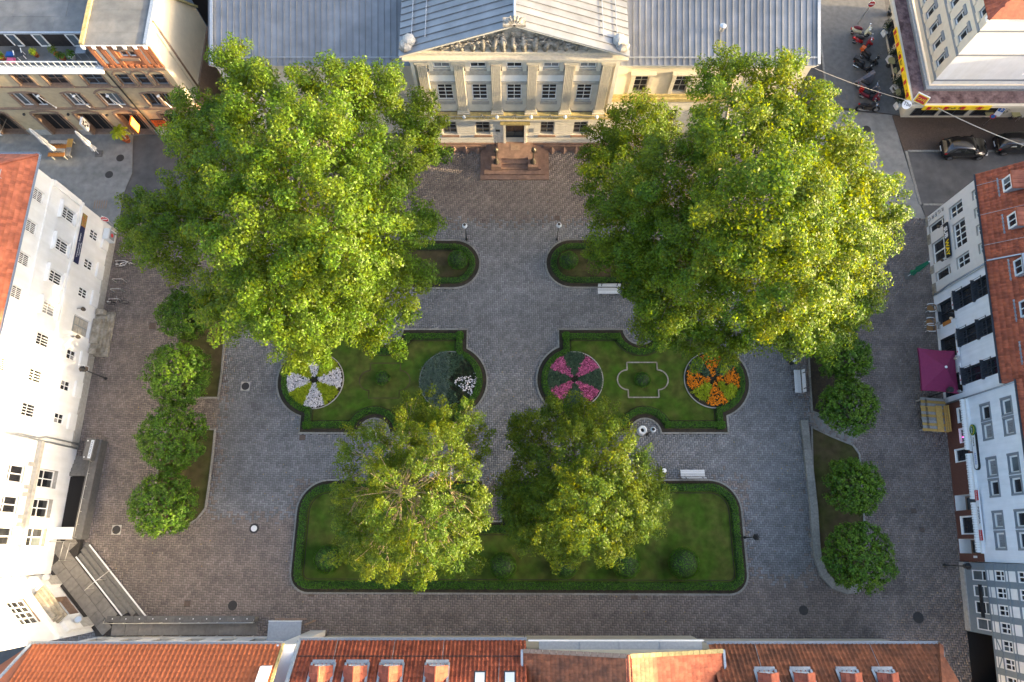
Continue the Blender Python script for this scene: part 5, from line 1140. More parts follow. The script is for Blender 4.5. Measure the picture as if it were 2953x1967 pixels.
P2, W2 = tiled_house('house with weathered red pantile roof, four tiled dormers and skylights', -13.0, .85, -6.15, 6.7, .9, 'tile_red', 'cream', .25, .34, indiv=290)
for x in (11.15, 9.15, 7.1, 4.42): dormer(P2, x+.85, .75, 6.7, .9, .5)
for x in (2.7, .95): part(P2, F0, 'skylight', 'white_shade', [(x-.32+.0, x+.32, .0, .0, 0, 0)]) if False else None
for x in (2.72, .98):
    b = MB(); y0, y1 = .95, 1.9; z0, z1 = 6.7+(y0+.5)*.9, 6.7+(y1+.5)*.9
    b.hexa([(x-.34, y0, z0), (x+.34, y0, z0), (x+.34, y1, z1), (x-.34, y1, z1)], [(x-.34, y0, z0+.16), (x+.34, y0, z0+.16), (x+.34, y1, z1+.16), (x-.34, y1, z1+.16)]); s_ = b.build('skylight', MT['anthracite'], P2)
    b = MB(); b.hexa([(x-.27, y0+.06, z0+.22), (x+.27, y0+.06, z0+.22), (x+.27, y1, z1+.165), (x-.27, y1, z1+.165)], [(x-.27, y0+.06, z0+.23), (x+.27, y0+.06, z0+.23), (x+.27, y1, z1+.175), (x-.27, y1, z1+.175)]); b.build('pane', MT['white_shade'], s_)
b = MB(); b.tube([(.2, .25, 7.5), (W2-.2, .25, 7.5)], .025, 5); b.tube([(.2, .25, 7.42), (W2-.2, .25, 7.42)], .02, 5)
for q in range(14): b.tube([(.5+q*.95, .25, 7.3), (.5+q*.95, .25, 7.52)], .02, 5)
b.build('snow_guard', MT['iron'], P2)
for x in (11.5, 8.0, 5.0, 1.6):
    b = MB(); b.tube([(x, -.55, 6.75), (x, .2, 7.42), (x+.05, 2.2, 9.25)], .014, 5); b.build('lightning_wire', MT['zinc_trim'], P2)
b = MB(); b.bar((W2+.02, -.5, 6.75), (W2+.02, 3, 9.9), .22, .1); b.build('verge_flashing', MT['lead'], P2)
part(P2, F0, 'valley_wall', 'white_wall', [(W2+.15, W2+1.2, -.35, 3, 0, 7.3)])
# cross-gabled house
P3 = empty('gabled_house', (12.6, -6.15, 0), R(180), 'house with shallow cross gable, one roof half coloured as shaded brown, the other as sunlit orange', 'building', 'tiled houses in the south row')
wall(P3, F0, MT['cream'], 0, 11.7, 0, 6.5, [(1.5+i*2, 2.5+i*2, 3.6, 5.2) for i in range(5)], depth=.2)
for i in range(5): window(P3, F0, 1.5+i*2, 2.5+i*2, 3.6, 5.2, nx=2, nz=2)
part(P3, F0, 'flat_roof', 'zinc_trim', [(.95, 10.95, -.45, .05, 6.5, 6.62)]); part(P3, F0, 'flat_roof_edge', 'white_trim', [(.85, 11.6, -.55, -.46, 6.42, 6.68)])
for x in (3.5, 6.0, 8.4): part(P3, F0, 'flat_roof_seam', 'zinc_trim', [(x, x+.04, -.44, .05, 6.621, 6.66)])
part(P3, F0, 'rear_walls', 'cream', [(.2, 11.5, .4, 9, 0, 7.7)])
zr, ze3, hw3 = 9.75, 7.75, 5.85; xc = 6.0; sl3 = (zr-ze3)/hw3; c3 = 1/math.hypot(1, sl3); yg = -.05
for s in (-1, 1):
    e = xc + s*(hw3+.1)
    b = MB(); b.add([(e, yg, ze3-.05), (xc, yg, zr-.05), (xc, yg+6, zr-.05), (e, yg+6, ze3-.05)], [(0, 1, 2, 3)]); b.build('roof_base', MT['tile_brown'], P3)
    O3 = (e, yg+.05, ze3) if s > 0 else (e, yg+3.45, ze3); U3 = (0, 1, 0) if s > 0 else (0, -1, 0)
    tile_roof(P3, F0, O3, U3, (-s*c3, 0, sl3*c3), 3.4, hw3/c3, .2, .28, MT['tile_old'] if s < 0 else MT['tile_brown'], indiv=240, roll=.03, n=4)  # sun and shade on the two slopes put into the tile colours
    for i in range(15):
        t0, t1 = i/15, (i+.94)/15; b = MB(); b.hexa([(e-s*hw3*t0, yg-.15, ze3+.03+2.0*t0), (e-s*hw3*t1, yg-.15, ze3+.03+2.0*t1), (e-s*hw3*t1, yg+.08, ze3+.03+2.0*t1), (e-s*hw3*t0, yg+.08, ze3+.03+2.0*t0)], [(e-s*hw3*t0, yg-.15, ze3+.12+2.0*t0), (e-s*hw3*t1, yg-.15, ze3+.12+2.0*t1), (e-s*hw3*t1, yg+.08, ze3+.12+2.0*t1), (e-s*hw3*t0, yg+.08, ze3+.12+2.0*t0)]); b.build('verge_tile', MT['mossy' if s < 0 else 'brown_stone'], P3)  # verges follow: sunlit side painted paler, shaded side browner
    b = MB(); b.bar((e+s*.06, yg-.1, ze3+.02), (e+s*.06, 5, ze3+.02), .14, .16); b.build('edge_flashing', MT['lead'], P3)
b = MB(); b.tube([(xc, yg-.1, zr+.05), (xc, 6, zr+.05)], .1, 8); b.build('ridge_tiles', MT['tile_old'], P3)
b = MB(); b.add([(xc-hw3, yg+.06, ze3), (xc+hw3, yg+.06, ze3), (xc, yg+.06, zr)], [(0, 1, 2)]); b.add([(xc-hw3, yg+.06, 6.6), (xc+hw3, yg+.06, 6.6), (xc+hw3, yg+.06, ze3), (xc-hw3, yg+.06, ze3)], [(0, 1, 2, 3)]); b.build('gable', MT['cream'], P3)
# long hipped house towards the shops
P4, W4 = tiled_house('house with brown mossy pantile roof, hipped end and four small lit dormers', 12.0, 26.0, -6.35, 6.75, .9, 'tile_brown', 'cream', .27, .34, indiv=290, keep=lambda u, v: u > v*.62 - .2)
for x in (14.87, 16.97, 19.68, 21.8): dormer(P4, 26.0-x, .9, 6.75, .9, .5, w=1.0, tm='tile_red', m2='tile_red')
c9 = 1/math.hypot(1, .9)
b = MB(); b.add([(0, -.5, 6.72), (0, 9, 6.72), (3.5, 4.5, 10.5)], [(0, 1, 2)]); b.build('hip_roof_base', MT['tile_brown'], P4)
tile_roof(P4, F0, (0, 4.0, 6.75), (0, -1, 0), (.74, 0, .67), 4.5, 3.0, .27, .34, MT['tile_brown'], keep=lambda u, v: u < 4.5-v*.75, indiv=60, roll=.085)
b = MB(); b.bar((-.1, -.5, 6.88), (2.2, 3.2, 10.15), .26, .16); b.build('hip_tiles', MT['tile_brown'], P4)
gutter(P4, fr(0, 8, -90), 0, 8.5, -.2, 6.76, .09, 'lead')
for x in (4.2, 11.2): b = MB(); b.tube([(x, -.55, 6.82), (x+.2, 2.4, 9.5)], .014, 5); b.build('lightning_wire', MT['zinc_trim'], P4)

# ------------------------------------------------------------------ shop row on the east side
RZ = -94.7; RO = (34.74, 26.25)
def rpt(s, d=0.0, z=0.0):
    a = R(RZ); return Vector((RO[0]+math.cos(a)*s+math.sin(a)*d, RO[1]+math.sin(a)*s-math.cos(a)*d, z))
GB = empty('shop_building', (*RO, 0), R(RZ), 'grey-white shop building with dormered red roof at the street corner', 'building')
g0 = [(.9, 1.6, .3, 2.35), (2.57, 4.4, .45, 2.2), (5.18, 5.96, .55, 2.5)]; g1 = [(.68, 1.7, 3.05, 4.68), (2.27, 4.36, 3.25, 4.75), (5.06, 6.03, 3.25, 4.8)]; g2 = [(c-.4, c+.4, 5.85, 6.85) for c in (1.13, 2.62, 4.02, 5.5)]
wall(GB, F0, MT['cream'] if False else mat('pale_grey_render', (.62, .60, .57), .85, var=.05, vs=1), 0, 7.0, 0, 7.0, g0+g1+g2, depth=.22, reveal=MT['grey_stone'])
MB().box(.02, 7.0, .32, 10, 0, 6.9).build('rear_walls', MT['white_wall'], GB)
for a in g0: window(GB, F0, *a, nx=1 if a[1]-a[0] < 1 else 2, nz=2, depth=.18, splitz=.78, pane='glass', name='shop_window', mw=.1)
for i, a in enumerate(g1): window(GB, F0, *a, nx=2 if i != 1 else 4, nz=2, depth=.18, splitz=.4, mw=.07)
for a in g2: window(GB, F0, *a, nx=2, nz=2, depth=.18, splitz=.4, mw=.06, pane=['glass', 'glass_blue'])
part(GB, F0, 'base_tiles', 'old_stone', [(0, .85, -.06, -.002, 0, .3), (1.65, 2.5, -.06, -.002, 0, .45), (4.45, 5.1, -.06, -.002, 0, .5), (6.0, 6.95, -.06, -.002, 0, .5)])
part(GB, F0, 'sign_board', 'black', [(1.83, 4.72, -.22, -.12, 2.48, 3.0)]); ftext('SUB', GB, F0, 2.62, -.225, 2.74, .56, 'print_white', bold=.02); ftext('WAY', GB, F0, 3.95, -.225, 2.74, .56, 'print_yellow', bold=.02)
ftext('GREGOR', GB, F0, .5, -.02, 1.9, .3, 'black', sx=.5) if False else None
for i, ch in enumerate('CREGR'): M3 = Matrix.Identity(4); text(ch, GB, (.35, -.03, .55+i*.45), (R(90), R(90), 0), .5, 'print_black', bold=-.012, ext=.01)
for x in (1.95, 4.85): o = MB().lathe([(.05, 0), (.12, .1), (.1, .25)], (0, 0, 0), 10).build('sign_spotlight', MT['bronze'], GB, (x, -.35, 2.25), (R(60), 0, 0)); MB().bar((0, 0, 0), (0, .1, .3), .03, .03).build('spotlight_arm', MT['black'], GB, (x, -.35, 2.3))
pipe(GB, F0, [(6.95, -.1, .3), (6.95, -.1, 1.2), (6.9, -.15, 2.2), (6.9, -.15, 6.9)], .07, 'lead')
WB = empty('white_shop_building', rpt(7.02), R(RZ), 'white boarded building with tall black window bays and small sign strips', 'building')
cols = [(.62, 2.1), (3.68, 5.0), (6.74, 7.95)]; ops = []
for a, b in cols: ops += [(a, b, 2.72, 4.72), (a, b, 4.92, 6.92), (a+.1 if a > 1 else a+.2, b+.5, .35, 2.4)]
ops.append((7.99, 8.5, .35, 2.4)) if False else None
wall(WB, F0, MT['white_wall2'], 0, 8.9, 0, 7.0, ops, depth=.3, reveal=MT['anthracite']); MB().box(0, 8.85, .4, 10, 0, 6.9).build('rear_walls', MT['white_wall2'], WB)
for a, b in cols:
    for z in (2.72, 4.92):
        w_ = window(WB, F0, a, b, z, z+2.0, nx=2, nz=1, depth=.25, frame='anthracite', pane='glass', mw=.08); r_ = MB(); r_.box(a-.06-(a+b)/2, b+.06-(a+b)/2, -.45, -.41, .02, .07)
        for q in range(8): x = a-(a+b)/2 + (b-a)*q/7; r_.box(x-.012, x+.012, -.44, -.42, -.95, .02)
        r_.box(a-.06-(a+b)/2, b+.06-(a+b)/2, -.5, -.25, -1.02, -.95); r_.build('rail', MT['anthracite'], w_)
    part(WB, F0, 'bay_frame', 'anthracite', [(a-.1, b+.1, -.12, -.002, 4.735, 4.9)])
    window(WB, F0, a+.1 if a > 1 else a+.2, b+.5, .35, 2.4, nx=2, nz=1, depth=.25, frame='anthracite', pane='glass', name='shop_window')
for (a, b) in ((.55, 1.95), (3.3, 5.7), (6.3, 7.9)): part(WB, F0, 'sign_strip', 'print_white', [(a, b, -.2, -.1, 2.47, 2.66)]); ftext('THANNER', WB, F0, a+(b-a)*.35, -.21, 2.565, .15, 'print_black'); ftext('◆', WB, F0, b-.3, -.21, 2.565, .15, 'red_sign')
for x in (2.75, 5.95, 8.45): o = MB().lathe([(.05, 0), (.11, .08), (.1, .24)], (0, 0, 0), 10).build('wall_spotlight_head', MT['steel'], WB, (x, -.28, 2.5), (R(60), 0, 0)); MB().bar((0, 0, 0), (0, .28, .05), .035, .035).build('spotlight_arm', MT['steel'], WB, (x, -.28, 2.55))
part(WB, F0, 'menu_board', 'wood_orange', [(2.55, 2.85, -.05, -.002, .9, 1.9)])
# their shared roof, each half with its own dormers
sl = 1.0; c1 = 1/math.hypot(1, sl)
def east_roof(P, W, ze, tm, indiv, tw=.27, tl=.33, top=7.6):
    b = MB(); b.add([(0, -.42, ze-.03), (W, -.42, ze-.03), (W, top, ze-.03+top+.42), (0, top, ze-.03+top+.42), (W, 2*top+.4, ze), (0, 2*top+.4, ze)], [(0, 1, 2, 3), (3, 2, 4, 5)])
    b.add([(0, -.42, ze-.04), (0, top, ze+top+.38), (0, 2*top, ze)], [(0, 1, 2)]); b.add([(W, -.42, ze-.04), (W, top, ze+top+.38), (W, 2*top, ze)], [(0, 1, 2)]); b.build('roof_base', MT[tm], P)
    tile_roof(P, F0, (0, -.42, ze), (1, 0, 0), (0, c1, c1), W, 4.2, tw, tl, MT[tm], indiv=indiv); gutter(P, F0, 0, W, -.5, ze+.02, .08, 'anthracite')
east_roof(GB, 7.0, 7.08, 'tile_red', 260); east_roof(WB, 8.9, 7.08, 'tile_red', 280)
def flat_dormer(P, xc, yf, w, zf, h, front, roofm, paneN=2, ln=2.4, style=0):
    D = link('dormer', MB().box(xc-w/2, xc+w/2, yf, yf+ln, zf-.2, zf+h).mesh('dormer', MT['lead']), P)
    b = MB(); b.hexa([(xc-w/2-.12, yf-.16, zf+h), (xc+w/2+.12, yf-.16, zf+h), (xc+w/2+.12, yf+ln, zf+h+.35), (xc-w/2-.12, yf+ln, zf+h+.35)], [(xc-w/2-.12, yf-.16, zf+h+.09), (xc+w/2+.12, yf-.16, zf+h+.09), (xc+w/2+.12, yf+ln, zf+h+.44), (xc-w/2-.12, yf+ln, zf+h+.44)]); b.build('dormer_roof', MT[roofm], D)
    if style == 0:
        for i in range(4):
            x = xc-w/2-.1+i*(w+.2)/4; b = MB(); b.hexa([(x, yf-.16, zf+h+.1), (x+(w+.2)/4-.02, yf-.16, zf+h+.1), (x+(w+.2)/4-.02, yf+ln, zf+h+.45), (x, yf+ln, zf+h+.45)], [(x, yf-.16, zf+h+.14), (x+(w+.2)/4-.02, yf-.16, zf+h+.14), (x+(w+.2)/4-.02, yf+ln, zf+h+.49), (x, yf+ln, zf+h+.49)]); b.build('dormer_tile', MT[roofm], D)
    window(P, F0, xc-w/2+.06, xc+w/2-.06, zf+.0, zf+h-.06, y=yf, depth=-.06, nx=paneN, nz=1, frame=front, pane=['glass', 'glass_blue'] if style == 0 else 'glass', fw=.1)
    MB().box(xc-w/2-.18, xc+w/2+.18, yf-.3, yf-.03, zf-.26, zf-.16).build('apron_flashing', MT['lead'], D)
for x in (1.55, 4.45): flat_dormer(GB, x, .72, 1.15, 8.2, .95, 'white_trim', 'tile_old')
for x in (.95, 3.95, 6.95): flat_dormer(WB, x, .72, 1.25, 8.2, .9, 'white_shade', 'lead', 2, style=1)
b = MB(); b.bar((7.0, -.45, 7.2), (7.0, 6, 13.6), .08, .12); b.build('party_wall_flashing', MT['zinc_trim'], GB)
for x in (1.0, 3.4, 5.8): b = MB(); b.tube([(x, -.5, 7.15), (x, 2.5, 10.15)], .014, 5); b.build('lightning_wire', MT['zinc_trim'], GB)
# restaurant
PB = empty('restaurant_building', rpt(15.95), R(RZ), 'white restaurant building with grey-framed paired windows and brown tiled ground floor', 'building')
w1 = [(.8, 2.05), (2.13, 3.4), (4.58, 5.95), (6.05, 7.3), (8.2, 9.4), (9.5, 10.75)]
ops = [(a+.12, b-.12, 3.98, 5.0) for a, b in w1] + [(a+.12, b-.12, 6.12, 7.1) for a, b in w1]
wall(PB, F0, MT['white_wall2'], 0, 11.55, 2.75, 8.4, ops, depth=.28, reveal=MT['grey_frame']); MB().box(.02, 11.5, 1.2, 10, 0, 8.3).build('rear_walls', MT['white_wall2'], PB)
for a, b in w1:
    for z in (3.98, 6.12): window(PB, F0, a+.12, b-.12, z, z+1.0, nx=1, nz=1, depth=.22, fw=.1, pane=['glass', 'glass_curtain', 'glass_blue']); surround(PB, F0, a+.12, b-.12, z, z+1.0, .14, 'grey_frame', y=-.02)
gops = [(.55, 1.7, 1.4, 2.35), (2.1, 3.2, 1.4, 2.35), (3.55, 4.55, .65, 2.25), (6.9, 8.0, .15, 2.5, .8), (8.4, 9.7, .5, 2.3), (10.0, 11.0, .1, 2.5, .9)]
wall(PB, F0, MT['brown_tile_wall'], 0, 11.55, 0, 2.75, gops, depth=.15, name='ground_floor', reveal=MT['white_trim'])
for o in gops:
    window(PB, F0, *o[:4], nx=1, nz=1, depth=o[4] if len(o) > 4 else .12, frame='white_trim' if len(o) < 5 else 'brown_stone', name='window' if len(o) < 5 else 'door', pane='glass', fw=.1)
part(PB, F0, 'neon_sign', 'neon', [(2.75, 2.8, .08, .1, 1.65, 2.1)])
for (a, b) in ((.1, 3.95), (4.1, 7.4), (7.55, 11.0)):
    n = int((b-a)/.17); aw = MB()
    for i in range(n): x = a+i*.17; aw.hexa([(x, -.28, 2.46), (x+.16, -.28, 2.46), (x+.16, -.02, 2.62), (x, -.02, 2.62)], [(x, -.28, 2.51), (x+.16, -.28, 2.51), (x+.16, -.02, 2.68), (x, -.02, 2.68)]); aw.box(x+.01, x+.15, -.30, -.283, 2.32+.03*(i % 2), 2.48)
    tag(aw.build('awning_scallops', MT['white_trim'], PB), kind='stuff'); part(PB, F0, 'awning_box', 'white_trim', [(a, b, -.18, -.003, 2.70, 2.85)])
p = part(PB, F0, 'oval_sign', 'green_sign', [(2.35, 2.36, -.3, -.299, 3, 3.01)]); b = MB(); b.lathe([(.32, 0), (.32, .1)], n=20); o = b.build('oval_sign_board', MT['green_sign'], PB, (2.5, -.12, 3.25), (R(90), 0, 0)); o.scale = (1.25, .9, 1); b = MB(); b.lathe([(.27, 0), (.27, .02)], n=20); o = b.build('oval_sign_rim', MT['print_yellow'], PB, (2.5, -.225, 3.25), (R(90), 0, 0)); o.scale = (1.25, .9, 1); b = MB(); b.lathe([(.245, 0), (.245, .024)], n=20); o = b.build('oval_sign_field', MT['green_sign'], PB, (2.5, -.23, 3.25), (R(90), 0, 0)); o.scale = (1.25, .9, 1); ftext('LEDA', PB, F0, 2.5, -.262, 3.25, .2, 'print_white')
b = MB(); hw_ = 1.2; b.prism(arc(3.9+hw_, 3.2, .24, -90, 90, 8) + arc(3.9-hw_+.1, 3.2, .24, 90, 270, 8), 0, .14); o = b.build('name_sign', MT['print_black'], PB, (0, -.02, 0), (R(90), 0, 0)); b = MB(); b.prism(arc(3.9+hw_-.02, 3.2, .19, -90, 90, 8) + arc(3.9-hw_+.12, 3.2, .19, 90, 270, 8), .141, .15); b.build('name_sign_face', MT['print_white'], PB, (0, -.02, 0), (R(90), 0, 0)); ftext('Pizzeria', PB, F0, 3.35, -.175, 3.2, .2, 'print_black'); ftext('AREZZO', PB, F0, 4.55, -.175, 3.2, .22, 'blue_sign')
part(PB, F0, 'shop_sign', 'print_white', [(6.7, 10.2, -.3, -.2, 2.95, 3.25)]); part(PB, F0, 'red_sign_panel', 'red_sign', [(6.75, 7.45, -.32, -.301, 2.93, 3.27), (9.45, 10.15, -.32, -.301, 2.93, 3.27)])
for x in (7.1, 9.8): ftext('Coca-Cola', PB, F0, x, -.325, 3.1, .15, 'print_white')
ftext('PIZZERIA', PB, F0, 8.45, -.305, 3.1, .22, 'print_black', sx=1.3)
part(PB, F0, 'house_number', 'print_white', [(11.15, 11.3, -.02, -.003, 1.6, 2.0)])
east_roof(PB, 11.55, 8.45, 'tile_red', 10, top=6.9); pipe(PB, F0, [(.02, -.1, .4), (.02, -.1, 8.3)], .06, 'lead')
# half-timbered house
HB = empty('half_timbered_house', rpt(27.55), R(RZ), 'half-timbered house with grey beams, white panels and passage opening', 'building')
sh = [(.5, 1.2), (1.52, 2.26), (2.55, 3.35), (3.65, 4.4)]; up = [(.45+1.08*i, 1.15+1.08*i) for i in range(9)]
ops = [(a, b, 1.2, 2.72) for a, b in sh] + [(4.65, 8.0, .02, 2.9, 2.0)]
wall(HB, F0, MT['timber_grey'], 0, 10.6, .02, 3.0, ops, depth=.1, name='ground_floor', reveal=MT['dark'])
part(HB, F0, 'plinth', 'grey_stone', [(0, 4.6, -.1, -.002, 0, .5), (8.05, 10.6, -.1, -.002, 0, .4)]); part(HB, F0, 'passage_back', 'dark', [(4.66, 7.99, 2.0, 2.05, .02, 2.9)])
for a, b in sh: window(HB, F0, a, b, 1.2, 2.72, nx=1, nz=2, depth=.05, splitz=.72, fw=.07, pane=['glass_blue', 'glass_blue', 'glass'], name='shop_window')
ops = [(a, b, 3.75, 4.72) for a, b in up] + [(a, b, 5.95, 6.85) for a, b in up]
wall(HB, F0, MT['timber_grey'], 0, 10.6, 3.0, 7.6, ops, y=-.12, depth=.08, name='timber_frame'); MB().box(0, 10.6, 2.1, 10, 0, 7.5).build('rear_walls', MT['white_wall'], HB); MB().box(0, 10.6, -.11, 2.1, 2.93, 2.99).build('overhang', MT['timber_grey'], HB)
for a, b in up:
    for z0, z1 in ((3.75, 4.72), (5.95, 6.85)): window(HB, F0, a, b, z0, z1, y=-.12, nx=2, nz=2, depth=.05, splitz=.6, fw=.08, mw=.07, pane=['glass', 'glass_blue', 'glass'])
    for z0, z1, e in ((3.02, 3.16, 0), (3.27, 3.66, 0), (4.86, 5.0, 0), (5.14, 5.75, 0), (7.05, 7.3, 0)): part(HB, F0, 'plaster_panel', 'white_wall', [(a+.02, b-.02, -.14, -.121, z0, z1)])
for i in (4, 5): a, b = up[i]; q = MB(); q.bar((a if i == 4 else b, -.15, 3.27), (b if i == 4 else a, -.15, 3.66), .03, .08, up=(0, 1, 0)); q.build('brace', MT['timber_grey'], HB)
for z in (2.88, 3.7, 4.78, 5.05, 5.85, 6.92): part(HB, F0, 'beam', 'timber_grey', [(0, 10.6, -.155, -.123, z, z+.08)])
part(HB, F0, 'vertical_sign', 'black', [(1.45, 3.55, -.75, -.65, 2.9, 3.15)]); ftext('RESTAURANT', HB, F0, 2.5, -.76, 3.02, .2, 'bronze')
part(HB, F0, 'shop_front', 'brown_stone', [(8.1, 10.5, -.06, -.003, .45, 2.6)]); part(HB, F0, 'shop_sign', 'print_black', [(8.1, 10.5, -.3, -.07, 2.3, 2.75)]); ftext('BLUMEN', HB, F0, 9.2, -.31, 2.5, .28, 'print_white')
east_roof(HB, 10.6, 7.65, 'tile_red', 10, top=6.9)

# unseen house, added to keep the low sun off the side street
FH = empty('shade_house', (60, 18, 0), R(-90), 'unseen house added farther east to shade the side street', 'building'); FHf = fr(0, 0, 0)
wall(FH, fr(-22, 0, 0), MT['white_wall'], 0, 24, 0, 7, [(1.5+i*2.4, 2.6+i*2.4, z, z+1.5) for i in range(9) for z in (1.2, 4.2)], depth=.2)
for i in range(9):
    for z in (1.2, 4.2): window(FH, fr(-22, 0, 0), 1.5+i*2.4, 2.6+i*2.4, z, z+1.5)
MB().box(-22, 2, .35, 9, 0, 6.9).build('rear_walls', MT['white_wall'], FH); b = MB(); b.add([(-22.3, -.4, 7), (2.3, -.4, 7), (2.3, 4.5, 12.6), (-22.3, 4.5, 12.6), (2.3, 9.4, 7), (-22.3, 9.4, 7)], [(0, 1, 2, 3), (3, 2, 4, 5), (1, 4, 2), (0, 3, 5)]); b.build('roof', MT['tile_red'], FH)
# ------------------------------------------------------------------ dark terrace with steps, ramp and parapets (corner by the white houses)
TE = empty('entrance_terrace', (-31, -1, 0), 0, 'dark slab terrace with diagonal steps, ramp and low parapets before the white corner house', 'terrace')
ol = lambda pts: [(x+31, y+1) for x, y in pts]
terr = [(-33.0, .35), (-33.0, -2.0), (-29.2, -5.85), (-29.1, -6.12), (-28.0, -6.12), (-28.0, -5.1), (-27.5, -4.85), (-31.35, -.9), (-31.3, .35)]
MB().prism(ol(terr[::1]), -.02, .46).build('slab_bed', MT['joint'], TE)
sm = MB().box(-.39, .39, -.39, .39, .3, .50).mesh('slab', MT['slate_slab'])
for i in range(-14, 15):
    for q in range(-14, 15):
        u, v = i*.8, q*.8 + (.4 if i % 2 else 0); x, y = -30+(u-v)*.7071, -3+(u+v)*.7071
        if inside(inset(terr[::-1] if False else terr, .0), np.array([x]), np.array([y]))[0] and inside(terr, np.array([x+.2]), np.array([y]))[0]: link('slab', sm, TE, (x+31, y+1, .002*((i+q) % 2)), (0, 0, R(45)))
a0 = Vector((-31.37, -.85)); d_ = Vector((.7071, -.7071)); n_ = Vector((.7071, .7071))
for i in range(3):
    p0 = a0 + n_*(.02+i*.33); L_ = 5.6+i*.45; q0, q1 = p0 - d_*(.05+i*.2), p0 + d_*L_; r0, r1 = q0 + n_*.33, q1 + n_*.33
    MB().prism(ol([tuple(q0), tuple(r0), tuple(r1), tuple(q1)][::-1]), 0, .5-.125*(i+1)).build('step', MT['steps_grey'], TE)
for k, zz in ((0, .515), (3.2, .135)):
    p0 = a0 + n_*(.33*k/1.05 if k else .0); b = MB(); b.bar((p0.x+31-.1*k*.4, p0.y+1+.1*k*.4, zz), (p0.x+31+d_.x*(5.6+k*.35), p0.y+1+d_.y*(5.6+k*.35), zz), .10, .03); b.build('step_edge', MT['white_wall'], TE)
MB().prism(ol([(-31.6, .35), (-31.0, .35), (-30.75, 7.5), (-31.35, 7.5)][::-1]), 0, .85).build('parapet', MT['slab_dark'], TE)
for i in range(7): y = .4+i*1.02; MB().prism(ol([(-31.63+.035*i, y), (-30.97+.035*i, y), (-30.93+.035*i, y+1.0), (-31.6+.035*i, y+1.0)][::-1]), .853, .93).build('coping_slab', MT['slab_dark'], TE)
MB().box(2.75, 13.0, -4.15, -3.85, 0, .72).build('parapet', MT['slab_dark'], TE)
for i in range(11): MB().box(2.7+i*.94, 3.62+i*.94, -4.2, -3.8, .723, .79).build('coping_slab', MT['slab_dark'], TE); MB().lathe([(.04, 0), (.04, .012)], (3.1+i*.94, -3.98, .79), 8).build('coping_light', MT['print_white'], TE)
for i in range(11): x0 = 3.0+i*.92; z = .5-.045*i; MB().hexa([(x0, -5.1, z-.2), (x0+.9, -5.1, z-.24), (x0+.9, -4.18, z-.24), (x0, -4.18, z-.2)], [(x0, -5.1, z), (x0+.9, -5.1, z-.045), (x0+.9, -4.18, z-.045), (x0, -4.18, z)]).build('ramp_slab', MT['slate_slab'], TE)
def rail(pts, posts, P=TE, r=.022): 
    b = MB(); b.tube(pts, r, 6)
    for p in posts: b.tube([(p[0], p[1], p[2]), (p[0], p[1], p[3])], r*.8, 6)
    return b.build('handrail', MT['steel'], P, smooth=True)
rail([(2.7, -4.0, 1.0), (2.7, -4.25, 1.15), (13.05, -4.2, 1.15), (13.05, -4.0, 1.0)], [(2.7+i*1.29, -4.22, .7, 1.15) for i in range(9)])
rail([(2.75, -5.1, 1.25), (13.0, -5.1, .95)], [(2.8+i*1.27, -5.1, .4, 1.22-.035*i) for i in range(9)])
rail([(-.35, 1.5, 1.2), (-.13, 7.0, 1.2)], [(-.35+.03*i, 1.5+.9*i, .9, 1.2) for i in range(7)])
rail([(-2.0, 1.2, 1.3), (-.95, 1.2, 1.3), (-1.05, -.1, 1.3)], [(-2, 1.2, .5, 1.3), (-.95, 1.2, .5, 1.3), (-1.05, -.1, .5, 1.3)]); rail([(-.55, 1.1, 1.2), (-.7, -.1, 1.2)], [(-.55, 1.1, .5, 1.2), (-.7, -.1, .5, 1.2)])
p0, p1 = at(244, 1703, 1.4), at(320, 1642, .95); rail([(p0.x+31, p0.y+1, 1.4), ((p0.x*.75+p1.x*.25)+31, (p0.y*.75+p1.y*.25)+1, 1.4), (p1.x+31, p1.y+1, .95)], [(p0.x+31+.1, p0.y+1+.1, .5, 1.4), (p1.x+31-.1, p1.y+1-.1, 0, .95), ((p0.x+p1.x)/2+31, (p0.y+p1.y)/2+1, .2, 1.2)])
for i in range(5): MB().box(-1.98, -.4, 7.4-.3*(i+1), 7.4-.3*i, -.02, .02+.09*i+.05).build('side_step', MT['steps_grey'], TE)
MB().box(-1.98, -.45, 1.4, 5.85, -.02, .25).build('light_well', MT['dark'], TE); MB().box(-2.0, -.6, 1.36, 2.2, .2, .9).build('well_wall', MT['white_wall'], TE)
sb = empty('name_board', (-31.2, 6.8, .93), R(-4), 'dark stone board with a pale lettered strip at the end of the terrace parapet', 'sign'); MB().box(-.38, .3, -.85, .75, 0, .5).build('board', MT['slab_dark'], sb); MB().box(.0, .22, -.72, .62, .501, .515).build('strip', MT['white_shade'], sb); text('AUGUSTA', sb, (.11, -.05, .518), (0, 0, R(90)), .17, 'navy', sx=1.5, ext=.002)
for y in (-.65, .55): MB().lathe([(.05, 0), (.05, .02)], (-.25, y, .501), 8).build('stud', MT['white_plastic'], sb)
en = empty('entrance_canopy', (at(820, 1818, 2.7).x, -5.75, 0), 0, 'flat grey metal entrance canopy on posts beside the ramp end', 'canopy'); MB().box(-1.1, 1.1, -.45, .8, 2.62, 2.72).build('roof_plate', MT['zinc_trim'], en); MB().box(-1.12, 1.12, .8, .84, 2.6, 2.74).build('edge_trim', MT['white_trim'], en)
for x in (-1.0, 1.3): MB().box(x-.04, x+.04, .55, .63, 0, 2.62).build('post', MT['brown_stone'], en)
MB().box(-.8, 1.35, .88, .95, 2.3, 2.4).build('crossbar', MT['brown_stone'], en)

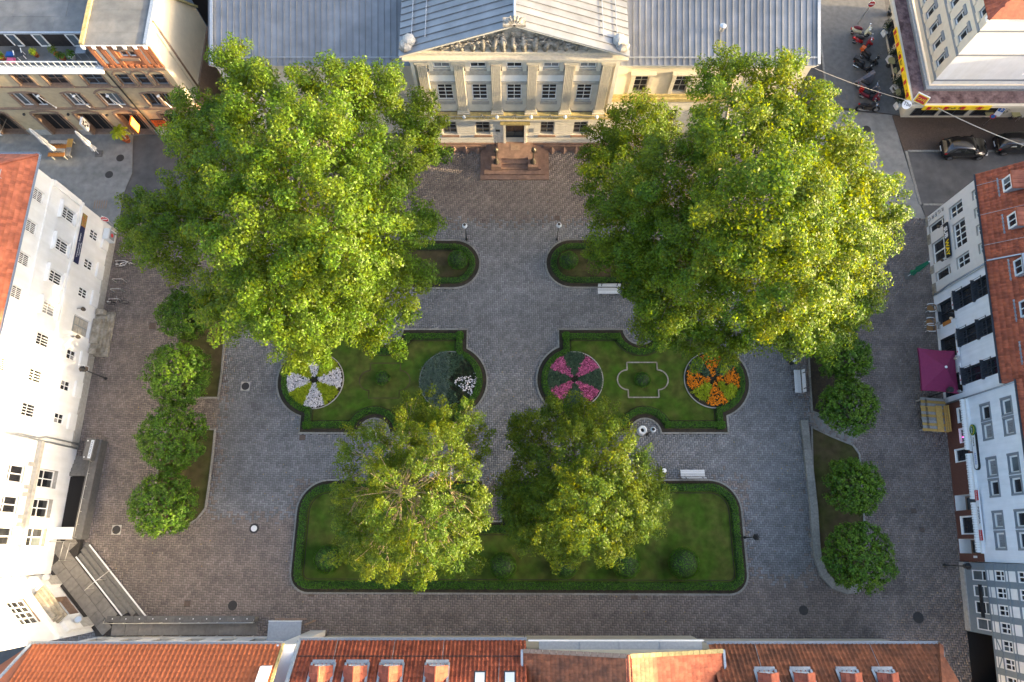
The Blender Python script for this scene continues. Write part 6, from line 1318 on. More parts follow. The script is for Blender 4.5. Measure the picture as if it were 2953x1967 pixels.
# ------------------------------------------------------------------ benches, bins, lamps
def bench():
    o = empty('park_bench', cat='bench', group='white slatted park benches')
    for i in range(4): MB().box(-.9, .9, -.28+i*.125, -.17+i*.125, .43, .46).build('seat_slat', MT['bench_white'], o)
    for i in range(3): z = .56+i*.13; MB().hexa([(-.9, .26+i*.035, z), (.9, .26+i*.035, z), (.9, .295+i*.035, z), (-.9, .295+i*.035, z)], [(-.9, .285+i*.035, z+.11), (.9, .285+i*.035, z+.11), (.9, .32+i*.035, z+.11), (-.9, .32+i*.035, z+.11)]).build('back_slat', MT['bench_white'], o)
    for x in (-.62, .62):
        b = MB(); b.box(x-.035, x+.035, -.26, -.18, .02, .43); b.box(x-.035, x+.035, -.27, .28, .38, .43); b.bar((x, .22, .02), (x, .36, .95), .07, .06); b.build('leg', MT['iron'], o)
    return o
B0 = bench()
for i, (px, py, rz, lb) in enumerate([
    (1756, 838, 0, 'white slatted bench beside the rounded bed nearer the shops, facing the flower lawns'),
    (2003, 836, 0, 'white bench almost hidden by plane leaves, beside the rounded bed'),
    (2118, 838, 0, 'white bench under the plane tree, farther from the flower lawns gap'),
    (1997, 1366, 180, 'white slatted bench in the open at the edge of the big lawn'),
    (1845, 1366, 180, 'white bench half hidden by the dense tufted tree'),
    (1272, 1366, 180, 'white bench under the airy yellow-green tree'),
    (2301, 1100, -93, 'white slatted bench beside the dark linden strip')]):
    o = B0 if i == 0 else copy_tree(B0); p = at(px, py, .4); o.location = (p.x, p.y, .0); o.rotation_euler = (0, 0, R(rz)); o['label'] = lb
def bin_(px, py, lb):
    p = at(px, py, .7); o = empty('litter_bin', (p.x, p.y, 0), 0, lb, 'bin', 'litter bins by the benches'); MB().lathe([(.2, .12), (.23, .15), (.23, .75), (.2, .76), (.18, .5)], n=14).build('drum', MT['black'], o); MB().lathe([(.17, .70), (.17, .78), (.05, .8)], n=12).build('lid', MT['white_plastic'], o, (.03, .02, 0)); MB().box(-.03, .03, .2, .26, 0, .9).build('post', MT['iron'], o)
bin_(1815, 838, 'black litter bin beside the bench at the rounded bed'); bin_(1914, 1358, 'black litter bin between the two benches at the big lawn'); bin_(2290, 1040, 'black litter bin beside the bench at the linden strip')
for px, py, lb in ((1853, 1240, 'round white concrete bin in the paved niche beside the garden lamp'), (1073, 1251, 'round white concrete bin beside the airy yellow-green tree')):
    p = at(px, py, .8); o = empty('round_bin', (p.x, p.y, 0), 0, lb, 'bin', 'round concrete bins'); MB().lathe([(.26, 0), (.32, .05), (.33, .85), (.29, .88), (.16, .86), (.14, .6)], n=20).build('drum', MT['white_wall'], o, smooth=True); MB().lathe([(.145, 0), (.145, .62)], n=14).build('liner', MT['dark'], o)
p = at(733, 1524); o = empty('ground_light', (p.x, p.y, 0), 0, 'round white disc set in a dark ring in the paving near the terrace', 'light'); MB().lathe([(.36, 0), (.36, .02), (.3, .03)], n=24).build('ring', MT['iron'], o); MB().lathe([(.22, 0), (.22, .06), (.18, .08)], n=20).build('cover', MT['white_wall'], o)
def lamp(px, py, h, lb, globe=True):
    p = at(px, py); o = empty('garden_lamp', (p.x, p.y, 0), 0, lb, 'street lamp', 'garden lamps'); MB().lathe([(.12, 0), (.12, .1), (.07, .2), (.045, .5), (.035, h-.35), (.06, h-.32), (.04, h-.28)], n=10).build('post', MT['iron'], o, smooth=True)
    if globe: MB().lathe([(.05, h-.3), (.17, h-.22), (.22, h-.05), (.19, h+.1), (.08, h+.18), (.01, h+.2)], n=16).build('globe', MT['white_shade'], o, smooth=True); MB().lathe([(.12, h+.17), (.05, h+.24), (.01, h+.26)], n=10).build('cap', MT['iron'], o)
    else:
        MB().lathe([(.06, h-.35), (.15, h-.3), (.22, h+.1), (.2, h+.12)], n=6).build('lantern', MT['bronze'], o); MB().lathe([(.25, h+.12), (.12, h+.3), (.03, h+.42)], n=6).build('cap', MT['black'], o)
lamp(1346, 691, 2.6, 'pale globe lamp at the rounded bed nearer the white house'); lamp(1606, 691, 2.7, 'pale globe lamp at the rounded bed nearer the shops'); lamp(1866, 1253, 2.3, 'pale globe lamp in the niche beside the round bin')
lamp(2147, 1550, 2.4, 'dark lantern at the end of the big lawn nearest the shops', False); lamp(306, 1092, 3.0, 'dark lantern in front of the white town house', False); lamp(2680, 1145, 2.6, 'dark lantern between the maroon parasol and the plank table', False); lamp(2723, 1630, 2.6, 'dark lantern before the half-timbered house', False)

# ------------------------------------------------------------------ covers and drains in the paving
def cover(px, py, r, lb, m='iron', frame=False, z=.02):
    p = at(px, py); o = empty('manhole_cover', (p.x, p.y, z), 0, lb, 'manhole cover', 'round manhole covers'); MB().lathe([(r, -.02), (r, .004), (r*.9, .008), (r*.86, .002), (r*.3, .006)], n=24).build('lid', MT[m], o)
    if frame: MB().box(-r*1.15, r*1.15, -r*1.15, r*1.15, -.03, -.004).build('frame', MT['grey_stone'], o)
for a in ((347, 456, .34, 'round dark manhole cover in the pale street, nearer the brick building'), (315, 504, .34, 'round dark manhole cover in the pale street, nearer the white town house'), (2499, 373, .36, 'round dark manhole cover in the pale concrete patch by the motorcycles')): cover(*a)
for a in ((708, 1114, .3, 'round drain cover in a square pale frame beside the white flower disc lawn'), (336, 1528, .3, 'round drain cover in a square pale frame near the terrace steps')): cover(*a, frame=True)
for a in ((671, 1746, .33, 'dark round cover in the lane before the ramp'), (2317, 1760, .33, 'dark round cover in the lane below the curved stone border'), (2648, 1781, .38, 'largest dark round cover, near the half-timbered house')): cover(*a, z=.016)
def grate(px, py, w, h, lb, slots=6):
    p = at(px, py); o = empty('drain_grate', (p.x, p.y, .014), 0, lb, 'drain', 'square drains and covers'); MB().box(-w/2, w/2, -h/2, h/2, -.02, .003).build('frame', MT['iron'], o)
    for i in range(slots): x = -w/2+w*(i+.5)/slots; MB().box(x-w*.03, x+w*.03, -h*.42, h*.42, .0032, .012).build('bar', MT['brown_stone'], o)
for a in ((540, 1741, .45, .45, 'slotted drain grate beside the ramp end of the steps'), (898, 1714, .45, .3, 'slotted drain grate at the lawn kerb near the terrace'), (1829, 1721, .5, .4, 'slotted drain grate at the kerb of the big lawn below the clipped balls'), (1607, 629, .45, .4, 'dark square cover behind the globe lamp nearer the shops'), (872, 1262, .45, .4, 'dark square cover at the kerb corner of the white flower disc lawn'), (2587, 681, .55, .95, 'long dark cover before the grey-white shop building'), (2659, 1528, .35, .35, 'small dark cover in the lane before the restaurant'), (2634, 1473, .4, .35, 'small dark patch cover farther up the lane before the restaurant'), (2782, 1740, .3, .5, 'dark grate at the wall of the half-timbered house'), (440, 940, .55, .55, 'brown square cover between the entrance steps and the lindens'), (290, 590, 1.2, .9, 'large faint square cover in the pale street by the white town house')): grate(*a)

# ------------------------------------------------------------------ bicycles and stands
def hoop(x, y, lb):
    o = empty('bike_stand', (x, y, .012), 0, lb, 'bike stand', 'steel bike stands'); MB().tube([(-.42, 0, 0), (-.42, 0, .65), (-.34, 0, .75), (.34, 0, .75), (.42, 0, .65), (.42, 0, 0)], .025, 8).build('hoop', MT['steel'], o, smooth=True)
for Y, lb in ((23.0, 'bike stand nearest the street end of the white town house'), (22.1, 'bike stand with the pale bicycle'), (20.5, 'third bike stand, empty'), (19.65, 'fourth bike stand, empty'), (18.8, 'bike stand nearest the stone entrance steps')): hoop(-31.85, Y, lb)
def bicycle(x, y, rz, fm, lb, s=1.0):
    o = empty('bicycle', (x, y, .012), R(rz), lb, 'bicycle', 'bicycles at the stands')
    for q, nm in ((-.53, 'wheel'), (.53, 'wheel')):
        b = MB(); n = 22; b.tube([(q+.33*math.cos(2*math.pi*i/n), 0, .34+.33*math.sin(2*math.pi*i/n)) for i in range(n+1)], .020, 6, cap=False); w_ = b.build(nm, MT['tyre'], o); sp = MB()
        for i in range(8): sp.tube([(q, 0, .34), (q+.31*math.cos(i*.785), 0, .34+.31*math.sin(i*.785))], .006, 4)
        sp.build('spokes', MT['chrome'], w_)
    b = MB(); 
    for a, c in (((-.53, 0, .34), (-.12, 0, .32)), ((-.12, 0, .32), (-.22, 0, .82)), ((-.53, 0, .34), (-.2, 0, .7)), ((-.12, 0, .32), (.36, 0, .78)), ((-.2, 0, .72), (.34, 0, .85)), ((.53, 0, .34), (.34, 0, .92))): b.tube([a, c], .022, 6)
    b.build('frame', MT[fm], o); MB().tube([(-.36, 0, .86), (-.1, 0, .86)], [.08, .03], 8).build('saddle', MT['black'], o); MB().tube([(.28, -.28, 1.0), (.36, 0, .97), (.28, .28, 1.0)], .016, 6).build('handlebar', MT['chrome'], o); MB().box(-.62, -.28, -.06, .06, .70, .72).build('rack', MT['chrome'], o)
bicycle(-31.55, 21.9, 12, 'white_plastic', 'pale bicycle leaning at a stand by the white town house'); bicycle(-31.2, 23.15, -5, 'red_paint', 'dark red bicycle half hidden by plane leaves, at the stands'); bicycle(-31.7, 18.62, 5, 'black', 'black bicycle at the stand nearest the entrance steps')

# ------------------------------------------------------------------ motor scooters and motorcycles
def wheel(b_name, x, r, w, P, rim='chrome'):
    o = MB().tube([(x, -w/2, r), (x, -w*.3, r), (x, w*.3, r), (x, w/2, r)], [r*.86, r, r, r*.86], 16).build('wheel', MT['tyre'], P, smooth=False); MB().tube([(x, -w/2-.006, r), (x, w/2+.006, r)], r*.58, 12).build('rim', MT[rim], o); return o
def scooter(px, py, rz, body, seat, lb, big=False, top=None, tail='red_lens'):
    p = at(px, py, .5); o = empty('motor_scooter', (p.x, p.y, .05), R(rz), lb, 'motor scooter', 'motorcycles in a row beside the cafe'); o.rotation_euler = (R(-5), 0, R(rz))
    wheel('w', -.6, .23, .12, o); wheel('w', .62, .23, .12, o)
    b = MB(); b.tube([(-.92, 0, .58), (-.75, 0, .58), (-.5, 0, .52), (-.2, 0, .42), (.02, 0, .34)], [.06, .17, .23, .21, .12], 12); b.build('rear_body', MT[body], o, smooth=True)
    b = MB(); b.box(-.1, .42, -.16, .16, .24, .3); b.build('footboard', MT['black'], o)
    b = MB(); b.hexa([(.36, -.2, .28), (.48, -.2, .28), (.48, .2, .28), (.36, .2, .28)], [(.50, -.24, .95), (.60, -.15, .95), (.60, .15, .95), (.50, .24, .95)]); b.tube([(.56, 0, .92), (.66, 0, .93), (.72, 0, .9)], [.16, .15, .08], 10); b.build('leg_shield', MT[body], o)
    b = MB(); b.tube([(.44, 0, .5), (.6, 0, .52), (.86, 0, .42), (.94, 0, .3)], [.08, .12, .11, .04], 10); b.build('front_mudguard', MT[body], o, smooth=True)
    b = MB(); b.tube([(-.8, 0, .76), (-.5, 0, .79), (-.2, 0, .76), (-.02, 0, .7)], [.1, .16, .16, .1], 10); b.build('seat', MT[seat], o, smooth=True)
    MB().tube([(.5, -.33, 1.0), (.55, 0, .98), (.5, .33, 1.0)], .022, 8).build('handlebar', MT['chrome'], o)
    for s in (-1, 1): MB().lathe([(.02, 0), (.06, .01), (.06, .03), (.02, .04)], (.5, s*.36, 1.12), 10).build('mirror', MT['chrome'], o)
    MB().lathe([(.02, -.03), (.09, 0), (.07, .04)], n=10).build('headlight', MT['chrome'], o, (.73, 0, .92), (0, R(90), 0)); MB().box(-.97, -.9, -.1, .1, .5, .64).build('tail_light', MT[tail], o); MB().tube([(-.85, -.18, .3), (-.35, -.18, .28)], [.05, .04], 8).build('exhaust', MT['chrome'], o)
    if big: MB().box(-1.15, -.8, -.2, .2, .78, 1.05).build('top_case', MT[top or 'black'], o); MB().hexa([(.56, -.2, .95), (.6, -.2, .95), (.6, .2, .95), (.56, .2, .95)], [(.42, -.15, 1.35), (.44, -.15, 1.35), (.44, .15, 1.35), (.42, .15, 1.35)]).build('windscreen', MT['car_glass'], o)
    return o
def motorcycle(px, py, rz, tank, lb):
    p = at(px, py, .5); o = empty('motorcycle', (p.x, p.y, .05), R(rz), lb, 'motorcycle', 'motorcycles in a row beside the cafe'); o.rotation_euler = (R(-8), 0, R(rz))
    wheel('w', -.72, .32, .16, o); wheel('w', .74, .32, .13, o)
    MB().box(-.3, .28, -.17, .17, .28, .62).build('engine', MT['bronze'], o); b = MB(); b.tube([(-.12, 0, .82), (.1, 0, .88), (.32, 0, .86), (.42, 0, .78)], [.1, .17, .17, .07], 12); b.build('tank', MT[tank], o, smooth=True)
    b = MB(); b.tube([(-.85, 0, .86), (-.6, 0, .84), (-.3, 0, .76), (-.1, 0, .78)], [.06, .13, .14, .1], 10); b.build('seat', MT['black'], o, smooth=True); b = MB(); b.tube([(.74, -.1, .32), (.5, -.1, .95)], .03, 6); b.tube([(.74, .1, .32), (.5, .1, .95)], .03, 6); b.build('fork', MT['chrome'], o)
    MB().tube([(.35, -.36, 1.0), (.45, 0, 1.0), (.35, .36, 1.0)], .02, 6).build('handlebar', MT['chrome'], o); MB().lathe([(.03, -.06), (.1, 0), (.08, .05)], n=10).build('headlight', MT['chrome'], o, (.6, 0, .9), (0, R(90), 0)); MB().tube([(-.85, -.2, .38), (-.3, -.2, .32), (.1, -.15, .3)], [.06, .05, .03], 8).build('exhaust', MT['chrome'], o); MB().box(-1.0, -.9, -.07, .07, .78, .86).build('tail_light', MT['red_lens'], o); MB().tube([(-.95, 0, .62), (-.75, 0, .72), (-.5, 0, .66)], [.09, .1, .06], 8).build('rear_mudguard', MT[tank], o)
    for s in (-1, 1): MB().lathe([(.02, 0), (.07, .01), (.02, .03)], (.38, s*.38, 1.16), 8).build('mirror', MT['chrome'], o)
scooter(2483, 92, -14, 'cream_paint', 'seat_red', 'cream scooter with red seat below the no-entry sign')
scooter(2488, 120, -20, 'red_paint', 'black', 'bright red scooter with black seat')
scooter(2507, 168, -42, 'black', 'black', 'black scooter with orange tail and top case', True, 'orange_lens', 'orange_lens')
scooter(2490, 192, -30, 'black', 'black', 'black and silver scooter overlapping the orange-tailed one', True, 'black')
scooter(2503, 252, -28, 'tarp', 'black', 'dark scooter next to the covered one', False, None)
scooter(2508, 278, -22, 'seat_red', 'black', 'dark red scooter with windscreen beside the black motorcycle', True, 'red_paint')
motorcycle(2504, 312, -4, 'black', 'black motorcycle at the open end of the row')
p = at(2497, 226, .6); o = empty('covered_scooter', (p.x, p.y, .05), R(28), 'scooter under a grey tarpaulin in the row', 'motor scooter', 'motorcycles in a row beside the cafe'); b = MB()
prof = [(-.95, .2, .55), (-.6, .3, .85), (-.1, .3, .82), (.3, .34, .95), (.55, .42, 1.2), (.9, .2, .7)]
for i in range(len(prof)-1):
    (xa, wa, ha), (xb, wb_, hb) = prof[i], prof[i+1]; b.add([(xa, -wa-.1, .12), (xa, -wa*.4, ha), (xa, wa*.4, ha), (xa, wa+.1, .12), (xb, -wb_-.1, .12), (xb, -wb_*.4, hb), (xb, wb_*.4, hb), (xb, wb_+.1, .12)], [(0, 4, 5, 1), (1, 5, 6, 2), (2, 6, 7, 3)])
b.build('tarpaulin', MT['tarp'], o); wheel('w', -.6, .23, .12, o); wheel('w', .62, .23, .12, o)

# ------------------------------------------------------------------ cars
def car(x, y, rz, lb, L=3.95, W=1.72, H_=1.45):
    o = empty('parked_car', (x, y, 0), R(rz), lb, 'car', 'cars parked in the side street')
    st = [(-.50, .42, .60, .60, .66), (-.485, .30, .82, .84, .80), (-.44, .26, .90, 1.02, .86), (-.38, .24, .93, 1.30, .90), (-.28, .24, .95, 1.42, .95), (-.10, .24, .95, 1.45, .97), (.06, .24, .94, 1.41, .98), (.16, .24, .92, 1.22, .98), (.24, .24, .91, .97, .97), (.32, .24, .88, .90, .96), (.42, .25, .80, .82, .90), (.475, .27, .66, .68, .78), (.50, .34, .54, .55, .62)]
    V = []; Fc = []
    for fx, zb, zbelt, zr, wf in st:
        w2 = W/2*wf; cab = zr > zbelt+.06; wr = w2*(.74 if cab else .9)
        V += [(fx*L, -w2*.93, zb), (fx*L, -w2, (zb+zbelt)/2), (fx*L, -w2*.97, zbelt), (fx*L, -wr, zr-.03), (fx*L, -wr*.8, zr), (fx*L, wr*.8, zr), (fx*L, wr, zr-.03), (fx*L, w2*.97, zbelt), (fx*L, w2, (zb+zbelt)/2), (fx*L, w2*.93, zb)]
    n = 10
    for i in range(len(st)-1):
        for k in range(n-1): Fc.append((i*n+k, i*n+k+1, (i+1)*n+k+1, (i+1)*n+k))
        Fc.append((i*n+n-1, i*n, (i+1)*n, (i+1)*n+n-1))
    Fc.append(tuple(range(n))[::-1]); Fc.append(tuple(range((len(st)-1)*n, len(st)*n)))
    b = MB(); b.v = V; b.f = Fc; b.m = [0]*len(Fc); body = b.build('body', MT['car_black'], o, smooth=True)
    def g(i, k): return Vector(V[i*n+k])
    def pane(nm, q, off=.012):
        c = sum(q, Vector())/len(q); nr = (q[1]-q[0]).cross(q[2]-q[0]).normalized(); 
        if nr.dot(c-Vector((0, 0, .6))) < 0: nr = -nr
        pts = [p + (c-p)*.07 + nr*off for p in q]; m = MB(); m.add(pts, [tuple(range(len(pts)))]); m.build(nm, MT['car_glass'], o)
    pane('windscreen', [g(8, 2)*.5+g(8, 3)*.5, g(6, 3), g(6, 4), g(6, 5), g(6, 6), g(8, 7)*.5+g(8, 6)*.5]); pane('rear_window', [g(2, 3), g(3, 3), g(3, 4), g(3, 5), g(3, 6), g(2, 6)])
    for a, c in ((2, 3), (7, 6)):
        pane('side_window', [g(3, a), g(5, a), g(5, c), g(4, c)]); pane('side_window', [g(5, a), g(8, a)*.6+g(7, a)*.4, g(6, c), g(5, c)])
    for fx in (-.315, .325):
        for s in (-1, 1):
            t = MB(); t.tube([(fx*L, s*(W/2-.2), .31), (fx*L, s*(W/2+.005), .31)], .31, 18); w_ = t.build('wheel', MT['tyre'], o); t = MB(); t.tube([(fx*L, s*(W/2-.1), .31), (fx*L, s*(W/2+.015), .31)], .2, 12); t.build('rim', MT['chrome'], w_)
    for s in (-1, 1):
        MB().hexa([(L*.435, s*W*.28, .60), (L*.478, s*W*.28, .58), (L*.475, s*W*.42, .58), (L*.42, s*W*.455, .60)], [(L*.42, s*W*.28, .76), (L*.47, s*W*.28, .70), (L*.455, s*W*.43, .70), (L*.41, s*W*.46, .76)]).build('headlight', MT['print_white'], o)
        MB().hexa([(-L*.492, s*W*.25, .68), (-L*.46, s*W*.25, .68), (-L*.44, s*W*.43, .68), (-L*.475, s*W*.42, .68)], [(-L*.485, s*W*.25, .84), (-L*.455, s*W*.25, .86), (-L*.43, s*W*.43, .86), (-L*.465, s*W*.42, .84)]).build('tail_light', MT['red_lens'], o)
        MB().box(L*.12, L*.16, s*W*.5-.06, s*W*.5+.1 if s > 0 else s*W*.5+.06, .95, 1.08).build('mirror', MT['car_black'], o) if s > 0 else MB().box(L*.12, L*.16, -W*.5-.1, -W*.5+.06, .95, 1.08).build('mirror', MT['car_black'], o)
    MB().box(-L*.503, -L*.498, -.26, .26, .45, .56).build('number_plate', MT['print_white'], o)
    return o
p = at(2779, 428, .5); car(p.x, p.y, 0, 'small black hatchback parked nearer the square')
p = at(2868, 418, .5); car(p.x+2.15, p.y+.1, 0, 'black car cut off at the picture edge, parked ahead of the hatchback', 4.3)
# ------------------------------------------------------------------ signs on posts, cables
def post_sign(x, y, h, lb, kind):
    o = empty('traffic_sign', (x, y, .03), R(0), lb, 'traffic sign'); MB().tube([(0, 0, 0), (0, 0, h+.45)], .03, 8).build('post', MT['steel'], o, smooth=True)
    if kind == 'entry':
        MB().lathe([(.3, 0), (.3, .02)], n=24).build('plate_rim', MT['print_white'], o, (0, -.05, h), (R(75), 0, 0)); MB().lathe([(.27, .021), (.27, .026)], n=24).build('plate', MT['red_sign'], o, (0, -.05, h), (R(75), 0, 0)); MB().box(-.2, .2, -.05, .05, .027, .031).build('bar', MT['print_white'], o, (0, -.05, h), (R(75), 0, 0))
    else:
        MB().box(-.25, .25, -.5, .3, 0, .02).build('plate_rim', MT['print_white'], o, (0, -.05, h), (R(70), 0, R(-25))); MB().box(-.22, .22, -.1, .27, .021, .026).build('plate', MT['blue_sign'], o, (0, -.05, h), (R(70), 0, R(-25))); text('P', o, (.0, -.1, h+.1), (R(70), 0, R(-25)), .32, 'print_white'); MB().lathe([(.24, 0), (.24, .02)], n=20).build('round_plate', MT['red_sign'], o, (-.1, -.06, h-.8), (R(70), 0, R(-25))); MB().lathe([(.17, .021), (.17, .024)], n=20).build('round_field', MT['blue_sign'], o, (-.1, -.06, h-.8), (R(70), 0, R(-25)))
p = at(2475, 68); post_sign(p.x, p.y, 2.4, 'red no-entry sign on a pale post beside the cream scooter', 'entry'); p = at(345, 667); post_sign(p.x+.1, p.y, 2.3, 'red no-entry sign at the street corner of the white town house', 'entry'); o = at(2835, 362); post_sign(o.x, o.y, 2.2, 'blue parking sign with round restriction sign below it', 'park')
def cable(a, c, sag, lb, r=.02):
    a, c = Vector(a), Vector(c); pts = [a.lerp(c, t/10) - Vector((0, 0, sag*4*(t/10)*(1-t/10))) for t in range(11)]; tag(MB().tube([p-a for p in pts], r, 6).build('cable', MT['steel'], None, a), lb, 'cable')
cable((22.5, 33.9, 9.2), (33.2, 34.4, 4.3), .25, 'thin cable from the theatre eaves to the cafe canopy'); cable(at(2705, 312, 4.1), at(2953, 420, 5.6), .15, 'pale cable from the cafe canopy out over the parked cars', .035)
# ------------------------------------------------------------------ cafe tables and planters
def table(px, py, lb, square=False, m='wood_yellow'):
    p = at(px, py, .75); o = empty('cafe_table', (p.x, p.y, .05), R(10), lb, 'table', 'cafe tables'); (MB().box(-.36, .36, -.36, .36, .69, .72) if square else MB().lathe([(.36, .69), (.38, .705), (.36, .72)], n=22)).build('tabletop', mat('pale_table_top', (.42, .38, .18), .5, var=.1, vs=6), o); MB().lathe([(.22, 0), (.2, .03), (.03, .06), (.03, .69)], n=10).build('pedestal', MT['iron'], o)
def wire_chair(x, y, rz, lb):
    o = empty('wire_chair', (x, y, .05), R(rz), lb, 'chair', 'wire cafe chairs'); MB().lathe([(.21, .43), (.22, .45), (.2, .46)], n=16).build('seat', MT['bronze'], o); b = MB()
    for k in range(3): r = .2-.035*k; b.tube([(r*math.cos(R(20+140*i/8)), .06+r*math.sin(R(20+140*i/8)), .5+.16*k+.08*math.sin(math.pi*i/8)) for i in range(9)], .012, 5)
    b.build('backrest', MT['steel'], o)
    for a in (45, 135, 225, 315): MB().tube([(.16*math.cos(R(a)), .16*math.sin(R(a)), .44), (.22*math.cos(R(a)), .22*math.sin(R(a)), 0)], .012, 5).build('leg', MT['steel'], o)
for a in ((2573, 175, 'round pale cafe table farthest up the lane'), (2588, 204, 'round pale cafe table in the middle of the lane terrace'), (2595, 266, 'round pale cafe table nearest the canopy corner')): table(*a)
table(2851, 322, 'square pale cafe table behind the parking sign', True); table(2929, 326, 'square pale cafe table at the picture edge', True)
for px, py, rz, lb in ((2573, 155, 0, 'wire chair behind the farthest round cafe table'), (2584, 222, 180, 'wire chair at the middle round cafe table'), (2598, 245, 0, 'wire chair behind the round table nearest the canopy corner'), (2580, 256, 70, 'wire chair beside the round table nearest the canopy corner'), (2835, 318, 60, 'wire chair beside the square table by the parking sign'), (2940, 335, 200, 'wire chair at the square table at the picture edge')):
    p = at(px, py, .5); wire_chair(p.x, p.y, rz, lb)
def planter(px, py, lb, h=.5, n=500, r=.55):
    p = at(px, py, .4); o = empty('planter', (p.x, p.y, .05), R(20), lb, 'planter', 'white cube planters'); b = MB(); b.box(-.27, .27, -.27, .27, 0, h); b.build('box', MT['white_plastic'], o); d = sphere_pts(n); V, Fq = leaves(d*r*RNG.random((n, 1))**.4+[.12, .25, h+.4], unit(d+[0, 0, .5]), .13, .5, .6); link('foliage', npmesh('foliage', V, Fq, [MT['leaf_dark']]), o)
planter(2556, 92, 'white cube planter farthest up the lane'); planter(2570, 168, 'white cube planter beside the farthest round table', n=350); planter(2583, 252, 'white cube planter in the middle of the lane terrace', n=450); planter(2593, 302, 'white cube planter at the canopy corner')
for px, py, lb in ((2574, 28, 'dark bush with red blossom in front of the cafe lane wall, at the top edge'), (2590, 132, 'dark bush against the cafe lane front'), (2605, 225, 'dark bush by the cafe corner'), (2890, 318, 'dark bush between the square cafe tables')):
    p = at(px, py, .6); pot_plant((p.x, p.y, .05), .3, 1.1, lb, 'leaf_dark', 'anthracite', n=500, ls=.13)
# ------------------------------------------------------------------ parasols, plank tables, chairs by the shops
PA = empty('square_parasol', (at(2712, 1066, 2.5).x, at(2712, 1066, 2.5).y, 0), R(-5), 'large square maroon parasol in front of the white boarded building', 'parasol'); hs = 1.36
b = MB(); cr = [(-hs, -1.65), (hs, -1.65), (hs, 1.65), (-hs, 1.65)]; apx = (.15, .1, 2.95)
for i in range(4):
    A, B_ = Vector((*cr[i], 2.25)), Vector((*cr[(i+1) % 4], 2.25)); n = 8; mid = (A+B_)/2
    for k in range(n):
        t0, t1 = k/n, (k+1)/n; sg = lambda t: Vector((0, 0, -.07*4*t*(1-t)))
        p, q = A.lerp(B_, t0), A.lerp(B_, t1); inn = lambda v, t: v.lerp(Vector((0, 0, 0)), .06*4*t*(1-t)*.6) if False else v - (mid.normalized()*.10*4*t*(1-t))
        P_, Q_ = inn(p, t0), inn(q, t1); P_.z = Q_.z = 2.25
        m1, m2 = P_.lerp(Vector(apx), .5)+Vector((0, 0, -.05)), Q_.lerp(Vector(apx), .5)+Vector((0, 0, -.05))
        b.add([P_, Q_, m2, m1], [(0, 1, 2, 3)]); b.add([m1, m2, apx], [(0, 1, 2)]); b.add([P_-Vector((0, 0, .18)), Q_-Vector((0, 0, .18)), Q_, P_], [(0, 1, 2, 3)])
b.build('canopy', MT['maroon'], PA); MB().tube([(.15, .1, 0), (.15, .1, 2.95)], .035, 8).build('pole', MT['white_plastic'], PA); MB().lathe([(.1, 2.95), (.1, 3.0), (.04, 3.05)], (.15, .1, 0), 12).build('cap', MT['white_plastic'], PA); MB().box(-.2, .5, -.25, .45, .02, .12).build('base', MT['slab_dark'], PA)
for i, c in enumerate(cr): b = MB(); b.bar((apx[0], apx[1], 2.70), (c[0]*.95, c[1]*.95, 2.08), .025, .03); b.build('rib', MT['white_plastic'], PA)
def folded(px, py, h, m, lb, low=.9, tilt=0):
    p = at(px, py); o = empty('folded_parasol', (p.x, p.y, .02), 0, lb, 'parasol', 'folded parasols'); MB().tube([(0, 0, 0), (0, 0, h)], .028, 8).build('pole', MT['white_plastic'], o); b = MB(); n = 14; prof = [(.05, h), (.10, h-.15), (.13, h*.75), (.19, h*.5), (.10, h*.42), (.21, low), (.12, low-.05)]
    base = len(b.v)
    for r, z in prof:
        for k in range(n): a = 2*math.pi*k/n; rr = r*(1+(.28 if k % 2 else -.2)); b.v.append((rr*math.cos(a), rr*math.sin(a), z))
    for i in range(len(prof)-1):
        for k in range(n): b.f.append((base+i*n+k, base+i*n+(k+1) % n, base+(i+1)*n+(k+1) % n, base+(i+1)*n+k)); b.m.append(0)
    b.build('cloth', MT[m], o); MB().lathe([(.06, h), (.06, h+.06)], n=10).build('cap', MT['white_plastic'], o); MB().box(-.3, .3, -.3, .3, 0, .07).build('base', MT['slab_dark'], o)
folded(286, 444, 3.3, 'canvas_white', 'folded white parasol below the white box sign', .7); folded(170, 445, 3.7, 'canvas_white', 'folded white parasol over the wooden tables, nearest the street edge', .6); folded(2617, 797, 3.0, 'canvas_green', 'folded green parasol before the grey-white shop building', .7)
aw = empty('white_awning', (-43.6, 33.6, 0), 0, 'white awning over the shopfront at the picture edge', 'awning'); MB().hexa([(-2, -.9, 2.6), (1.1, -.9, 2.6), (1.1, .7, 3.2), (-2, .7, 3.2)], [(-2, -.9, 2.66), (1.1, -.9, 2.66), (1.1, .7, 3.26), (-2, .7, 3.26)]).build('cloth', MT['canvas_white'], aw); MB().box(-2, 1.1, -.93, -.902, 2.35, 2.62).build('valance', MT['canvas_white'], aw); MB().bar((1.05, .7, 2.3), (1.05, -.85, 2.58), .04, .04).build('arm', MT['steel'], aw)
def plank_set(px, py, rz, lb, cols, w, l, z=.72):
    p = at(px, py, z); o = empty('plank_table', (p.x, p.y, .015), R(rz), lb, 'table'); n = len(cols)
    for i, c in enumerate(cols): y = -l/2+l*i/n; MB().box(-w/2+random.uniform(-.03, .03), w/2+random.uniform(-.03, .03), y+.008, y+l/n-.008, z-.04, z+random.uniform(-.004, .004)).build('plank', MT[c], o)
    for x in (-w/2+.15, w/2-.15):
        for y in (-l/2+.15, l/2-.15): MB().box(x-.05, x+.05, y-.05, y+.05, 0, z-.041).build('leg', MT['wood_grey'], o)
    return o
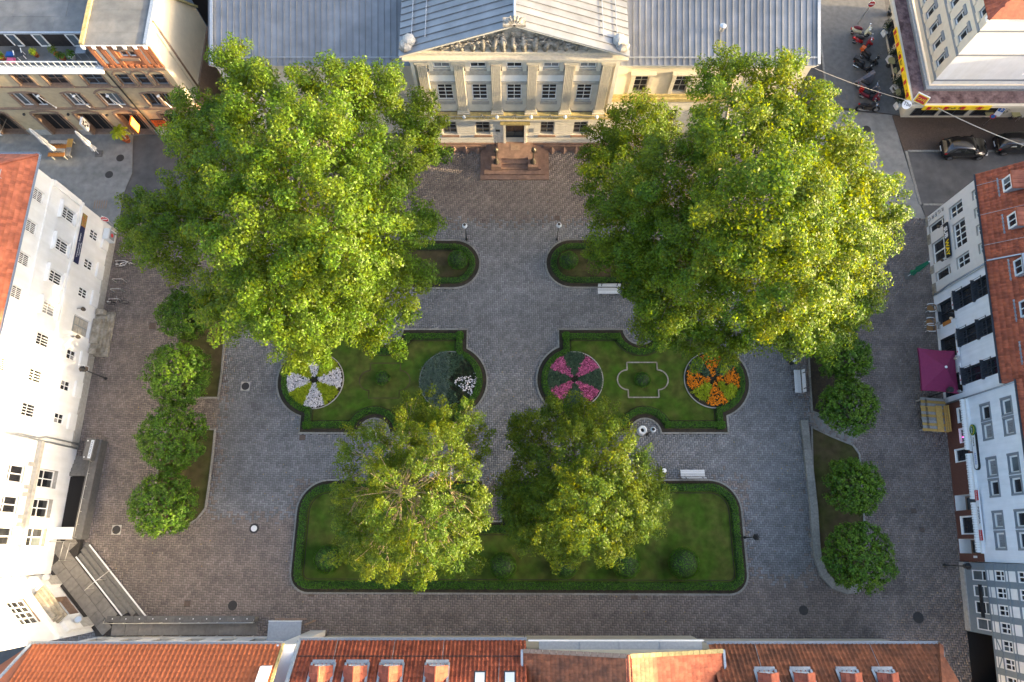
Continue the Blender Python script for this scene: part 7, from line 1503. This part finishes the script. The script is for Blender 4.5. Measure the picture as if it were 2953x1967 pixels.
p = plank_set(2694, 1196, -4, 'table of yellow and grey planks with chained folding stools on top, below the maroon parasol', ['wood_yellow', 'wood_grey', 'wood_yellow', 'wood_grey', 'wood_grey', 'wood_yellow', 'wood_grey', 'wood_yellow', 'wood_yellow', 'wood_grey', 'wood_yellow', 'wood_grey'], 1.9, 2.6)
for i, y in enumerate((-.95, -.62, -.3, .05, .4, .75, 1.05)):
    b = MB()
    for q in range(3): b.tube([(-.62+q*.06, y-.13, .73), (-.66+q*.06, y-.1, .85), (-.66+q*.06, y+.1, .85), (-.62+q*.06, y+.13, .73)], .012, 5)
    b.build('chain_loop', MT['iron'], p)
pb = empty('wooden_bench', (at(2722, 1209, .8).x, at(2722, 1209, .8).y, .02), R(-4), 'high-backed wooden bench beside the plank table', 'bench')
MB().box(-.55, -.1, -1.0, 1.0, .78, .84).build('seat', MT['wood_yellow'], pb)
for i in range(3): MB().box(.0+i*.05, .04+i*.05, -1.0, 1.0, .88+.16*i, 1.02+.16*i).build('back_slat', MT['wood_yellow'], pb)
for y in (-.85, .85): MB().box(-.5, .1, y-.05, y+.05, 0, .779).build('leg', MT['wood_grey'], pb)
p = plank_set(165, 428, 0, 'orange and grey plank table with black stools on it, under the folded white parasol', ['wood_orange', 'wood_grey', 'wood_orange', 'wood_grey'], 1.4, 1.6)
for i in range(8): b = MB(); x, y = -.55+.17*(i % 4)*1.6, -.5+.75*(i//4); b.tube([(x, y, .73), (x+.05, y+.05, .95), (x+.2, y+.05, .95), (x+.25, y, .73)], .014, 5); b.tube([(x, y+.15, .73), (x+.1, y+.1, .9), (x+.25, y+.18, .73)], .014, 5); b.build('stool_frame', MT['iron'], p)
pl = plank_set(198, 425, 0, 'narrow yellow-edged plank bench beside the orange plank table', ['wood_grey', 'wood_yellow'], .5, 1.7, .5)
def rattan(px, py, rz, lb):
    p = at(px, py, .5); o = empty('rattan_chair', (p.x, p.y, .015), R(rz), lb, 'chair', 'brown and white chairs at the shops'); MB().lathe([(.26, .40), (.27, .43), (.24, .45)], n=18).build('seat', MT['rattan'], o)
    for s in (-1, 1): MB().tube([(.3*math.cos(R(a)), s*.27+s*.06*math.sin(R(a)), .62+.05*math.sin(R(a))) for a in range(0, 181, 20)], .035, 6).build('armrest', MT['white_plastic'], o)
    b = MB(); b.tube([(.28*math.cos(R(a)), .28*math.sin(R(a)), .75) for a in range(-70, 71, 14)], .03, 6); b.build('backrest', MT['rattan'], o)
    for a in (45, 135, 225, 315): MB().tube([(.2*math.cos(R(a)), .2*math.sin(R(a)), .42), (.24*math.cos(R(a)), .24*math.sin(R(a)), 0)], .016, 5).build('leg', MT['white_plastic'], o)
rattan(2684, 889, 0, 'brown and white chair standing alone by the white boarded building'); rattan(2682, 929, 0, 'brown and white chair of the pair, farther from the maroon parasol'); rattan(2683, 946, 0, 'brown and white chair of the pair, nearer the maroon parasol')
for px, py, lb in ((2706, 888, 'slatted stool against the white boarded building, by the single chair'), (2706, 938, 'slatted stool against the white boarded building, by the pair of chairs')):
    p = at(px, py, .5); o = empty('slatted_stool', (p.x, p.y, .015), 0, lb, 'stool', 'slatted stools at the shops')
    for i in range(3): MB().box(-.2+i*.15, -.1+i*.15, -.3, .3, .44, .47).build('slat', MT['wood_grey'], o)
    for x in (-.15, .15):
        for y in (-.25, .25): MB().box(x-.02, x+.02, y-.02, y+.02, 0, .44).build('leg', MT['iron'], o)
# palm in a pot
p = at(370, 408); o = empty('potted_palm', (p.x, p.y, .02), 0, 'yellow-green palm in an orange pot on the pavement before the brick building', 'plant'); MB().lathe([(.2, 0), (.3, .42), (.33, .45), (.29, .46), (.26, .4)], n=16).build('pot', MT['pot'], o, smooth=True); MB().tube([(0, 0, .3), (-.05, .05, .8), (-.12, .1, 1.35)], [.09, .07, .06], 8).build('trunk', MT['bark'], o)
for k in range(13):
    a = k*2.4; el = .3+.5*(k % 3)/2; b = MB(); tip = Vector((-.12, .1, 1.35)); pts = [tip + Vector((math.cos(a)*t*.75, math.sin(a)*t*.75, el*t-.75*t*t)) for t in (0, .35, .7, 1.0)]
    for t in range(3):
        for s in (-1, 1):
            for q in range(5):
                c = pts[t].lerp(pts[t+1], q/5); sd = Vector((-math.sin(a), math.cos(a), 0))*s*.24*(1-.2*t); fw = Vector((math.cos(a), math.sin(a), -.2))*.14; b.add([c, c+sd*.5+fw*.3+Vector((0, 0, .02)), c+sd+fw, c+fw*.45], [(0, 1, 2, 3)])
    b.build('frond', MT['leaf_acid'], o)

# fallen leaves lying on the paving
n = 2600; X = RNG.uniform(-31, 31, n); Y = RNG.uniform(-5.5, 30, n); near_t = np.exp(-np.minimum.reduce([(X-a)**2+(Y-b)**2 for a, b in ((-13, 22), (14, 22), (-6, 4), (5, 4), (-23, 8), (24, 6))])/60); k = RNG.random(n) < near_t*.9+.06
X, Y = X[k], Y[k]; V, Fq = leaves(np.stack([X, Y, np.full(len(X), .026)], 1), np.tile([0, 0, 1.], (len(X), 1)), .085, .7, .12)
tag(link('leaf_litter', npmesh('leaf_litter', V, Fq, [mat('fallen_leaf', (.30, .20, .06), .8, isl=.5)])), 'small fallen leaves scattered over the paving', 'leaf litter', kind='stuff')

# ------------------------------------------------------------------ lettering becomes plain mesh
dg = bpy.context.evaluated_depsgraph_get()
for o in TEXTS:
    me = bpy.data.meshes.new_from_object(o.evaluated_get(dg)); nm = o.name.split('.')[0]
    n = link(nm, me, o.parent, o.location, o.rotation_euler); n.scale = o.scale
for o in TEXTS: bpy.data.objects.remove(o)
